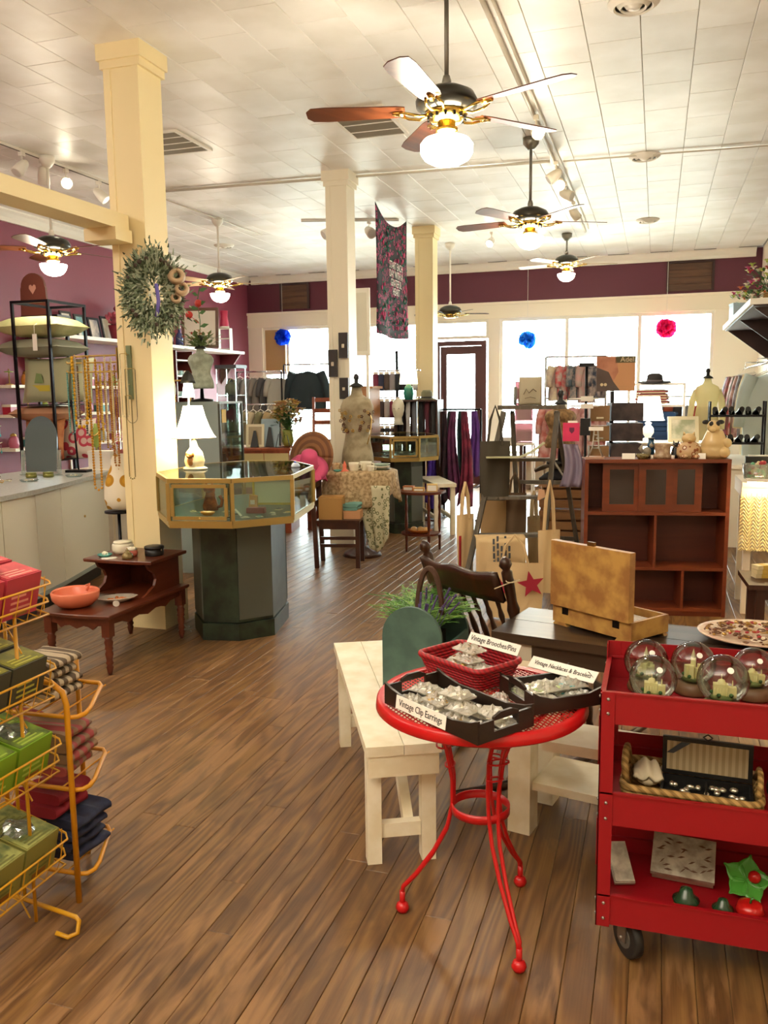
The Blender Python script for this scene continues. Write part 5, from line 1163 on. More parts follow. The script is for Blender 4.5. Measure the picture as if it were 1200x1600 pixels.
MB().tube([(.155*math.cos(a), 0, .21*math.sin(a)) for a in [2*PI*k/28 for k in range(28)]], .022, 7, closed=True).build('ring', mat('twig_ring', '5c5340', .8), t)
rib = mat('tan_ribbon', 'b89c7c', .6)
for i, (x, z, s) in enumerate(((.15, .10, .07), (.18, .02, .06), (.14, -.04, .045))): MB().grid(lambda u, v: V(x+s*math.sin(2*PI*u)*.6*(.4+v), -.05-.04*math.sin(PI*v)+.02*math.cos(2*PI*u), z+s*math.cos(2*PI*u)*.6*(.4+v)), 12, 4, .002).build('ribbon_loop', rib, t)
MB().tube([(.02, -.04, .05), (.03, -.05, -.06), (.015, -.05, -.16)], .014, 6).build('purple_bow_tail', mat('violet_ribbon', '6a60b0', .5), t)
b = MB()
for k in range(16): a = rn.uniform(0, 2*PI); b.sph((.165*math.cos(a), -.06, .21*math.sin(a)), .014, 7, 5)
b.build('pine_cones', mat('pine_cone', '4a3c34', .8), t, kind='stuff')
# ================================================================ MIDDLE AND BACK
orange_w = mat('honey_wood', '9c4a24', .4, kind='wood', c2='7a3418', axis='Z')
brown_w = mat('brown_wood', '4a281a', .4, kind='wood', c2='34190f', axis='Z')
grey_w = mat('weathered_wood', '6c6456', .75, kind='wood', c2='4a443a', axis='Z', bump=.4)
crate_w = mat('crate_pine', 'a87c50', .6, kind='wood', c2='8c6240', axis='X')
canvas = mat('canvas_cloth', 'cbb084', .8, bump=.1, scale=80)
def garment(name, label, loc, w, h, m_, rz=0, sleeve=.3, cat='clothing', group=None, seed=0, dep=.05, flare=1.0, hanger=True):
    rn = random.Random(seed); ph = rn.uniform(0, 6); t = thing(name, label, cat, loc, rz, group)
    def f(sg_):
        def g(u, v):           # v 0 top ..1 bottom
            x = (u-.5)*w*(.82+.18*min(1, v*4)+(flare-1)*v); sh = -.09*w*abs(u-.5)*2*(1-v)
            y = sg_*dep*(.25+.75*math.sin(PI*u)**.6)*(.5+.5*min(1, v*3))+.018*math.sin(u*15+ph+v*2)*v+.01*math.sin(u*31+ph*2)*v
            return (x, y, -h*v+sh*1.2+(-.035 if (v < .01 and abs(u-.5) < .12 and sg_ < 0) else 0))
        return g
    b = MB().grid(f(-1), 14, 8); b.grid(lambda u, v: f(1)(1-u, v), 14, 8); b.build('body', m_, t)
    if sleeve:
        for s in (-1, 1):
            P_ = [V(s*w*.37, 0, -.05*w), V(s*w*.47, 0, -.16*w-sleeve*.2), V(s*w*.55, -.01, -.2*w-sleeve*.6), V(s*w*.58, -.02, -.2*w-sleeve)]
            MB().tube(P_, [dep*1.0, dep*.95, dep*.8, dep*.7], 9).build('sleeve', m_, t)
    if hanger: MB().tube([(-w*.3, 0, -.04), (0, 0, .03), (w*.3, 0, -.04)], .006, 5).tube([(0, 0, .03), (0, 0, .06), (.02, 0, .085), (0, 0, .105), (-.018, 0, .09)], .003, 5).build('hanger', white, t)
    return t
def frame_(name, label, loc, w, h, m_, pic, rz=0, tilt=.2, easel=False, cat='frame', t_=.03):
    t = thing(name, label, cat, loc, rz); t.rotation_euler = (-tilt, 0, rz)
    MB().bx(-w/2, w/2, 0, .018, 0, t_).bx(-w/2, w/2, 0, .018, h-t_, h).bx(-w/2, -w/2+t_, 0, .018, t_, h-t_).bx(w/2-t_, w/2, 0, .018, t_, h-t_).build('frame_border', m_, t)
    MB().bx(-w/2+t_, w/2-t_, .004, .012, t_, h-t_).build('picture', pic, t)
    if easel: MB().prism([(-.05, 0), (.05, 0), (.012, h*.7), (-.012, h*.7)], -.03, -.004, XZ).build('easel_back', blackp, t)
    return t
def dressform(name, label, loc, h, w, m_, stand_h, cap=blackp, rz=0, extra=None, pole=blackm):
    t = thing(name, label, 'dress form', loc, rz); s = h
    pr_ = [(0, 0), (.42, .0), (.46, .05), (.44, .16), (.36, .33), (.33, .42), (.40, .56), (.47, .68), (.46, .76), (.38, .84), (.17, .90), (.13, .97), (.13, 1.0), (0, 1.0)]
    MB().lathe([(a*w, stand_h+b_*s) for a, b_ in pr_], n=24, sy=.68).build('torso', m_, t)
    MB().lathe([(0, 0), (.06*w/.3, 0), (.05*w/.3, .02), (.02, .04), (.02, .07), (.03, .09), (.02, .12), (0, .13)], c=(0, 0, stand_h+s), n=12).build('neck_cap', cap, t)
    if stand_h > .02: MB().lathe([(0, 0), (w*.4, 0), (w*.38, .02), (.02, .03), (.014, stand_h)], n=16).build('stand', pole, t)
    return t
def flowers(name, label, loc, n, r, hgt, cols, leaf, vase_pr, vm, seed=0, fr=.02, lm=3):
    t = thing(name, label, 'flowers', loc); rn = random.Random(seed)
    MB().lathe(vase_pr, n=18).build('vase', vm, t); zt = vase_pr[-1][1] if vase_pr[-1][0] > 0 else max(p[1] for p in vase_pr)
    bl = MB(); st = MB(); bs = [MB() for _ in cols]
    for k in range(n):
        a = rn.uniform(0, 2*PI); q = rn.random()**.5*r; p = V(q*math.cos(a), q*math.sin(a)*.8, zt+hgt*(.35+.65*rn.random())*(1-.3*(q/r)**2))
        st.tube([(0, 0, zt-.02), (p.x*.5, p.y*.5, (zt+p.z)/2+.02), p], .002, 4); b = bs[k % len(cols)]
        for j in range(6):
            e = 2*PI*j/6; d_ = V(math.cos(e), math.sin(e), .5).normalized(); s1 = V(-math.sin(e), math.cos(e), 0); b.add([p, p+d_*fr+s1*fr*.5, p+d_*fr*1.4, p+d_*fr-s1*fr*.5], [(0, 1, 2, 3)])
        b.sph(p, fr*.4, 6, 4)
    for k in range(n*lm):
        a = rn.uniform(0, 2*PI); q = rn.random()*r; p = V(q*math.cos(a), q*math.sin(a)*.8, zt+rn.uniform(-.02, hgt*.6)); d_ = V(math.cos(a), math.sin(a), rn.uniform(-.2, 1)).normalized(); s1 = d_.cross(V(0, 0, 1)).normalized(); l = rn.uniform(.04, .075)
        bl.add([p, p+d_*l*.5+s1*l*.28, p+d_*l, p+d_*l*.5-s1*l*.28], [(0, 1, 2, 3)])
    for b, m_ in zip(bs, cols): b.build('blossoms', m_, t, kind='stuff')
    bl.build('leaves', leaf, t, kind='stuff'); st.build('stems', leaf, t, kind='stuff'); return t
leafm = mat('leaf_green', '3f6a34', .5)
# --- bookcase
t = thing('bookcase', 'brown wooden bookcase with uneven compartments behind the dark table', 'bookcase', (-.47, 6.19, 0), math.radians(9.6))
bc = mat('bookcase_wood', '7e3a1c', .38, kind='wood', c2='652c13', axis='X', scale=6); bcd = mat('bookcase_back', '5c2614', .45, kind='wood', c2='4c1e10', axis='X', scale=6)
WB, DB, HB = 1.0, .26, 1.135; th = .026
MB().bx(0, th, 0, DB, 0, HB-th).build('side', bc, t); MB().bx(WB-th, WB, 0, DB, 0, HB-th).build('side', bc, t)
MB().bx(0, WB, -.004, DB, HB-th, HB).build('top', bc, t); MB().bx(th, WB-th, DB-.01, DB, .0, HB-th).build('back', bcd, t)
for z in (.735, .335, .035): MB().bx(th, WB-th, .001, DB-.011, z, z+.022).build('shelf', bc, t)
MB().bx(th, WB-th, .012, .03, 0, .035).build('kick', bc, t)
for x, z0, z1 in ((.49, .357, .735), (.69, .057, .335)): MB().bx(x, x+.018, .004, DB-.011, z0, z1).build('divider', bc, t)
for i, (x0, x1, y) in enumerate(((.13, .40, .05), (.38, .62, .035), (.60, .82, .05))):
    z0, z1 = .757, HB-th; d_ = MB().bx(x0, x1, y, y+.014, z0, z0+.05).bx(x0, x1, y, y+.014, z1-.05, z1).bx(x0, x0+.05, y, y+.014, z0+.05, z1-.05).bx(x1-.05, x1, y, y+.014, z0+.05, z1-.05).build('sliding_door', bc, t)
    MB().bx(x0+.05, x1-.05, y+.005, y+.009, z0+.05, z1-.05).build('pane', mat('smoked_pane', '2a1712', .12, spec=.8), d_)
def bcp(px, zo=0): 
    q = at(px, 718, z=HB+.0005); u = (px-918)/229; c, s = math.cos(math.radians(9.6)), math.sin(math.radians(9.6)); x = u*WB; return x, V(-.47+c*x-s*.0, 6.19+s*x, HB+.0005)
def bpos(px, d_=.10): u = (px-918)/229*WB; c, s = math.cos(math.radians(9.6)), math.sin(math.radians(9.6)); return V(-.47+c*u-s*d_, 6.19+s*u+c*d_, HB+.0005)
crm = mat('cream_glaze', 'd8bc86', .25); flg = mat('floral_glaze', 'd8c4a0', .25, kind='blob', c2='c8a880', c3='8c5030', scale=26)
def tent(label, px, w=.05): 
    t = thing('price_sign', label, 'card', bpos(px, .04)); MB().prism([(-.012, 0), (0, .04), (.012, 0), (.01, 0), (0, .036), (-.01, 0)], 0, w, Matrix.Translation((-w/2, 0, 0)) @ YZ).build('card', paper, t)
tent('wide white price card at the left of the bookcase top', 988, .09); tent('small white price card right of the spotted cat jar on the bookcase', 1103, .05)
t = thing('cat_jar', 'round cat-shaped floral ceramic jar near the right of the bookcase top', 'figurine', bpos(1085, .12), .2)
MB().lathe([(0, 0), (.075, 0), (.088, .03), (.085, .07), (.07, .10), (.05, .115), (0, .12)], n=24).build('body', flg, t)
MB().sph((0, -.01, .14), (.05, .042, .038), 16, 10).cyl((-.03, -.01, .165), (-.038, -.01, .19), .014, .001, 6).cyl((.03, -.01, .165), (.038, -.01, .19), .014, .001, 6).sph((0, -.05, .132), (.014, .01, .01), 8, 5).build('head', crm, t)
for s in (-1, 1): MB().sph((s*.04, -.07, .015), (.026, .03, .016), 10, 6).build('paw', flg, t)
t = thing('cow_jar', 'large cream ceramic cow cookie jar with black ears at the right end of the bookcase', 'figurine', bpos(1126, .12), .15)
MB().lathe([(0, 0), (.08, 0), (.098, .025), (.10, .07), (.09, .09), (.095, .095), (.08, .13), (.06, .18), (.05, .2), (0, .2)], n=26).build('body', crm, t)
h_ = MB().sph((-.015, -.02, .225), (.045, .042, .045), 16, 10).sph((-.03, -.06, .205), (.026, .02, .02), 12, 7).build('head', crm, t)
for s in (-1, 1): MB().sph((-.015+s*.05, -.005, .255), (.026, .012, .016), 10, 6).sph((-.015+s*.022, -.05, .245), (.016, .012, .018), 8, 5).build('ear_patch', blackp, t)
MB().sph((.07, -.06, .11), (.034, .03, .034), 12, 8).sph((.05, -.085, .045), (.04, .03, .04), 12, 8).sph((.0, -.08, .05), (.02, .02, .02), 10, 6).build('calf_figure', crm, t)
t = thing('pitcher_vase', 'floral relief ceramic planter mug in the middle of the bookcase top', 'vase', bpos(1045, .13))
MB().lathe([(0, 0), (.07, 0), (.072, .02), (.052, .03), (.055, .07), (.06, .10), (.056, .104), (.05, .08), (0, .05)], n=22).build('body', mat('beige_relief', 'bca88c', .3, kind='noise', c2='9a7c60', scale=40), t); MB().tube([(.055, 0, .09), (.09, 0, .085), (.09, 0, .05), (.06, 0, .04)], .008, 7).build('handle', mat('beige_relief', 'bca88c', .3), t)
t = thing('squirrel_figurine', 'small grey ceramic squirrel on a log left of the floral mug', 'figurine', bpos(1022, .12)); gs = mat('grey_glaze', '8f8878', .3)
MB().sph((-.01, 0, .05), (.03, .02, .03), 10, 7).sph((.02, 0, .09), (.016, .014, .016), 8, 6).cyl((.02, 0, .1), (.022, 0, .118), .006, .001, 5).tube([(-.035, 0, .04), (-.055, 0, .07), (-.04, 0, .1)], [.012, .016, .006], 8).build('body', gs, t); MB().cyl((-.05, 0, .012), (.05, 0, .012), .014, n=10).build('log', walnut, t)
t = thing('scalloped_dish', 'dark scalloped glass dish at the left of the grey squirrel', 'dish', bpos(1010, .03)); MB().lathe([(0, 0), (.03, 0), (.055, .035), (.052, .036), (.028, .008), (0, .008)], n=28, wav=(.06, 10)).build('bowl', mat('amber_dark', '5a4a24', .15, kind='noise', c2='8a7c50', scale=30), t)
t = thing('blue_jar', 'dark blue jar standing behind the floral mug on the bookcase', 'jar', bpos(1029, .20)); MB().lathe([(0, 0), (.026, 0), (.026, .10), (.02, .11), (.02, .13), (0, .13)], n=14).build('body', mat('teal_blue', '1f4a6a', .25), t); MB().lathe([(0, .13), (.022, .13), (.022, .142), (0, .142)], n=12).build('cap', blackp, t)
t = thing('black_pitcher', 'black cat figurine between the mug and the spotted cat jar', 'figurine', bpos(1066, .13)); MB().lathe([(0, 0), (.032, 0), (.034, .03), (.026, .07), (.02, .08), (0, .082)], n=14).sph((0, -.005, .092), (.024, .022, .02), 10, 7).cyl((-.014, 0, .105), (-.018, 0, .125), .008, .001, 5).cyl((.014, 0, .105), (.018, 0, .125), .008, .001, 5).build('body', blackp, t); MB().tube([(.03, .0, .02), (.055, 0, .04), (.05, 0, .08)], .006, 6).build('tail', blackp, t)
for px, lb in ((1024, 'left tiny white candle on the bookcase edge'), (1057, 'right tiny white candle on the bookcase edge')):
    t = thing('candle', lb, 'candle', bpos(px, .02)); MB().cyl((0, 0, 0), (0, 0, .028), .011, n=12).build('wax', paper, t); MB().cyl((0, 0, .028), (0, 0, .035), .001, n=4).build('wick', blackp, t)
t = thing('card_holder', 'wire tower card holder with a white clip top, leftmost on the bookcase', 'stand', bpos(937, .12))
for s, u in ((-1, -1), (-1, 1), (1, -1), (1, 1)): MB().tube([(s*.05, u*.05, .012), (s*.022, u*.022, .08), (s*.014, u*.014, .2)], .0045, 6).build('leg', mat('pale_pewter', 'a8a498', .3, .7), t)
MB().bx(-.065, .065, -.065, .065, 0, .012).build('base_plate', mat('taupe_base', 'b08c74', .5), t); MB().bx(-.05, .05, -.02, .02, .2, .225).build('clip_top', white, t)
for z in (.07, .12, .165): MB().bx(-.02, .02, -.02, .02, z, z+.006).build('cross_tie', mat('pale_pewter', 'a8a498', .3, .7), t)
# things hung on the bookcase's left corner
t = thing('plastic_poncho', 'lilac plastic sleeve hanging at the left of the bookcase', 'plastic sleeve', (-.60, 6.42, .95)); MB().grid(lambda u, v: V((u-.5)*(.11+.05*v)+.03*math.sin(v*3), .02*math.sin(u*12), .28-.32*v), 10, 10, .004).build('sheet', glass('lilac_plastic', 'b0a4bc', .15, .15, body=.55), t)
t = thing('notepad', 'hot pink notepad with a dark crest hanging above the lilac plastic', 'notepad', (-.585, 6.38, 1.255)); MB().bx(-.065, .055, -.008, .002, 0, .135).build('pad', mat('hot_pink_card', 'd02a5c', .5), t); MB().prism([(-.018, .10), (.018, .10), (.018, .075), (0, .055), (-.018, .075)], 0, .001, Matrix.Translation((0, -.0092, 0)) @ XZ).build('crest', mat('crest_purple', '6a1440', .5), t); MB().bx(-.03, .04, -.006, .002, .135, .15).build('paper_edge', paper, t)
# card spinner with poster
t = thing('card_spinner', 'dark rotating card rack with kraft card pockets behind the bookcase', 'rack', (-.36, 7.55, 0), .2)
MB().lathe([(0, 0), (.24, 0), (.22, .03), (.03, .05), (0, .05)], n=18).build('spinner_base', blackm, t); MB().cyl((0, 0, .04), (0, 0, 1.62), .018).build('post', blackm, t)
kr = mat('kraft_card', '8c6a44', .6); dkc = mat('dark_cards', '2a2226', .6, kind='noise', c2='4a3c3c', scale=14)
for k in range(7):
    z = .35+k*.17
    MB().bx(-.02, .24, -.14, .14, z, z+.15).build('card_pocket', dkc, t)
    MB().bx(-.20, -.04, -.16, -.02, z, z+.13).build('kraft_box', kr, t); MB().bx(-.15, -.09, -.166, -.1605, z+.02, z+.035).build('label_slot', silv, t)
t = thing('poster', 'double poster showing a tan jewellery portrait on top of the card spinner', 'poster', (-.33, 7.46, 1.62), .2)
MB().bx(-.16, .16, -.003, .003, 0, .29).build('panel', mat('poster_tan', 'c8946a', .5), t)
MB().prism([(-.16, 0), (.04, 0), (-.02, .08), (-.06, .16), (-.16, .2)], 0, .001, Matrix.Translation((0, -.0042, 0)) @ XZ).build('grey_print', mat('poster_grey', '5a4c48', .5), t)
MB().prism([(-.16, .2), (-.06, .16), (-.02, .08), (.02, .16), (.0, .29), (-.16, .29)], 0, .001, Matrix.Translation((0, -.0042, 0)) @ XZ).build('skin_print', mat('poster_skin', 'a86c54', .5, kind='noise', c2='c08468', scale=9), t)
MB().bx(-.005, .16, -.0042, -.0032, .235, .29).build('olive_header', mat('poster_olive', '5c563c', .5), t)
text('Adel', .06, mat('poster_letter', 'd8c8a4', .5), t, (.09, -.0048, .262), (PI/2, 0, 0))
for dx in (-.115, -.085): MB().cyl((dx, -.0045, .055), (dx, -.0052, .055), .013, n=14).build('round_logo', mat('poster_letter', 'd8c8a4', .5), t)
t = thing('display_pole', 'tall black pole stand with a clamp top left of the poster', 'stand', (-.55, 7.2, 0)); MB().lathe([(0, 0), (.12, 0), (.11, .02), (.012, .03), (.012, 1.82), (0, 1.82)], n=12).build('pole', blackm, t); MB().bx(-.06, .06, -.02, .02, 1.82, 1.85).build('clamp', blackm, t); MB().bx(-.04, .04, -.03, .03, 1.26, 1.40).build('grip', blackp, t)
for z in (1.50, 1.56): MB().cyl((-.14, -.02, z), (.1, -.02, z), .006).bx(-.04, .06, -.03, -.01, z-.02, z+.02).build('side_arm', white, t)
# --- ladder with bags
t = thing('stepladder', 'weathered wooden A-frame stepladder hung with tote bags', 'ladder', (0, 0, 0))
TL, TR = V(-1.09, 6.38, 1.47), V(-.70, 6.45, 1.47); FL, FR = V(-1.36, 6.02, 0), V(-.80, 6.22, 0); RL, RR_ = V(-1.06, 7.12, 0), V(-.52, 7.02, 0)
MB().beam(TL+V(-.05, .02, .035), TR+V(.05, .02, .035), .15, .03).build('top_cap', grey_w, t)
MB().beam(FL, TL, .035, .07, (0, 1, .2)).build('front_rail', grey_w, t); MB().beam(FR, TR, .035, .07, (0, 1, .2)).build('front_rail', grey_w, t)
MB().beam(RL, TL+V(.05, .08, 0), .03, .045, (0, 1, .2)).build('rear_rail', grey_w, t); MB().beam(RR_, TR+V(-.02, .08, 0), .03, .045, (0, 1, .2)).build('rear_rail', grey_w, t)
for k in (.19, .38, .57, .76): MB().beam(FL.lerp(TL, k)+V(.02, 0, 0), FR.lerp(TR, k)-V(.02, 0, 0), .10, .022).build('step', grey_w, t)
for k in (.3, .62): MB().beam(RL.lerp(TL+V(.05, .08, 0), k), RR_.lerp(TR+V(-.02, .08, 0), k), .02, .03).build('rear_bar', grey_w, t)
for a, b_, lb in ((FL.lerp(TL, .76), RL.lerp(TL, .62), 0), (FR.lerp(TR, .76), RR_.lerp(TR, .62), 0)): MB().beam(a, b_, .004, .02).build('spreader', steel, t)
def tote(label, loc, w, h, m_, rz=0, print_=None, hl=.28, dep=.045, seed=0, straps=True):
    t = thing('tote_bag', label, 'bag', loc, rz); rn = random.Random(seed); ph = rn.uniform(0, 6)
    def g(sg_): return lambda u, v: V((u-.5)*w*(1-.06*v+.04*math.sin(v*3)), sg_*dep*math.sin(PI*u)**.5*(.25+.75*v)+.008*math.sin(u*9+ph+v*4), -h*v)
    b = MB().grid(g(-1), 10, 8); b.grid(lambda u, v: g(1)(1-u, v), 10, 8); b.build('body', m_, t)
    if straps:
        for sg_ in (-1, 1): MB().tube([(-w*.25, sg_*.008, -.03), (-w*.16, sg_*.01, hl*.6), (0, sg_*.006, hl), (w*.16, sg_*.01, hl*.6), (w*.25, sg_*.008, -.03)], .009, 5).build('strap', m_, t)
    if print_: print_(t, g(-1), w, h)
    return t
def star(t, g, w, h):
    for cx, cz, r_ in ((-.1, -.42*h, .085), (.12, -.36*h, .1)):
        pts = []
        for k in range(10): a = PI/2+k*PI/5+.2; q = r_ if k % 2 == 0 else r_*.42; pts.append((cx+q*math.cos(a), cz+q*math.sin(a)))
        MB().prism(pts, 0, .002, Matrix.Translation((0, -.055, 0)) @ XZ).build('red_star', mat('star_red', '9c1830', .7), t)
tote('cream tote bag printed with dark red stars behind the rocking chair', (-.93, 5.94, .41), .40, .40, canvas, .1, star, .2)
p0 = FL.lerp(TL, .55)
tote('dark olive tote bag hanging high on the left rail of the ladder', (-1.13, 6.24, 1.26), .22, .44, mat('olive_dark_bag', '3a3428', .8), .3, None, .26, seed=3)
tote('long narrow canvas tote with red edge at the far left of the ladder', (-1.33, 6.12, .72), .15, .60, canvas, .9, lambda t, g, w, h: MB().grid(lambda u, v: V((u-.5)*.02-.074, -.03, -.15-.35*v), 2, 6, .004).build('red_edge', mat('bag_red', 'a01820', .7), t), .24, seed=4)
tote('tan tote bag behind the left ladder rail', (-1.19, 6.50, .84), .20, .36, mat('tan_bag', 'a88a60', .8), .1, None, .16, seed=5)
tote('brown tote bag in the middle of the ladder', (-1.03, 6.56, .84), .18, .40, mat('brown_bag', '6a5540', .8), .2, None, .16, seed=6)
tote('canvas tote with long twisted straps on the right rail of the ladder', (-.715, 6.16, .62), .17, .46, canvas, .6, None, .36, seed=7)
tote('pale canvas tote standing behind the right ladder rail', (-.92, 6.85, .62), .14, .50, mat('pale_canvas', 'b8a47c', .8), 1.0, None, .2, seed=8)
t = thing('draped_cloth', 'cream cloth with grey basket-weave print draped over the low ladder step', 'cloth', (-1.05, 6.03, .573), math.radians(18))
MB().grid(lambda u, v: V((u-.5)*.36, -.012-.012*math.cos(v*PI*.5)+.01*math.sin(u*8)-.03*v, -.002-.30*v), 14, 8, .006).build('front_fall', canvas, t)
MB().grid(lambda u, v: V((u-.5)*.36, .14*v-.02, .012*math.sin(v*PI)), 14, 4, .006).build('top_fold', canvas, t)
b = MB()
for i in range(5):
    for j in range(4): b.bx(-.06+.028*i, -.045+.028*i, -.036-.013*j, -.033-.013*j, -.045-.05*j+(.02 if i % 2 else 0), -.005-.05*j+(.02 if i % 2 else 0))
b.build('woven_print', mat('grey_weave', '4a4e54', .8), t, kind='stuff')
t = thing('placemat', 'curled pale green placemat lying on the upper ladder step', 'placemat', (-.98, 6.22, 1.142), .2); MB().grid(lambda u, v: V((u-.5)*.42, (v-.5)*.16-.03, .006+.16*max(0, u-.55)**1.5*2.2), 12, 5, .005).build('sheet', mat('sage_linen', 'a8a480', .8), t)
t = thing('pillow_print', 'small grey canvas pouch with script lettering on the ladder top', 'pouch', (-.90, 6.44, 1.521), .1); MB().grid(lambda u, v: V((u-.5)*.17, -.02*math.sin(PI*u)*math.sin(PI*v)-.01, .21*v), 8, 8, .03).build('body', mat('grey_canvas', 'a89f88', .8), t); MB().tube([(-.05, -.038, .08), (-.03, -.039, .12), (-.01, -.039, .09), (.02, -.039, .12), (.045, -.038, .10)], .003, 5).tube([(-.04, -.038, .05), (0, -.039, .06), (.04, -.038, .05)], .002, 5).build('script_print', mat('print_brown', '5a4c3c', .8), t)
for i, (x, lb) in enumerate(((-1.02, 'left rolled poster tube on the ladder top'), (-.99, 'maroon rolled tube on the ladder top'))):
    t = thing('rolled_paper', lb, 'roll', (x+.0, 6.47+.03*i, 1.521)); MB().tube([(0, 0, 0), (0, 0, .14-.02*i)], .012, 10).build('roll', [mat('grey_roll', '7a7a74', .6), mat('maroon_roll', '7a3a3c', .6)][i], t)
for (x, y, z, lb) in ((-.775, 6.17, .86, 'kraft price tag on the right rail of the ladder'),):
    t = thing('price_tag', lb, 'tag', (x, y, z), .2); MB().prism([(-.03, -.03), (.03, .0), (.02, .05), (-.02, .06)], 0, .002, XZ).build('card', mat('kraft_tag', 'c49a78', .6), t); MB().tube([(0, 0, .05), (0, .02, .08)], .001, 4).build('string', paper, t)
# crates
for k in range(3):
    t = thing('wooden_crate', ['lowest', 'middle', 'topmost'][k]+' slatted pine crate of the stack left of the bookcase', 'crate', (-.97, 7.55, k*.285), .05, 'stacked slatted crates')
    for z in (.03, .12, .21):
        for y in (0, .34): MB().bx(0, .46, y, y+.012, z, z+.07).build('slat', crate_w, t)
        for x in (0, .448): MB().bx(x, x+.012, .013, .339, z, z+.07).build('slat', crate_w, t)
    for x in (.013, .427):
        for y in (.013, .319): MB().bx(x, x+.02, y, y+.02, 0, .283).build('corner_post', crate_w, t)
    MB().bx(.033, .427, .013, .339, .0, .012).build('crate_base', crate_w, t)
t = thing('shawl', 'black shawl and garments heaped on the crate stack', 'clothing', (-.72, 7.7, .856)); MB().grid(lambda u, v: V((u-.5)*.5, (v-.5)*.36, .11*math.sin(PI*u)*math.sin(PI*v)+.02*math.sin(u*13)*math.sin(v*9)+.01), 14, 12, .02).build('cloth', mat('black_cloth', '15141a', .8), t); MB().grid(lambda u, v: V((u-.5)*.3-.15, -.12+.1*v, .07+.05*math.sin(PI*u)+.02*math.sin(v*9+u*5)), 8, 5, .01).build('grey_scarf', mat('taupe_cloth', '6c6258', .8), t)
dressform('dress_form', 'brown patterned child dress form with a black knob standing on the crates', (-.80, 7.62, .99), .38, .30, mat('brown_script_fabric', '9c7c50', .7, kind='noise', c2='6a5030', scale=26), .14, blackp, .3)
# pink clothing rack at the right window
t = thing('garment_rack', 'chrome garment rack of pink and cream clothes before the right window', 'clothes rack', (-1.30, 10.6, 0), .12)
for x in (0, .72): MB().cyl((x, 0, 0), (x, 0, 2.05), .014).build('upright', chromem, t); MB().cyl((x, -.22, .02), (x, .22, .02), .014).build('foot_bar', chromem, t)
for z in (2.05, 1.55, 1.2): MB().cyl((0, 0, z), (.72, 0, z), .011).build('rail', chromem, t)
cs = [('cream knitted blouse', 'd8ccb0', .17, .42), ('coral blouse', 'c84850', .19, .40), ('teal patterned top', '50606c', .16, .42), ('pale pink blouse', 'c89c98', .17, .45), ('navy striped top', '3c4458', .16, .4)]
for i, (lb, c_, w, h) in enumerate(cs): garment('hanging_blouse', lb+' on the upper rail of the pink clothing rack', (-1.16+.115*i, 10.63+.014*i, 1.94), w+.1, h, mat('top_'+str(i), c_, .8, kind='noise', c2='b8a8a0', scale=14), .9, .2, seed=i)
cs = [('dusty pink cardigan', 'b4645c'), ('rose floral tunic', 'a85a60'), ('peach skirt', 'c88c74'), ('pink gingham top', 'c08a90'), ('brick red top', '8c3c3c')]
for i, (lb, c_) in enumerate(cs): garment('hanging_blouse', lb+' on the lower rail of the pink clothing rack', (-1.22+.13*i, 10.55+.015*i, 1.44), .34, .62, mat('low_'+str(i), c_, .8, kind='noise', c2='d0a8a0', scale=10), .7, .25, seed=20+i)
for k in range(3):
    t = thing('storage_drawer', ['lower', 'middle', 'upper'][k]+' clear pink storage box in the tower left of the pink clothes', 'box', (-1.58, 10.75, 1.0+k*.26+.001*k), .1, 'clear boxes tower'); MB().bx(-.11, .11, -.1, .1, 0, .02).bx(-.11, .11, .09, .1, .02, .24).bx(-.11, -.10, -.1, .09, .02, .24).bx(.10, .11, -.1, .09, .02, .24).bx(-.1, .1, -.1, -.09, .02, .24).build('shell', glass('pink_acrylic', 'e0c0c8', .1, body=.35), t); MB().bx(-.09, .09, -.07, .08, .021, .16).build('contents', mat('pink_goods', 'b86c7c', .6, kind='noise', c2='d8a0a0', scale=20), t)
t = thing('plant_stand', 'slim white pedestal table carrying the clear boxes tower', 'table', (-1.58, 10.75, 0)); MB().bx(-.15, .15, -.13, .13, .97, 1.0).build('top', white, t)
for x in (-.13, .11):
    for y in (-.11, .09): MB().bx(x, x+.02, y, y+.02, 0, .97).build('leg', white, t)
# hats
t = thing('shelf_tower', 'white shelf tower holding hats and folded clothes at the right window', 'shelf unit', (.0, 9.2, 0))
for x in (-.28, .26): MB().bx(x, x+.02, -.15, .15, 0, 1.7).build('side', white, t)
for z in (.1, .6, 1.1, 1.46): MB().bx(-.26, .26, -.15, .15, z, z+.02).build('shelf', white, t)
def hat_(label, loc, m_, band, r=.15, rz=0, tilt=0, ch=.09):
    t = thing('hat', label, 'hat', loc, rz); t.rotation_euler = (tilt, 0, rz)
    MB().lathe([(0, ch), (.05, ch+.006), (.075, ch-.01), (.08, .02), (.082, .004), (r, -.002+.006), (r*1.02, .012), (r*.98, .014), (.09, .014)], n=30, sy=1.15).build('crown_brim', m_, t); MB().lathe([(.0815, .012), (.0845, .014), (.083, .038), (.0795, .038)], n=24, sy=1.15).build('band', band, t); return t
hat_('black felt hat on top of the white shelf tower', (-.02, 9.15, 1.70), mat('black_felt', '2a2628', .8), mat('hat_band', '5c5458', .6), .16, 0, .08)
MB_ = MB().bx(-.26, .26, -.15, .15, 1.68, 1.70).build('shelf', white, t)
folded('folded_cloth', 'crimson and cream clothes folded under the black hat', (-.03, 9.16, 1.485), .3, .26, 4, mat('crimson_cream', '8c2434', .8, kind='stripe', c2='d8c8a8', axis='Z', scale=12), 31, .035)
folded('folded_cloth', 'blue denim clothes folded on the middle shelf of the white tower', (0, 9.16, 1.125), .4, .28, 6, mat('denim', '284a78', .8), 32, .045)
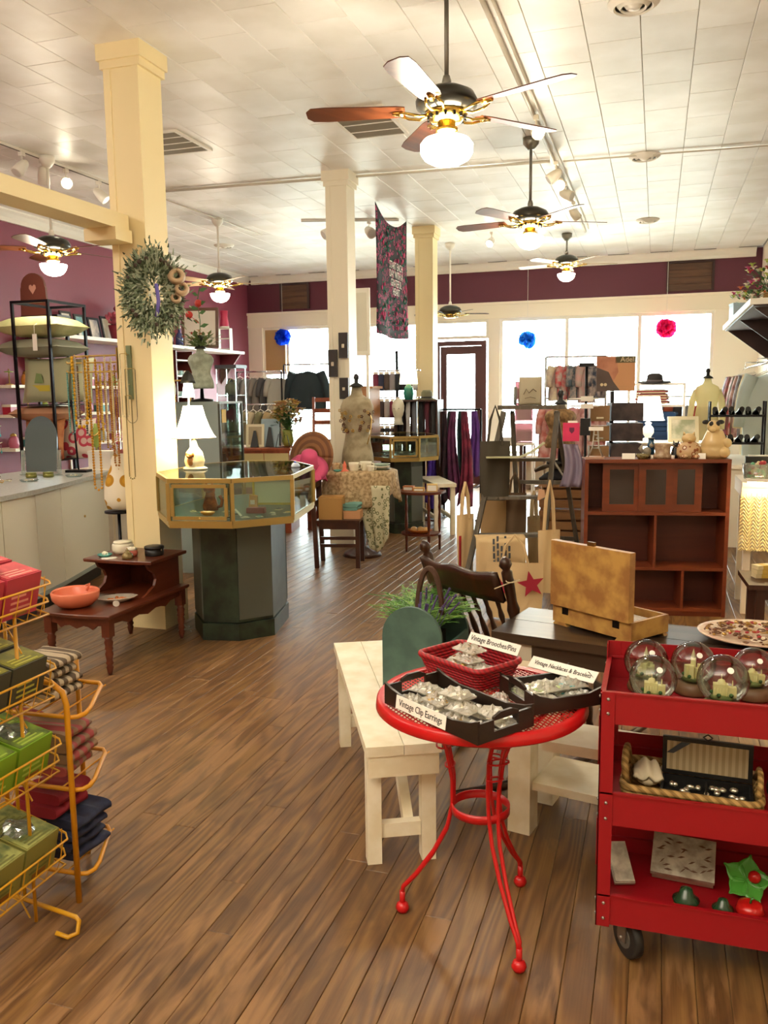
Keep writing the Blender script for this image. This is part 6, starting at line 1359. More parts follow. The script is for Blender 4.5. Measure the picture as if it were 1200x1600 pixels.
# cream table with lit lamp and print
t = thing('display_table', 'cream table with lit lamp standing behind the bookcase', 'table', (.16, 7.95, 0)); MB().bx(-.38, .38, -.22, .22, 1.14, 1.17).build('top', cream, t)
for x in (-.36, .31):
    for y in (-.2, .15): MB().bx(x, x+.05, y, y+.05, 0, 1.14).build('leg', cream, t)
t = thing('table_lamp', 'small lit white lamp with flared shade behind the bookcase', 'lamp', (-.06, 7.93, 1.1705)); MB().lathe([(0, 0), (.07, 0), (.06, .015), (.025, .04), (.05, .08), (.045, .12), (.02, .15), (.03, .165), (.01, .18), (.01, .26), (0, .26)], n=20).build('lamp_base', white, t)
MB().lathe([(.14, .19), (.13, .2), (.09, .40), (.088, .40), (.128, .2), (.138, .19), (.14, .19)], n=24).build('lamp_shade', shade_mat('lit_shade2', 'fffaf0', 5), t); MB().sph((0, 0, .27), .022, 8, 6).build('bulb', lampmat('lamp_bulb', 'fff0c8', 160), t)
frame_('print_on_easel', 'cream botanical print leaning on the cream table', (.24, 7.88, 1.1705), .26, .23, mat('cream_frame', 'e0d8b8', .5), mat('botanical_print', 'e8e4d0', .5, kind='noise', c2='a8b090', scale=9), .15, .25)
# hanging scarves rail, white dress mannequin
t = thing('garment_rack', 'low chrome rack of scarves and vests in the right window', 'clothes rack', (-.05, 11.9, 0)); MB().cyl((0, 0, 1.55), (.62, 0, 1.55), .01).build('rail', chromem, t)
for x in (0, .62): MB().cyl((x, 0, 0), (x, 0, 1.55), .012).build('upright', chromem, t); MB().cyl((x, -.2, .015), (x, .2, .015), .012).build('foot_bar', chromem, t)
for i, (lb, c_) in enumerate((('pale blue vest', '7f98a0'), ('rust red vest', '9c4830'), ('charcoal vest', '3c3438'), ('grey silk scarf top', '8c8c94'), ('crimson vest', 'a82c38'))): garment('hanging_vest', lb+' on the low rack in the right window', (.05+.12*i, 11.9, 1.44), .24, .5, mat('vest_'+str(i), c_, .8), .8, 0, seed=40+i)
ivd = sheer('ivory_dress_fabric', 'fbf2cc', .5)
t = dressform('mannequin', 'headless mannequin in an ivory dress beside the right window', (.60, 11.3, 0), .62, .33, ivd, 1.15, blackp)
MB().lathe([(.12, 1.42), (.13, 1.35), (.16, 1.1), (.20, .5), (.22, .3), (.21, .3), (.15, 1.1), (.11, 1.4), (.12, 1.42)], n=26, sy=.75, wav=(.03, 9)).build('dress_skirt', ivd, t)
for s in (-1, 1): MB().tube([(s*.12, 0, 1.62), (s*.17, -.02, 1.5), (s*.19, -.03, 1.3), (s*.17, -.05, 1.15)], [.045, .04, .036, .045], 9).build('sleeve', ivd, t)
# right wall shelf with flowers
t = thing('wall_shelf', 'white-edged wall shelf with dark brown underside on the right wall', 'shelf', (0, 0, 0))
MB().bx(.87, XR-.001, 9.4, 13.1, 2.47, 2.53).build('shelf_board', white, t); MB().bx(.90, XR-.001, 9.4, 13.08, 2.455, 2.4695).build('underside', mat('dark_underside', '3a2420', .6), t)
for y in (9.6, 11.2, 13.0): MB().prism([(XR-.003, 2.454), (.93, 2.454), (XR-.003, 1.98)], 0, .03, Matrix.Translation((0, y+.03, 0)) @ XZ @ Matrix.Diagonal((1, 1, -1, 1))).build('bracket', mat('dark_underside', '3a2420', .6), t)
MB().bx(XR-.02, XR-.002, 9.4, 13.08, 1.95, 2.454).build('back_board', mat('dark_underside', '3a2420', .6), t)
t = thing('shoe_box', 'pale blue box at the far end of the right wall shelf', 'box', (1.06, 12.75, 2.5305), .2); MB().bx(-.12, .12, -.1, .1, 0, .24).build('carton', mat('pale_blue_box', 'a8bccc', .5), t); MB().bx(-.124, .124, -.104, .104, .2405, .27).build('lid', mat('pale_blue_box', 'a8bccc', .5), t)
fm = [mat('fl_red', 'b81838', .6), mat('fl_magenta', 'c02c6c', .6), mat('fl_lime', 'b8cc5c', .6), mat('fl_white', 'ece8d0', .6), mat('fl_orange', 'd86c34', .6)]
vp = [(0, 0), (.06, 0), (.07, .05), (.06, .12), (.055, .12), (.05, .1), (0, .1)]
flowers('flower_basket', 'basket of red, lime and white silk flowers nearest on the right wall shelf', (1.12, 10.05, 2.5305), 40, .26, .36, fm[:4], leafm, vp, rope, 3, .035)
flowers('flower_basket', 'silk flowers with lime mums and magenta blooms farther along the right wall shelf', (1.05, 11.1, 2.5305), 34, .24, .22, fm[1:], leafm, vp, rope, 4, .035)
t = thing('hanging_garland', 'garland of pale blossoms hanging above the flower baskets at the right edge', 'garland', (1.20, 10.2, 3.0)); b = MB(); rn = random.Random(6)
for k in range(60): b.sph((rn.uniform(-.05, .05), rn.uniform(-.05, .05), rn.uniform(-.1, .8)), .022, 6, 4)
b.build('blossoms', mat('pale_blossom', 'cfc0a0', .7), t, kind='stuff'); MB().cyl((0, 0, -.1), (0, 0, ZC-3.0), .004, n=5).build('cord', paper, t)
for y0, lb in ((9.75, 'orange'), (10.9, 'terracotta')):
    t = thing('gift_box', lb+' box behind the flowers on the right wall shelf', 'box', (1.32, y0, 2.5305)); MB().bx(-.09, .09, -.1, .1, 0, .30).build('carton', fm[4], t); MB().bx(-.093, .093, -.103, .103, .3005, .33).build('lid', mat('terracotta', 'a85c3c', .6), t)
# clothes rail on the right wall
t = thing('wall_rail', 'chrome clothes rail on the right wall under the shelf', 'rail', (0, 0, 0)); MB().cyl((1.16, 9.6, 1.92), (1.16, 12.9, 1.92), .014).build('bar', chromem, t)
for y in (9.8, 11.3, 12.8): MB().tube([(1.16, y, 1.92), (1.16, y, 2.0), (XR-.002, y, 2.0)], .008, 6).build('bracket_arm', chromem, t)
gm_ = [('navy polka dot blouse', '1c2440', 'c8c8d8'), ('plum print blouse', '5a2c40', '8c5060'), ('patchwork jacket', '6a4a3c', '9c3c3c'), ('red and white panelled top', 'a82838', 'd8ccc0'), ('moss print blouse', '4a4c34', '8a6c54'), ('rose print blouse', '8c5a5c', 'c8a898'), ('grey print blouse', '5c5860', '9c949c')]
for i, (lb, c_, d2) in enumerate(gm_): garment('hanging_blouse', lb+' on the right wall rail', (1.08+.012*i, 12.7-.19*i, 1.815), .46, .80, mat('blouse_'+str(i), c_, .8, kind='noise', c2=d2, scale=12), -.75+.06*((i % 3)-1), .35, seed=60+i, group=None)
garment('hanging_jacket', 'long ivory jacket at the near end of the right wall rail', (1.24, 11.1, 1.815), .52, 1.0, sheer('ivory_linen', 'f0e4c4', .4), -.3, .55, seed=70, dep=.07)
garment('hanging_jacket', 'pale blue-grey blouse in front of the ivory jacket', (1.27, 10.75, 1.815), .60, .95, sheer('pale_blue_linen', 'dce4e0', .4), .1, .5, seed=71, dep=.08)
# shoe rack
t = thing('shoe_rack', 'black two-tier shoe rack on the counter by the right wall', 'shoe rack', (.56, 10.0, .86)); SW = .56
for x in (0, SW):
    for y in (0, .2): MB().bx(x, x+.02, y, y+.02, 0, .64).build('post', blackm, t)
for z in (.17, .47): MB().bx(.02, SW, 0, .22, z, z+.022).build('shelf', blackm, t)
def shoe(label, loc, rz, grp):
    t = thing('high_heel_shoe', label, 'shoe', loc, rz, grp); n = 10
    P_ = []; 
    MB().tube([(0, .10, .065), (0, .05, .05), (0, -.02, .018), (0, -.08, .012), (0, -.125, .008)], [.028, .03, .034, .032, .012], 10).build('upper', mat('black_leather', '121214', .25), t)
    MB().tube([(0, .115, .045), (0, .11, .0)], [.012, .005], 7).build('heel', mat('black_leather', '121214', .25), t); return t
on = ['first', 'second', 'third', 'fourth', 'fifth', 'sixth']
for r_, (z, rn_) in enumerate(((.47, 'upper'), (.17, 'lower'))):
    for k in range(6): shoe('black high heel, %s from the left on the %s tier of the shoe rack' % (on[k], rn_), (.56+.07+k*.084, 10.1, .86+z+.0225), PI+((.12) if k % 2 else -.12), 'black heels on the rack')
t = thing('sales_counter', 'cream counter along the right wall carrying the shoe rack', 'counter', (0, 0, 0)); MB().bx(.50, XR-.03, 9.3, 10.9, .82, .8595).build('top', cream, t); MB().bx(.56, XR-.03, 9.34, 10.86, 0, .82).build('cabinet', cream, t)
# near right counter with lit lace
t = thing('lace_table', 'cream table with glowing lace cloth hanging at its front right of the bookcase', 'table', (.60, 6.45, 0)); 
MB().bx(0, .90, 0, .6, .93, .965).build('top', cream, t); MB().bx(0, .90, .02, .58, .86, .9295).build('apron', cream, t)
for x in (.03, .82):
    for y in (.05, .5): MB().bx(x, x+.05, y, y+.05, 0, .86).build('leg', cream, t)
lace = mat('lace_cream', 'ead8a0', .8)
t = thing('lace_cloth', 'cream crochet lace cloth lit from above on the front of the cream table', 'cloth', (.60, 6.43, .48))
b = MB(); nx_, nz_ = 26, 15
for i in range(nx_):
    for j in range(nz_):
        x = .012+i*.034; z = .012+j*.026; o_ = .013*((i % 2)*2-1)
        b.tube([(x-.017, 0, z+o_*.8), (x, -.006, z-o_*.8), (x+.017, 0, z+o_*.8)], .0075, 5, caps=False)
b.build('chevron_rows', lace, t, kind='stuff'); b = MB()
for i in range(nx_): b.cyl((-.004+i*.034, .004, 0), (-.004+i*.034, .004, .41), .003, n=4)
b.build('mesh_threads', lace, t, kind='stuff'); MB().tube([(k*.034, 0, .014*(k % 2)) for k in range(27)], .006, 5).build('scalloped_edge', lace, t)
t = thing('counter_light', 'small warm strip light under the top edge of the cream table', 'lamp', (.62, 6.28, .985)); 
MB().bx(0, .8, 0, .03, 0, .02).build('housing', white, t); MB().bx(0, .8, .005, .025, -.008, -.0005).build('tube', lampmat('warm_tube', 'ffe4a8', 110), t)
MB().bx(.0, .03, .03, .175, .0, .01).bx(.77, .8, .03, .175, .0, .01).build('arms', white, t, kind='stuff')
t = thing('plastic_tub', 'clear tub of colourful ribbons on the cream table', 'tub', (.72, 6.75, .9655)); MB().lathe([(.085, .0), (.10, .11), (.098, .11), (.083, .003), (.085, 0)], n=20).build('tub', glass('tub_plastic', 'eaf0ea', .12, body=.12), t)
b = [MB(), MB(), MB()]; rn = random.Random(12)
for k in range(40): a, q = rn.uniform(0, 2*PI), rn.uniform(0, .065); b[k % 3].sph((q*math.cos(a), q*math.sin(a), rn.uniform(.015, .12)), .016, 6, 4)
for k, c_ in enumerate(('c04050', '70b890', 'd8c8a0')): b[k].build('ribbons', mat('rib_'+c_, c_, .6), t, kind='stuff')
t = thing('card_box', 'black open box behind the ribbon tub', 'box', (.78, 6.94, .9655)); MB().bx(-.12, .12, -.02, .06, 0, .15).build('box_body', blackp, t); MB().bx(-.1, .1, 0, .04, .1505, .16).build('cards', paper, t)
t = thing('photo_easel', 'black easel stand with a pale picture at the right end of the cream table', 'easel', (1.12, 6.72, .9655), -.2); MB().beam((-.1, 0, 0), (0, .05, .34), .02, .02).beam((.1, 0, 0), (0, .05, .34), .02, .02).bx(-.12, .12, -.03, 0, .03, .045).build('easel_frame', blackp, t); MB().bx(-.09, .09, -.016, -.004, .046, .28).build('picture', mat('pale_photo', 'b8b8a0', .5), t)
# low bench with soaps at right
t = thing('side_bench', 'dark brown low table with soap stacks right of the bookcase', 'table', (.56, 5.35, 0), .05); MB().bx(0, .9, 0, .45, .43, .46).build('top', brown_w, t)
for x in (.05, .8):
    for y in (.04, .36): MB().bx(x, x+.05, y, y+.05, 0, .43).build('leg', brown_w, t)
MB().bx(.1, .8, .06, .08, .36, .43).build('apron', brown_w, t)
for i, (x, y, n_) in enumerate(((.66, 5.60, 3), (.80, 5.52, 3), (.92, 5.45, 2))):
    for k in range(n_):
        t = thing('soap_bar', 'cream wrapped soap bar, %s layer of the %s stack on the low table' % (['bottom', 'second', 'top'][k], ['left', 'middle', 'right'][i]), 'soap', (x, y, .4605+k*.027), .3+.1*k, 'soap stacks on the low table'); MB().prism([(-.055, -.035), (.055, -.035), (.055, .035), (-.055, .035)], .001, .0255).build('bar', mat('soap_cream', 'd8c89c', .5), t); MB().bx(-.02, .02, -.0355, .0355, .0005, .026).build('paper_band', mat('soap_band', 'c8a84c', .5), t)
# --- grey glass cabinet with dress form
t = thing('glass_cabinet', 'tall grey-backed glass display cabinet behind the octagonal case', 'cabinet', (-4.13, 6.75, 0), .12)
gb = mat('cabinet_grey', '8f9c9c', .4)
MB().bx(0, .40, 0, .02, 0, 1.55).build('back_panel', gb, t); MB().bx(0, .42, .0, .58, 1.55, 1.57).build('top', gb, t); MB().bx(0, .42, .02, .58, 0, .25).build('plinth', gb, t)
for x, y in ((.40, 0), (.40, .56), (0, .56)): MB().bx(x, x+.02, y, y+.02, .25 if x < .3 else 0.0, 1.55).build('corner_post', mat('dark_alu', '54564e', .35, .7), t)
MB().bx(.408, .412, .02, .56, .25, 1.55).build('side_glass', clear, t); MB().bx(.02, .40, .568, .572, .25, 1.55).build('front_glass', clear, t)
for z in (.6, .95, 1.28): MB().bx(.02, .40, .02, .56, z, z+.006).build('glass_shelf', glass('shelf_glass', 'd8e8e4', .1), t)
MB().bx(.09, .25, -.003, -.0005, 1.34, 1.44).build('white_label', paper, t); MB().bx(.421, .4225, .04, .14, 1.38, 1.50).build('yellow_sticker', mat('yellow_sticker', 'd8b420', .5), t)
rn = random.Random(31)
for k, (y, z) in enumerate(((.15, .606), (.3, .606), (.45, .606), (.15, .956), (.3, .956), (.45, .956), (.2, 1.286), (.42, 1.286))):
    c_ = [crm, greyp, brownc, ivory][k % 4]; q = V(-4.13, 6.75, 0)+Matrix.Rotation(.12, 3, 'Z') @ V(.26, y, z)
    t = thing('trinket_vase', '%s vase, %s on the %s glass shelf of the grey cabinet' % (['cream', 'charcoal', 'brown', 'ivory'][k % 4], ['nearest', 'middle', 'farthest'][min(2, int(y/.17))], ['lower', 'middle', 'upper'][0 if z < .7 else 1 if z < 1 else 2]), 'vase', q+V(0, 0, .0005)); s = rn.uniform(.8, 1.3); MB().lathe([(0, 0), (.04*s, 0), (.055*s, .04*s), (.04*s, .09*s), (.02*s, .12*s), (.025*s, .14*s), (0, .14*s)], n=14).build('body', c_, t); MB().lathe([(.02*s, .13*s), (.028*s, .145*s), (.024*s, .145*s), (.018*s, .13*s), (.02*s, .13*s)], n=12).build('rim', goldt, t)
t = dressform('dress_form', 'grey-green script-print dress form on top of the grey glass cabinet', (-4.0, 7.0, 1.5705), .36, .27, mat('script_fabric', 'a8b0a0', .7, kind='noise', c2='8c9484', scale=20), .12)
flowers('rose_arrangement', 'greenery with red roses rising out of the grey dress form', (-4.0, 7.0, 2.055), 12, .17, .14, [mat('rose_red', 'b83028', .5), mat('bud_peach', 'c8a070', .5)], mat('olive_leaf', '6c8450', .6), [(0, 0), (.03, 0), (.035, .03), (.03, .03), (0, .02)], blackp, 9, .02, 16)
t = thing('tall_roses', 'tall stem with red roses above the dress form greenery', 'flowers', (-4.0, 7.0, 2.1)); MB().tube([(0, 0, 0), (.01, 0, .2), (-.01, 0, .38), (.02, 0, .5)], .004, 5).build('stem', leafm, t)
for x, z in ((-.1, .26), (.0, .36)): MB().tube([(0, 0, z-.08), (x, 0, z)], .003, 4).sph((x, 0, z), .035, 10, 7).build('rose', mat('rose_red', 'b83028', .5), t)
b = MB()
for k in range(9): a = k*2.4; p_ = V(0, 0, .15+.04*k); d_ = V(math.cos(a), .3*math.sin(a), .2); b.add([p_, p_+d_*.05+V(0, 0, .02), p_+d_*.1, p_+d_*.05-V(0, 0, .02)], [(0, 1, 2, 3)])
b.build('leaves', leafm, t, kind='stuff')
t = thing('round_platter', 'pale round platter standing behind the lamp by the grey cabinet', 'plate', (-4.12, 6.5, 0)); 
MB().lathe([(0, 0), (.10, 0), (.09, .02), (.015, .03), (.015, 1.50), (0, 1.50)], n=14).build('stand', blackm, t); MB().tube([(0, -.012, 1.68), (0, .0, 1.68)], .155, 28).build('platter', mat('pale_aqua_china', 'c8d8d0', .3), t); MB().bx(-.05, .05, -.03, .02, 1.49, 1.53).build('cradle', blackm, t)
# --- wood counter with frames and flowers
t = thing('display_counter', 'wood-topped counter with cream drawer fronts beyond the grey cabinet', 'counter', (-5.0, 8.9, 0), math.radians(12))
MB().bx(0, .96, 0, .55, .98, 1.01).build('top', orange_w, t); MB().bx(.02, .94, .02, .53, 0, .98).build('carcass', orange_w, t)
for k in range(2): MB().bx(.34+.30*k, .63+.30*k, .004, .0195, .55, .95).build('drawer_front', mat('cream_drawer', 'b8aa78', .5), t)
def wc(x, y, z=1.0105): q = Matrix.Rotation(math.radians(12), 3, 'Z') @ V(x, y, 0); return V(-5.0+q.x, 8.9+q.y, z)
frame_('easel_picture', 'cream photo frame with black easel back on the wood counter', wc(.47, .25), .22, .28, mat('cream_frame', 'e0d8b8', .5), mat('frame_back_tan', 'a89878', .5), .25, .2, True)
frame_('easel_picture', 'pale blue photo frame with black easel back on the wood counter', wc(.65, .27), .22, .34, mat('pale_blue_frame', '90a8b4', .5), mat('pale_blue_frame', '90a8b4', .5), .2, .15, True)
t = thing('wire_easel', 'black looped wire easel to the right of the blue photo frame', 'easel', wc(.84, .12)); MB().tube([(-.09, 0, 0), (-.05, 0, .16), (-.02, 0, .16), (.0, 0, .02), (.03, 0, .15), (.06, 0, .15), (.09, 0, 0)], .004, 6).build('wire', blackm, t); MB().tube([(-.09, 0, .004), (0, .08, .004), (.09, 0, .004)], .004, 6).build('foot_wire', blackm, t)
flowers('flower_vase', 'bouquet of white, peach and yellow flowers in a yellow-green vase on the wood counter', wc(.84, .42), 80, .20, .38, [mat('f_cream', 'd8d0b0', .6), mat('f_peach', 'c89c74', .6), mat('f_yel', 'c8b064', .6)], leafm, [(0, 0), (.05, 0), (.075, .06), (.06, .16), (.07, .2), (.06, .2), (.05, .15), (0, .1)], mat('yellow_green_glaze', '8a9040', .3), 15, .042)
t = thing('acrylic_case', 'clear acrylic display tower with a dark grey top on the wood counter', 'display case', wc(.2, .28)); MB().bx(-.14, .14, -.14, .14, .94, .98).build('top', mat('dark_grey_top', '3c4048', .4), t); MB().bx(-.13, .13, -.13, .13, 0, .02).build('acrylic_base', white, t)
for x in (-.13, .122):
    for y in (-.13, .122): MB().bx(x, x+.008, y, y+.008, .02, .94).build('corner', clear, t)
for z in (.3, .62): MB().bx(-.12, .12, -.12, .12, z, z+.006).build('shelf', clear, t)
MB().bx(-.128, .128, -.134, -.1305, .02, .94).build('front_sheet', clear, t)
for z, c_, lb in ((.306, 'b04858', 'rose'), (.626, '8a8478', 'taupe'), (.021, 'c8c0b0', 'ivory')): o = thing('small_purse', lb+' purse inside the acrylic display tower', 'bag', wc(.2, .28)+V(0, 0, z)); MB().sph((0, 0, .08), (.09, .05, .08), 12, 8).build('pouch', mat('purse_'+lb, c_, .6), o); MB().tube([(-.05, 0, .14), (0, 0, .2), (.05, 0, .14)], .006, 5).build('handle', goldt, o)
# --- desk with orange chair, lime form
t = thing('writing_desk', 'reddish wooden desk beside the second column', 'desk', (-4.02, 9.35, 0), .02); MB().bx(0, .66, 0, .42, 1.04, 1.075).build('top', mahog, t); MB().bx(.03, .63, .03, .05, .93, 1.04).build('apron', mahog, t)
for x in (.03, .57):
    for y in (.03, .34): MB().bx(x, x+.055, y, y+.055, 0, 1.04 if y > .1 else .93).build('leg', mahog, t)
t = thing('wooden_chair', 'honey-coloured ladder-back chair on the desk by the second column', 'chair', (-3.93, 9.5, 1.076), .1)
for x in (0, .30): MB().beam((x, 0, 0), (x+(-.02 if x == 0 else .04), .1, .52), .04, .03).build('back_post', orange_w, t)
for z in (.22, .36, .49): MB().beam((.0, .03+z*.19-.04, z), (.31, .03+z*.19-.04, z), .02, .05).build('back_slat', orange_w, t)
MB().bx(-.01, .32, -.06, .0, .0, .02).build('seat', orange_w, t)
t = dressform('dress_form', 'lime green floral mini dress form on the desk', (-3.56, 9.42, 1.0755), .34, .22, mat('lime_fabric', 'a0b048', .7, kind='blob', c2='98a840', c3='5a6a24', scale=22), .12)
t = thing('jewellery_dish', 'black round box at the front of the desk', 'box', (-3.44, 9.42, 1.0755)); MB().lathe([(0, 0), (.07, 0), (.07, .035), (0, .035)], n=18).build('body', blackp, t); MB().lathe([(0, .036), (.073, .036), (.073, .05), (.04, .055), (0, .055)], n=18).build('lid', mat('dark_plum', '2c1c24', .3), t)
# --- brown chair with boxes and hats
t = thing('wooden_chair', 'dark brown wooden chair holding boxes before the lace table', 'chair', (-3.0, 7.25, 0), .22)
MB().bx(.0, .41, 0, .40, .43, .455).build('seat', brown_w, t)
for x, y in ((.37, .01), (.37, .36)): MB().bx(x, x+.04, y, y+.04, 0, .43).build('leg', brown_w, t)
for y in (.005, .36): MB().beam((.0, y+.02, 0), (-.03, y+.02, .85), .04, .04, (1, 0, 0)).build('back_leg', brown_w, t)
for z in (.2, .27): MB().bx(.04, .37, .015, .035, z, z+.03).build('stretcher', brown_w, t)
MB().bx(.04, .37, .012, .03, .37, .43).build('seat_rail', brown_w, t)
for z in (.6, .78): MB().beam((-.022, .02, z), (-.022, .38, z), .02, .06, (0, 0, 1)).build('back_slat', brown_w, t)
def ch(x, y, z): q = Matrix.Rotation(.22, 3, 'Z') @ V(x, y, 0); return V(-3.0+q.x, 7.25+q.y, z)
t = thing('cardboard_box', 'tan cardboard box on the seat of the dark brown chair', 'box', ch(.13, .18, .4555), .22); MB().bx(-.11, .11, -.12, .12, 0, .20).build('carton', mat('cardboard', 'b08448', .7), t); MB().bx(-.112, .112, -.06, .122, .2005, .208).build('flap', mat('cardboard', 'b08448', .7), t)
t = thing('linen_box', 'peach box at the bottom of the small pile on the dark brown chair', 'box', ch(.33, .2, .4555), .2); MB().bx(-.08, .08, -.1, .1, 0, .06).build('carton', mat('peach_box', 'c89468', .6), t); MB().bx(-.082, .082, -.102, .102, .0605, .075).build('lid', mat('peach_box', 'c89468', .6), t)
folded('folded_cloth', 'teal cloth folded on the peach box on the dark brown chair', ch(.32, .2, .532), .15, .17, 2, mat('teal_cloth', '6c9a90', .8), 77, .03)
def floppy(label, loc, m_, r, tilt, rz, dr=0.0, crown=.1):
    t = thing('sun_hat', label, 'hat', loc, rz); t.rotation_euler = (tilt, 0, rz)
    MB().lathe([(0, crown+.02), (.04, crown+.02), (.075, crown), (.088, .03), (.09, .0), (r*.75, -.012), (r, -.02)], n=40, wav=None).build('crown', m_, t)
    MB().grid(lambda u, v: V((.09+(r-.09)*v)*math.cos(2*PI*u), (.09+(r-.09)*v)*math.sin(2*PI*u), -.02*v-dr*v*v*(.5+.5*math.sin(2*PI*u*2+.6))), 40, 5, .004).build('brim', m_, t)
    return t
floppy('wide straw sun hat hung on the back of the dark brown chair', (-3.27, 7.80, 1.01), mat('straw', '8a5c34', .7, kind='stripe', c2='6e4426', axis='Z', scale=40, bump=.3), .26, math.radians(78), -.2)
floppy('hot pink floppy sun hat in front of the straw hat', (-3.13, 7.42, .95), mat('pink_felt', 'd04c78', .7), .19, math.radians(42), .5, .26, .16)
# --- lace table
t = thing('round_table', 'table under the lace cloths, carrying the floral dress form', 'table', (-2.80, 7.98, 0)); MB().lathe([(0, .84), (.33, .84), (.33, .868), (0, .868)], n=28).build('top', brown_w, t); MB().lathe([(0, 0), (.2, 0), (.18, .04), (.04, .1), (.035, .8), (.1, .839), (0, .839)], n=16).build('pedestal', brown_w, t)
lc = mat('beige_lace', 'c0a882', .8, kind='noise', c2='8c7450', scale=34); lw_ = mat('white_lace', 'c8c4a4', .8, kind='blob', c2='c8c4a4', c3='6c704c', scale=24)
def drape(nm, lb, c, r, z, drop, m_, a0, a1, seed, sc=.05):
    t = thing(nm, lb, 'tablecloth', c); rn = random.Random(seed); ph = rn.uniform(0, 6)
    def g(u, v):
        a = a0+(a1-a0)*u
        if v < .4: q = v/.4; return V(r*q*math.cos(a), r*q*math.sin(a), z+.004)
        q = (v-.4)/.6; d_ = drop*(.62+.38*abs(math.sin(a*2+ph))); k = r+.012+.03*q+.022*q*math.sin(a*11+ph); return V(k*math.cos(a), k*math.sin(a), z+.004-d_*q)
    MB().grid(g, 72, 14, .004).build('cloth', m_, t); return t
drape('lace_cloth', 'beige lace cloth covering the table with the dress form', (-2.80, 7.98, .8735), .352, 0.0, .34, lc, 0, 2*PI, 1)
t = thing('lace_shawl', 'white flowered lace shawl hanging low from the front of the lace table', 'cloth', (-2.58, 7.70, .80)); 
MB().grid(lambda u, v: V((u-.5)*.36*(1-.45*v)+.07*v, -.03-.02*math.sin(u*16)*(.3+v)-.03*v, -.05-.52*v-.12*v*math.sin(PI*u*.9+.5)), 24, 14, .004).build('cloth', lw_, t)
t = dressform('dress_form', 'large cream brooch-covered dress form with black knob on the lace table', (-2.86, 8.06, .8765), .80, .37, mat('linen_floral', 'a89c80', .75, kind='noise', c2='8a7e62', scale=12), .02)
t.scale = (1, 1, 1)
b = [MB(), MB()]; rn = random.Random(44)
for k in range(46):
    a = rn.uniform(-PI*.9, -.1); v = rn.uniform(.48, .86); w = .36*(.36+.12*math.sin((v-.42)*5)) if v < .78 else .36*.33; p_ = V(w*1.04*math.cos(a), w*.7*math.sin(a), .02+v*.74)
    for j in range(5): b[k % 2].sph(p_+V(.012*math.cos(j*1.26), -.003, .012*math.sin(j*1.26)), .007, 5, 3)
b[0].build('brooches', goldt, t, kind='stuff'); b[1].build('brooches', mat('brown_brooch', '6c4430', .4, .3), t, kind='stuff')
MB().tube([(.13, -.05, .62), (.17, -.05, .5), (.16, -.06, .36), (.13, -.08, .25)], .006, 6).build('bead_string', goldt, t)
teac = [('teacup', 'white teacup on the lace table', -2.73, 7.74, 'w'), ('teacup', 'floral creamer jug at the left front of the lace table', -3.02, 7.76, 'f'), ('teapot', 'square white teapot in the middle of the lace table', -2.66, 7.86, 't')]
zl = .8765
def cup(t, m_, s=1): MB().lathe([(0, 0), (.03*s, 0), (.034*s, .01), (.04*s, .05*s), (.042*s, .065*s), (.039*s, .065*s), (.034*s, .02), (0, .012)], n=18).build('body', m_, t); MB().tube([(.038*s, 0, .055*s), (.06*s, 0, .05*s), (.058*s, 0, .025*s), (.036*s, 0, .02*s)], .005*s, 6).build('handle', m_, t)
for lb, x, y, m_, s in (('white teacup at the right front of the lace table', -2.62, 7.76, ivory, .9), ('tall white mug in front of the dress form', -2.80, 7.78, ivory, 1.3), ('floral creamer jug at the left front of the lace table', -3.0, 7.80, mat('floral_china', 'd8c8a0', .3, kind='noise', c2='a87c54', scale=30), 1.2), ('wide cream teapot cup beside the tall mug', -2.70, 7.84, ivory, 1.4)):
    t = thing('teacup', lb, 'cup', (x, y, zl)); cup(t, m_, s)
t = thing('teal_dish', 'small teal dish at the left front of the lace table', 'dish', (-2.94, 7.70, zl)); MB().lathe([(0, 0), (.03, 0), (.05, .015), (.046, .018), (.028, .006), (0, .006)], n=18).build('bowl', mat('teal_glaze', '5aa8a0', .25), t)
t = thing('coral_figurine', 'coral pink flame-shaped figurine on the lace table', 'figurine', (-2.87, 7.70, zl)); MB().lathe([(0, 0), (.04, 0), (.035, .012), (.015, .03), (.02, .06), (.008, .09), (0, .11)], n=12, wav=(.15, 3)).build('body', mat('coral_glaze', 'd86c50', .3), t)
for k in range(3):
    t = thing('dessert_plate', ['bottom', 'middle', 'top'][k]+' china plate of the stack at the right of the lace table', 'plate', (-2.56, 7.92, zl+.022*k), 0, 'stacked plates on the lace table'); MB().lathe([(0, 0), (.05, 0), (.085, .018), (.083, .021), (.048, .005), (0, .005)], n=26).build('dish', [mat('green_rim', '5c6448', .3), ivory, mat('celadon', 'a8c0b0', .3)][k], t)
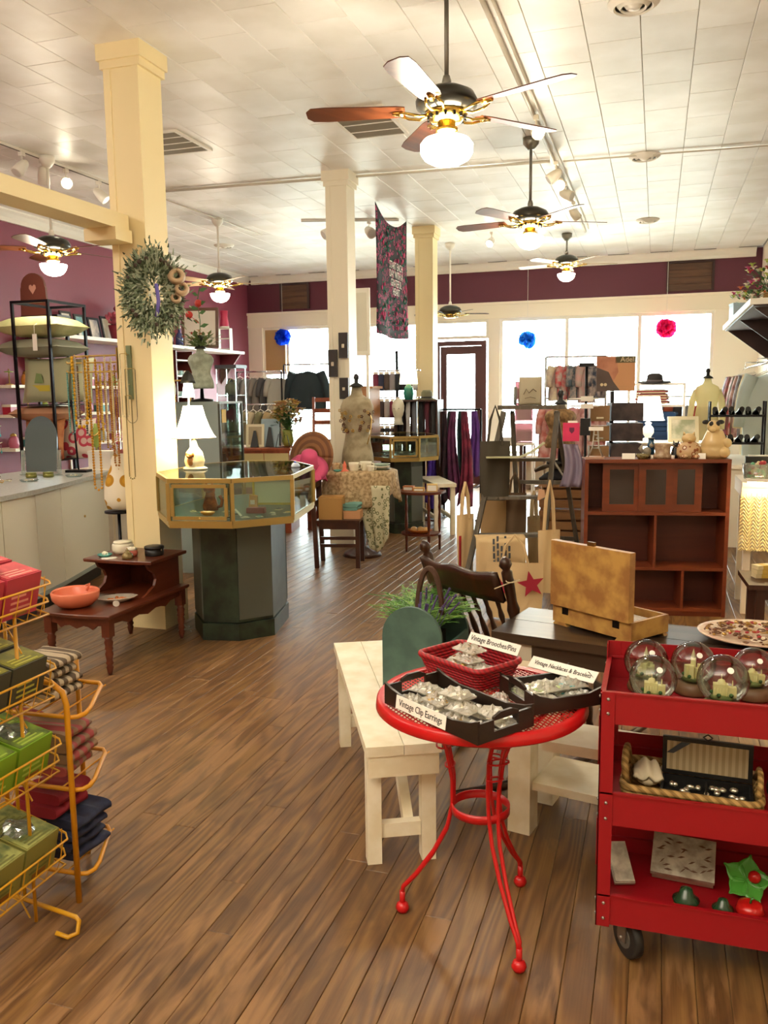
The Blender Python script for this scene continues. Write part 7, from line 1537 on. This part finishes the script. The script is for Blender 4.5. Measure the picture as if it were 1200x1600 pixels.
# --- two-tier side table
t = thing('side_table', 'small mahogany half-round side table with turned legs next to the lace table', 'table', (-2.30, 8.42, 0)); hr = [(.24*math.cos(a), .20*math.sin(a)-.02) for a in [PI+PI*k/14 for k in range(15)]]+[(.24, .12), (-.24, .12)]
MB().prism(hr, .60, .625).build('top', mahog, t); MB().prism([(x*.85, y*.85) for x, y in hr], .17, .19).build('lower_shelf', mahog, t)
for x, y in ((-.18, .08), (.18, .08), (-.12, -.13), (.12, -.13)): turned((x, y, 0), (x, y, .60), .014).matrix_world if 0 else turned((x, y, 0), (x, y, .60), .014).build('leg', mahog, t)
for i, (x, y, c_, lb, h_) in enumerate(((-.12, -.03, 'a8683c', 'brown boxed soap set at the left', .05), (.0, -.06, 'c89c58', 'tan soap box in the middle', .04), (.13, -.03, 'd8b870', 'cream soap box at the right', .075))):
    t = thing('boxed_soap', lb+' of the side table top', 'box', (-2.30+x, 8.42+y, .6255), .1*i); MB().bx(-.055, .055, -.04, .04, 0, h_).build('carton', mat('sbox_'+c_, c_, .6), t); MB().bx(-.045, .045, -.041, -.0402, .008, h_-.012).build('front_label', paper, t)
t = thing('wooden_tray', 'amber oval dish with fruit on the lower shelf of the side table', 'dish', (-2.30, 8.36, .1905)); MB().lathe([(0, 0), (.09, 0), (.14, .035), (.135, .038), (.085, .01), (0, .01)], n=24, sy=.7).build('bowl', mat('amber_glaze', 'a85c20', .3), t)
for k, (x, y) in enumerate(((-.06, 0), (.01, .015), (.07, -.01))): o = thing('ceramic_fruit', ['left', 'middle', 'right'][k]+' pale ceramic fruit in the amber dish', 'fruit', (-2.30+x, 8.36+y, .20)); MB().lathe([(0, .002), (.02, 0), (.036, .02), (.03, .045), (.01, .055), (0, .05)], n=14).build('body', mat('pale_fruit', 'd0a868', .4), o); MB().cyl((0, 0, .05), (.004, 0, .064), .003, n=5).build('stem', brown_w, o)
# --- second octagonal case and small white bench
octcase('second gold-framed octagonal glass display case beyond the lace table', (-2.92, 9.72), .25, .80, .88, 1.15)
for i in range(10):
    a = i*.63; t = thing('brooch', ['silver', 'gold', 'black', 'ivory', 'aqua'][i % 5]+[' pin on a white card in the second octagonal case', ' pin on a grey card in the second octagonal case'][i//5], 'jewellery', (-2.90+.22*math.cos(a), 9.68+.30*math.sin(a), .9055), a); MB().bx(-.04, .04, -.03, .03, 0, .003).build('card', [paper, mat('grey_card', '8f948c', .6)][i//5], t); MB().sph((0, 0, .01), (.022, .016, .01), 8, 5).build('ornament', gl[i % 5], t)
t = thing('bench', 'small white wooden bench at the right of the second octagonal case', 'bench', (-2.38, 9.3, 0), .45); MB().bx(0, .26, 0, 1.0, .56, .60).build('seat', wb, t)
for x in (.01, .2):
    for y in (.03, .9): MB().bx(x, x+.05, y, y+.05, 0, .56).build('leg', wb, t)
    MB().bx(x+.01, x+.04, .08, .9, .18, .22).build('stretcher', wb, t)
# column fittings: black switch boxes and door-like board behind the second column
for i, (px, py, h_, m_) in enumerate(((531, 540, .26, 'upper right'), (517, 568, .28, 'lower left'), (531, 607, .22, 'lowest right'))):
    x = -3.11 if i != 1 else -3.23; z = at(px, py, Y=8.4).z; t = thing('wall_box', m_+' black box fixed on the second column', 'box', (x, 8.385, z-h_/2)); MB().bx(-.05, .05, -.02, .0, 0, h_).build('cover', mat('box_black', '2c2424', .5), t); MB().bx(-.015, .015, -.026, -.0205, h_*.4, h_*.55).build('switch', silv, t)
t = thing('tall_board', 'tall white framed door panel standing behind the second column', 'panel', (-3.45, 9.0, 0)); MB().bx(0, .42, 0, .03, 2.05, 2.78).build('board', white, t); MB().bx(.03, .39, -.006, -.0005, 2.1, 2.73).build('raised_panel', mat('panel_white', 'e4e0d0', .5), t)
for x in (.02, .37): MB().bx(x, x+.03, .0, .028, 0, 2.049).build('support_post', white, t)
# tan cabinet, hosiery rack, crate and lamp
t = thing('tan_cabinet', 'tall tan wooden cabinet behind the floral dress form', 'cabinet', (-3.80, 10.2, 0)); MB().bx(0, .36, 0, .4, 0, 1.70).build('carcass', mat('tan_veneer', 'b07c50', .45), t); MB().bx(-.015, .395, -.015, .41, 1.7005, 1.73).build('top', mat('tan_veneer', 'b07c50', .45), t); MB().bx(.02, .36, -.012, -.0005, .05, 1.66).build('door', mat('tan_veneer', 'b07c50', .45), t)
t = thing('hosiery_rack', 'revolving rack of dark socks and tights beyond the second display case', 'rack', (-3.32, 10.98, 0)); MB().cyl((0, 0, .05), (0, 0, 2.2), .02).lathe([(0, 0), (.25, 0), (.22, .04), (0, .05)], n=16).build('post', blackm, t)
for z in (1.22, 1.58, 1.94): MB().cyl((-.28, -.06, z), (.30, -.06, z), .008).cyl((-.28, .1, z), (.30, .1, z), .008).build('arm', chromem, t)
sk_ = ['1c1a20', '3a3038', 'a8a8b0', '6c2440', '2a3450', '4c403c', '8c8890', '20242c']
for r_, z in enumerate((1.58, 1.94, 1.22)):
    for k in range(8):
        o = thing('packed_socks', '%s socks pack, %s from the left on the %s arm of the hosiery rack' % (['black', 'charcoal', 'silver', 'plum', 'navy', 'brown', 'grey', 'ink'][(k+3*r_) % 8], (on+['seventh', 'eighth'])[k], ['middle', 'upper', 'lower'][r_]), 'socks', (-3.60+.078*k, 10.93, z-.012), 0, 'sock packs'); c_ = sk_[(k+3*r_) % 8]
        MB().grid(lambda u, v: V((u-.5)*.06, -.012*math.sin(PI*u), -.035-.22*v), 4, 5, .02).build('socks', mat('sock_'+c_, c_, .8), o); MB().bx(-.03, .03, -.016, -.004, -.05, -.002).build('header_card', paper, o)
t = thing('crate_shelf', 'dark upright crate shelf under the teal lamp by the door', 'shelf unit', (-3.20, 10.42, 0))
for x in (.0, .56): MB().bx(x, x+.02, 0, .3, 0, 1.55).build('side', brown_w, t)
for z in (0, .5, 1.0, 1.53): MB().bx(.02, .56, 0, .3, z, z+.02).build('shelf', brown_w, t)
for k in range(5): MB().bx(.03+.11*k, .12+.11*k, .285, .3, .02, 1.53).build('back_slat', brown_w, t)
for k in range(6): o = thing('hanging_tie', '%s scarf, %s from the left in the top of the dark crate shelf' % (['black', 'white', 'grey', 'black', 'wine', 'charcoal'][k], on[k]), 'scarf', (-3.13+.085*k, 10.55, 1.525)); MB().grid(lambda u, v: V((u-.5)*.05, .006*math.sin(u*6+v*9), -.46*v), 4, 8, .02).build('cloth', mat('tie_%d' % k, ['17171a', 'e0e0e0', '70707a', '17171a', '5c2030', '38383c'][k], .7), o); MB().cyl((-.03, 0, 0), (.03, 0, 0), .004).build('bar', chromem, o)
t = thing('table_lamp', 'lit cream lamp on a teal glass base above the dark crate shelf', 'lamp', (-3.04, 10.57, 1.5505)); MB().lathe([(0, 0), (.05, 0), (.055, .02), (.07, .08), (.055, .16), (.02, .2), (.012, .24), (0, .24)], n=18).build('lamp_base', mat('teal_glass', '1c6a5c', .15), t)
MB().lathe([(.12, .2), (.10, .38), (.098, .38), (.118, .2), (.12, .2)], n=22).build('lamp_shade', shade_mat('lit_shade3', 'fff0c4', 2.5), t)
t = thing('straw_hat', 'small grey-green hat on the dark crate shelf beside the teal lamp', 'hat', (-2.80, 10.57, 1.5505)); MB().lathe([(0, .12), (.05, .12), (.07, .09), (.075, .01), (.12, 0), (.12, .006), (.075, .018)], n=20).build('crown_brim', mat('olive_felt', '6c6c54', .8), t); MB().lathe([(.0765, .015), (.079, .016), (.077, .04), (.074, .04)], n=18).build('band', blackp, t)
# white display head on the second case zone
t = thing('foam_mannequin', 'white foam display head at the foot of the dark crate shelf', 'mannequin head', (-3.12, 10.36, 0)); MB().lathe([(0, 0), (.045, 0), (.04, .03), (.015, .05), (.015, 1.24), (0, 1.24)], n=14).build('stand', blackm, t)
MB().lathe([(0, 1.24), (.065, 1.24), (.05, 1.28), (.045, 1.33), (.06, 1.36), (.075, 1.42), (.078, 1.48), (.06, 1.54), (.03, 1.57), (0, 1.575)], n=20, sy=1.15).sph((.0, -.088, 1.42), (.012, .016, .02), 8, 6).sph((0, -.08, 1.385), (.02, .012, .008), 8, 5).build('head', ivory, t)
for s in (-1, 1): MB().sph((s*.028, -.078, 1.445), (.012, .007, .006), 8, 5).build('eye', mat('shadow_grey', '8a8478', .6), t)
# scarves on a floor rack
t = thing('scarf_rack', 'floor rack of hanging scarves beside the door', 'clothes rack', (-2.62, 10.75, 0), -.1); 
for x in (0, .5): MB().cyl((x, 0, 0), (x, 0, 1.42), .014).build('upright', blackm, t); MB().cyl((x, -.2, .015), (x, .2, .015), .012).build('foot_bar', blackm, t)
MB().cyl((0, 0, 1.42), (.5, 0, 1.42), .012).build('rail', blackm, t)
for i, (lb, c_, L_, x, y) in enumerate((('violet', '5230b0', .75, -2.74, 10.5), ('black', '1c181c', 1.15, -2.62, 10.66), ('charcoal green', '2c3834', 1.05, -2.54, 10.74), ('plum', '4c2040', 1.1, -2.46, 10.62), ('dark teal', '2a4448', .95, -2.37, 10.74), ('wine red', '5c1c34', 1.15, -2.30, 10.6), ('purple', '6a3c98', .8, -2.22, 10.74))):
    o = thing('hanging_scarf', lb+' scarf on the floor rack beside the door', 'scarf', (x, y, 1.40 if i else .95)); MB().grid(lambda u, v: V((u-.5)*(.07+.12*v)+.02*math.sin(v*5+i), .03*math.sin(u*14+i)*(.3+v), -L_*v*(1-.06*math.sin(u*PI*2+i))), 12, 10, .012).build('cloth', mat('scarf_%d' % i, c_, .75, kind='noise', c2=['6a48c8', '3c2430', '3a4c48', '6c2c58', '3c5c5c', '8c2c48', '5a3484'][i], scale=9), o); MB().tube([(-.02, 0, -.01), (0, 0, .015), (.02, 0, -.01)], .003, 5).build('clip', chromem, o)
# low table with papers by the door
t = thing('paper_table', 'dark table stacked with white papers beside the shop door', 'table', (-2.35, 12.6, 0)); MB().bx(0, .5, 0, .4, .84, .87).build('top', brown_w, t)
for x in (.02, .43):
    for y in (.02, .33): MB().bx(x, x+.05, y, y+.05, 0, .84).build('leg', brown_w, t)
for k in range(4): o = thing('paper_stack', on[k]+' layer of the papers on the table beside the door', 'papers', (-2.1+.008*(k % 2), 12.8, .8705+.024*k), .05*k, 'papers by the door'); MB().bx(-.15, .15, -.11, .11, 0, .0235).build('sheets', paper, o)
# --- left bay clothing racks
def rackline(label, x0, x1, y, z, names, cols, pre, w, h, rz=.9, tg=None):
    t = thing('garment_rack', label, 'clothes rack', (x0, y, 0)); L_ = x1-x0
    for x in (0, L_): MB().cyl((x, 0, 0), (x, 0, z), .013).build('upright', blackm, t); MB().cyl((x, -.2, .015), (x, .2, .015), .012).build('foot_bar', blackm, t)
    MB().cyl((0, 0, z), (L_, 0, z), .012).build('rail', chromem, t)
    for i, (n_, c_) in enumerate(zip(names, cols)): garment('hanging_shirt', n_+' '+pre, (x0+.06+i*(L_-.12)/(len(cols)-1), y, z-.10), w, h, mat(pre[:6]+'_%s' % c_, c_, .85), rz, .22, seed=90+i)
rackline('garment rack of grey shirts in the left window bay', -6.55, -5.75, 12.6, 2.02, ['slate grey shirt, first from the left', 'mid grey shirt, second from the left', 'pale grey shirt, third from the left', 'taupe grey shirt, fourth from the left', 'dark grey shirt, fifth from the left', 'ash grey shirt, sixth from the left'], ['5c5c60', '6e6a68', '8c8a88', '78706a', '4a484c', '9a9690'], 'on the left bay rack', .42, .58)
rackline('lower garment rack of beige trousers and shirts in the left window bay', -5.98, -5.25, 11.4, 1.50, ['beige shirt, first from the left', 'sand shirt, second from the left', 'khaki shirt, third from the left', 'stone shirt, fourth from the left', 'olive shirt, fifth from the left', 'tan shirt, sixth from the left'], ['8c8468', '9c9070', '7c7458', 'a89c80', '6a6648', '94805c'], 'on the low beige rack', .36, .6)
garment('hanging_tunic', 'large dark teal tunic hanging alone before the left window', (-5.35, 12.7, 2.02), .62, .62, mat('dark_teal_tunic', '1c2c34', .8), 0, .35, seed=5, dep=.08)
t = thing('garment_rack', 'black rack carrying the dark teal tunic', 'clothes rack', (-5.75, 12.7, 0))
for x in (0, .8): MB().cyl((x, 0, 0), (x, 0, 2.12), .013).build('upright', blackm, t); MB().cyl((x, -.2, .015), (x, .2, .015), .012).build('foot_bar', blackm, t)
MB().cyl((0, 0, 2.12), (.8, 0, 2.12), .012).build('rail', chromem, t)
# --- left wall shelves
sh_t = thing('wall_shelf', 'long white wall shelf on the left wall with red brackets', 'shelf', (0, 0, 0)); MB().bx(XL+.001, -7.1, 8.8, 14.0, 2.38, 2.425).build('shelf_board', white, sh_t)
for y in (8.9, 11.6, 13.9): MB().prism([(XL+.003, 2.379), (-7.14, 2.379), (XL+.003, 1.85)], 0, .03, Matrix.Translation((0, y+.03, 0)) @ XZ @ Matrix.Diagonal((1, 1, -1, 1))).build('bracket', mat('bracket_red', '5a1c24', .5), sh_t)
zs = 2.4255
def fr_l(lb, y, w, h, fc, pc, tilt=.18, z=zs, x=-7.38): return frame_('picture_frame', lb, (x, y, z), w, h, mat('fr_'+fc, fc, .5), mat('pc_'+pc, pc, .5, kind='noise', c2='e8e4dc', scale=6), PI/2, -tilt if 0 else tilt)
for lb, y, w, h, fc, pc in (('black-framed picture leaning at the left of the shelf pictures', 9.55, .22, .34, '1c1a1c', 'd0ccc4'), ('teal print in a black frame on the left wall shelf', 9.82, .2, .32, '22201f', '6aa0a8'), ('arched dark blue mirror frame on the left wall shelf', 10.12, .24, .30, '1f2430', '6a7088'), ('black and cream framed print behind the arched frame', 10.42, .26, .34, '14120f', 'c8bca0'), ('dark green framed print by the first column on the left wall shelf', 10.95, .24, .40, '3c4c44', '8ca098')):
    o = fr_l(lb, y, w, h, fc, pc)
t = thing('flower_pot', 'dark pink pot with pink hydrangeas on the left wall shelf', 'flowers', (-7.22, 10.35, zs)); MB().lathe([(0, 0), (.07, 0), (.10, .15), (.11, .2), (.10, .2), (.09, .15), (0, .1)], n=20).build('pot', mat('wine_pot', '7c1c30', .4), t)
b = MB(); rn = random.Random(3)
for k in range(70): a, q = rn.uniform(0, 2*PI), rn.random()*.14; b.sph((q*math.cos(a), q*math.sin(a), .24+rn.uniform(0, .13)), .024, 6, 4)
b.build('blossoms', mat('hydrangea_pink', 'c05c70', .7), t, kind='stuff')
t = thing('rag_doll', 'cream cloth doll head with curls above the pink hydrangeas', 'doll', (-7.32, 10.68, zs)); MB().lathe([(0, 0), (.08, 0), (.07, .2), (.04, .3), (0, .32)], n=14).build('body', mat('doll_cream', 'd8b088', .7), t); MB().sph((0, 0, .4), .11, 14, 10).build('head', mat('doll_cream', 'd8b088', .7), t); b = MB(); [b.sph((.11*math.cos(a)*.9, .11*math.sin(a)*.9, .46), .04, 7, 5) for a in [k*.7 for k in range(9)]]; b.build('curls', mat('doll_curls', '8c3c54', .7), t, kind='stuff')
t = thing('camera_box', 'black and red flat box at the left of the shelf pictures', 'box', (-7.3, 9.3, zs)); MB().bx(-.1, .1, -.16, .12, 0, .11).build('carton', blackp, t); MB().bx(-.101, .101, -.161, .121, .1105, .14).build('lid', mat('dark_red_case', '7c1420', .4), t)
t = thing('doll_cradle', 'brown wooden panel with heart cut-out above the pillows', 'wood panel', (-6.35, 7.65, 0)); hp = [(-.17, 2.5), (.17, 2.5), (.16, 2.78)]+[(.15*math.cos(a), 2.80+.14*math.sin(a)) for a in [PI*k/12 for k in range(13)]]+[(-.16, 2.78)]
MB().prism(hp, 0, .03, XZ).build('panel', orange_w if 0 else mat('cradle_wood', '5a2c20', .5), t); MB().prism([(.0, 2.72), (.045, 2.78), (.04, 2.81), (.02, 2.82), (0, 2.80), (-.02, 2.82), (-.04, 2.81), (-.045, 2.78)], 0, .003, Matrix.Translation((0, -.004, 0)) @ XZ).build('heart', mat('heart_tan', 'a87868', .6), t); MB().bx(-.17, .3, -.01, .2, 2.44, 2.4995).build('shelf_top', blackp, t)
for x in (-.15, .26): MB().bx(x, x+.03, .15, .18, 0, 2.44).build('upright', blackm, t)
# pillow rack: black frame with stacked pillows
t = thing('pillow_rack', 'tall black metal frame rack holding pillows at the left edge', 'rack', (-6.05, 6.95, 0))
for x, y in ((0, 0), (.42, 0), (0, .55), (.42, .55)): MB().bx(x, x+.025, y, y+.025, 0, 2.54).build('upright', blackm, t)
MB().bx(0, .445, 0, .025, 2.54, 2.565).bx(0, .445, .55, .575, 2.54, 2.565).bx(0, .025, .025, .55, 2.54, 2.565).bx(.42, .445, .025, .55, 2.54, 2.565).build('top_frame', blackm, t)
for z in (.5, 1.0, 1.55): MB().bx(.026, .419, .026, .549, z, z+.01).build('wire_shelf', blackm, t)
def pil(lb, x, y, z, sx, sy, h, m_, rot=None, rz=0): return cushion(lb, (x, y, z), sx, sy, h, rz, m_, rot, 'pillow', 'pillow')
gp = mat('sage_pillow', 'a8a888', .8); gp2 = mat('grey_pillow', '8c8c78', .8); yp = mat('cream_green_pillow', 'c4bc88', .8, kind='noise', c2='a8a874', scale=5); op = mat('orange_floral_pillow', 'c88c5c', .8, kind='noise', c2='a05838', scale=8)
pil('pale yellow-green pillow with white tag at the top of the pillow rack', -5.92, 7.22, 2.33, .78, .50, .20, yp)
pil('grey-green pillow second from the top of the rack', -5.92, 7.22, 2.12, .76, .50, .18, gp2)
pil('sage pillow with yellow emblem propped in the rack', -5.86, 7.18, 1.80, .52, .46, .14, gp, (math.radians(80), 0, .1))
pil('second sage pillow propped behind the emblem pillow', -5.72, 7.38, 1.80, .50, .46, .14, gp, (math.radians(80), 0, .1))
pil('peach rolled pillow under the sage pillows', -5.9, 7.2, 1.47, .6, .42, .15, mat('peach_pillow', 'b88868', .8))
pil('orange floral pillow propped low in the pillow rack', -5.88, 7.12, 1.21, .46, .42, .12, op, (math.radians(82), 0, .05))
pil('pink and white pillow behind the orange floral pillow', -5.62, 7.3, 1.21, .42, .42, .12, mat('pink_white_pillow', 'd0b0a8', .8, kind='blob', c2='d8ccc0', c3='b83c50', scale=7), (math.radians(82), 0, .05))
t = thing('emblem_patch', 'yellow and green embroidered emblem on the propped sage pillow', 'patch', (-5.88, 7.095, 1.74)); MB().bx(-.12, .12, -.004, 0, -.05, .01).build('yellow_band', mat('emblem_yellow', 'c0b040', .8), t); MB().prism([(-.06, .03), (.05, .03), (.03, .12), (-.03, .13)], 0, .004, Matrix.Translation((0, -.004, 0)) @ XZ).build('bouquet', mat('emblem_green', '7c9460', .8), t)
t = thing('pillow_tag', 'white paper tag hanging from the topmost pillow', 'tag', (-5.77, 6.935, 2.08)); MB().bx(-.025, .025, -.003, 0, 0, .16).build('card', paper, t); MB().tube([(0, 0, .16), (.0, 0, .24), (.01, .03, .26)], .002, 4).build('string', paper, t)
# wall jewellery fixture behind the counter
t = thing('wall_case', 'white shelved jewellery fixture on the left wall below the long shelf', 'shelf unit', (0, 0, 0))
for z in (.55, 1.0, 1.4, 1.75): MB().bx(XL+.001, -7.2, 8.2, 11.0, z, z+.035).build('shelf', cream, t)
for y in (8.2, 9.6, 10.97): MB().bx(-7.27, -7.235, y, y+.03, 0, .549).bx(XL+.001, XL+.02, y, y+.03, .6, 1.95).build('side', white, t)
cols_ = [('pink', 'b8647c'), ('teal', '4c9090'), ('red', 'a82438'), ('ivory', 'd8ccb0'), ('green', '8ca44c'), ('amber', 'b87c30'), ('silver', 'b0b0b0')]
rn = random.Random(55); nn = 0
for s_i, z in enumerate((1.0, 1.4, 1.75)):
    for k in range(9):
        y = 8.36+k*.29; cn, c_ = cols_[(k+2*s_i) % 7]; kind = (k+s_i) % 3; t = thing(['glass_jar', 'trinket_box', 'ring_stand'][kind], '%s %s, %s along the %s shelf of the left wall fixture' % (cn, ['glass jar', 'trinket box', 'ring stand'][kind], (on+['seventh', 'eighth', 'ninth'])[k], ['lower', 'middle', 'upper'][s_i]), ['jar', 'box', 'stand'][kind], (-7.36, y, z+.0355)); m_ = mat('goods_'+cn, c_, .35)
        if kind == 0: MB().lathe([(0, 0), (.05, 0), (.065, .04), (.055, .11), (.035, .14), (0, .14)], n=14).build('body', m_, t); MB().lathe([(0, .141), (.04, .141), (.03, .165), (.008, .175), (0, .18)], n=12).build('lid', goldt, t)
        elif kind == 1: MB().bx(-.06, .06, -.08, .08, 0, .09).build('body', m_, t); MB().bx(-.063, .063, -.083, .083, .0905, .12).build('lid', ivory, t)
        else: MB().lathe([(0, 0), (.05, 0), (.045, .012), (.008, .02), (.008, .19), (0, .19)], n=12).build('stem', goldt, t); MB().lathe([(0, .15), (.055, .152), (.05, .162), (0, .165)], n=14).build('dish', m_, t)
# necklaces hanging from the wall fixture lower rail and from the stand
rail_t = thing('necklace_rail', 'brass necklace rail standing behind the counter', 'rail', (-5.55, 7.55, 0)); MB().cyl((0, 0, 1.78), (1.1, 0, 1.78), .009).build('bar', goldt, rail_t)
for x in (.0, 1.1): MB().cyl((x, 0, 0), (x, 0, 1.79), .012).build('upright', goldt, rail_t); MB().cyl((x, -.15, .012), (x, .15, .012), .012).build('foot_bar', goldt, rail_t)
for i, (lb, c_, x, L_) in enumerate((('orange', 'c88430', .08, .42), ('raspberry', 'a82c54', .24, .62), ('pink', 'c06c80', .32, .5), ('black', '1c1c20', .44, .66), ('pearl', 'd8d0bc', .55, .5), ('silver', 'a8a8a8', .66, .72), ('lime', '94a444', .36, .8), ('aqua', '5a9c98', .78, .56), ('amber', 'b8822c', .90, .62))):
    necklace(lb+' bead necklace on the brass rail behind the counter', -5.55+x, 7.541, 1.768, L_, .07, .013, mat('nk_'+lb, c_, .35))
# white pillow with rose and candle rack at the end of the left wall shelf
t = frame_('rose_cushion', 'white rose-print cushion in a brown frame at the far end of the left wall shelf', (-7.2, 12.6, zs), .62, .66, mat('frame_brown', '6a4c3c', .5), mat('white_linen', 'f0ece0', .8), .25, .1, t_=.05)
t = thing('tea_light_rack', 'white three-step metal rack at the far end of the left wall shelf', 'rack', (-7.22, 13.5, zs)); 
for x in (-.12, .11): MB().bx(x, x+.012, -.05, .05, 0, .38).build('side', white, t)
for z in (.02, .2, .37): MB().bx(-.108, .11, -.05, .05, z, z+.012).build('step', white, t)
t = thing('pink_vase', 'tall pink glass vase on the white metal rack', 'vase', (-7.22, 13.5, zs+.383)); MB().lathe([(0, 0), (.07, 0), (.08, .05), (.06, .2), (.07, .3), (.06, .3), (.05, .2), (0, .05)], n=18).build('body', mat('pink_glass', 'c83c5c', .3), t); MB().lathe([(0, .0005), (.081, .0005), (.083, .03), (.079, .03)], n=18).build('foot', white, t)
for k, (y, c_) in enumerate(((11.5, '2c2c4c'), (11.75, '1c1c20'), (12.05, '3c4474'))): t = thing('tall_bottle', ['navy', 'black', 'indigo'][k]+' bottle on the left wall shelf right of the first column', 'bottle', (-7.25, y, zs)); MB().lathe([(0, 0), (.06, 0), (.062, .14), (.05, .18), (.02, .22), (.02, .28), (0, .28)], n=16).build('body', mat('bt_'+c_, c_, .2), t); MB().lathe([(0, .2805), (.024, .2805), (.024, .31), (0, .31)], n=10).build('cap', silv, t)
t = thing('wall_unit', 'dark red open shelf unit with small cups at the far end of the left wall', 'shelf unit', (-7.54, 11.9, 0)); mr = mat('dark_red_wood', '5c2018', .5)
for y in (0, .5): MB().bx(0, .3, y, y+.03, 0, 2.36).build('side', mr, t)
for z in (.9, 1.3, 1.62, 1.95, 2.2): MB().bx(0, .3, .03, .5, z, z+.02).build('shelf', white, t)
for i, z in enumerate((1.321, 1.641, 1.971)):
    for k in range(3): o = thing('teacup', '%s cup, %s shelf of the dark red shelf unit' % (['left', 'middle', 'right'][k], ['low', 'middle', 'high'][i]), 'cup', (-7.34, 12.02+.14*k, z)); cup(o, [ivory, mat('aqua_china', '9cc4c8', .3), ivory][k], 1.2)
# ================================================================ EXTRA GOODS AROUND THE COUNTER
t = thing('back_cabinet', 'low cream cabinet behind the end of the sales counter', 'cabinet', (-5.45, 7.0, 0)); MB().bx(0, .85, 0, .4, 0, .90).build('carcass', cream, t); MB().bx(-.01, .86, -.01, .41, .9005, .925).build('top', cream, t)
for x in (.03, .44): MB().bx(x, x+.38, -.009, -.0005, .08, .86).build('door', white, t)
for i, (x, w, h, lb) in enumerate(((-5.18, .26, .15, 'left plain white carton behind the black necklace stand'), (-4.84, .24, .13, 'right plain cream carton behind the black necklace stand'))):
    t = thing('carton', lb, 'box', (x, 7.12, .9255)); MB().bx(-w/2, w/2, -.09, .09, 0, h).build('box_body', [paper, ivory][i], t); MB().bx(-w/2-.003, w/2+.003, -.093, .093, h+.0005, h+.025).build('lid', [paper, ivory][i], t)
t = thing('clutch_bag', 'dusty pink envelope clutch lying on the right cream carton', 'bag', (-4.84, 7.12, 1.081), .1); MB().prism([(-.13, -.08), (.13, -.08), (.15, .08), (-.12, .07)], 0, .035).build('body', mat('pink_leather', 'a8605c', .4), t); MB().prism([(-.13, -.081), (.13, -.081), (.02, .02)], .0352, .04).build('flap', mat('pink_leather', 'a8605c', .4), t)
t = thing('vanity_mirror', 'small round silver mirror on a stem behind the necklaces', 'mirror', (-5.10, 7.28, .9255)); MB().lathe([(0, 0), (.06, 0), (.055, .012), (.008, .02), (.008, .50), (0, .50)], n=16).build('stem', silv, t); MB().tube([(0, -.006, .60), (0, .006, .60)], .11, 28).build('rim', silv, t); MB().tube([(0, -.009, .60), (0, -.0065, .60)], .096, 28).build('mirror_glass', mat('mirror_silver', 'c8d0d8', .05, 1.0), t)
for i, (x, c_, lb) in enumerate(((-5.33, '8a9c44', 'lime green'), (-4.72, '9cac5c', 'pale lime'))):
    t = thing('bead_form', lb+' mini bust wrapped in beads behind the counter', 'stand', (x, 7.2 if i == 0 else 7.3, .9255)); MB().lathe([(0, 0), (.05, 0), (.045, .01), (.01, .02), (.01, .2), (.05, .22), (.045, .3), (.06, .36), (.02, .40), (.018, .44), (0, .44)], n=18, sy=.6).build('bust', mat('bust_'+c_, c_, .6), t); MB().tube([(.05*math.cos(a), .03*math.sin(a)-.01, .37-.05*max(0, -math.sin(a))) for a in [2*PI*k/14 for k in range(14)]], .006, 5, closed=True).build('bead_strand', goldt, t)
t = thing('chain_heap', 'tangled heap of silver chains at the front left of the counter top', 'jewellery', (-5.10, 5.45, zc)); rn = random.Random(23)
for m_, n_ in ((silv, 8), (goldt, 4)):
    b = MB()
    for k in range(n_): cx, cy, r_ = rn.uniform(-.13, .13), rn.uniform(-.08, .08), rn.uniform(.03, .07); b.tube([(cx+r_*math.cos(a), cy+r_*.8*math.sin(a), .007+.012*abs(math.sin(a*1.5+k))) for a in [2*PI*q/16 for q in range(16)]], .0045, 5, closed=True)
    b.build('chains', m_, t, kind='stuff')
t = thing('earring_tree', 'silver earring tree with dangling drops at the left end of the counter', 'stand', (-5.40, 5.85, zc)); MB().lathe([(0, 0), (.07, 0), (.06, .012), (.008, .02), (.007, .62), (0, .62)], n=14).build('pole', silv, t)
for z in (.28, .42, .56): MB().tube([(-.13, 0, z+.02), (-.06, 0, z), (.06, 0, z), (.13, 0, z+.02)], .004, 6).build('arm', silv, t)
b = MB()
for z in (.28, .42, .56):
    for k in range(7): x = -.12+.04*k; b.tube([(x, -.004, z), (x, -.004, z-.05)], .0015, 4).sph((x, -.004, z-.06), (.009, .006, .014), 6, 4)
b.build('drops', aqua, t, kind='stuff')
for i, (x, y) in enumerate(((-4.82, 5.62), (-4.72, 6.05))):
    t = thing('ring_tray', ['shallow clear dish of rings near the counter edge', 'shallow clear dish of rings before the necklace stand'][i], 'dish', (x, y, zc)); MB().lathe([(0, 0), (.06, 0), (.075, .015), (.072, .018), (.058, .004), (0, .004)], n=22).build('dish', glass('acrylic', 'e6f0f0', .15, .05, body=.15), t)
    b = MB(); [b.tube([(px_+.011*math.cos(a), py_+.011*math.sin(a), .009) for a in [2*PI*q/8 for q in range(8)]], .003, 5, closed=True) for px_, py_ in ((-.03, 0), (.02, .02), (.01, -.03), (.04, -.005), (-.01, .035))]; b.build('rings', goldt, t, kind='stuff')
for i, (lb, c_, dx, L_, z) in enumerate((('lemon', 'e0c040', -.26, .55, 1.85), ('amber', 'a86c18', -.14, .72, 1.85), ('gunmetal', '50504c', -.36, .50, 1.85), ('cream', 'e4dcc0', -.06, .75, 1.85), ('brown', '6c4c2c', -.45, .45, 1.85))):
    necklace(lb+' bead necklace on the longest bar of the brass rail', -3.505+dx, 5.151, z, L_, .035, .0085, mat('nb_'+c_, c_, .35))
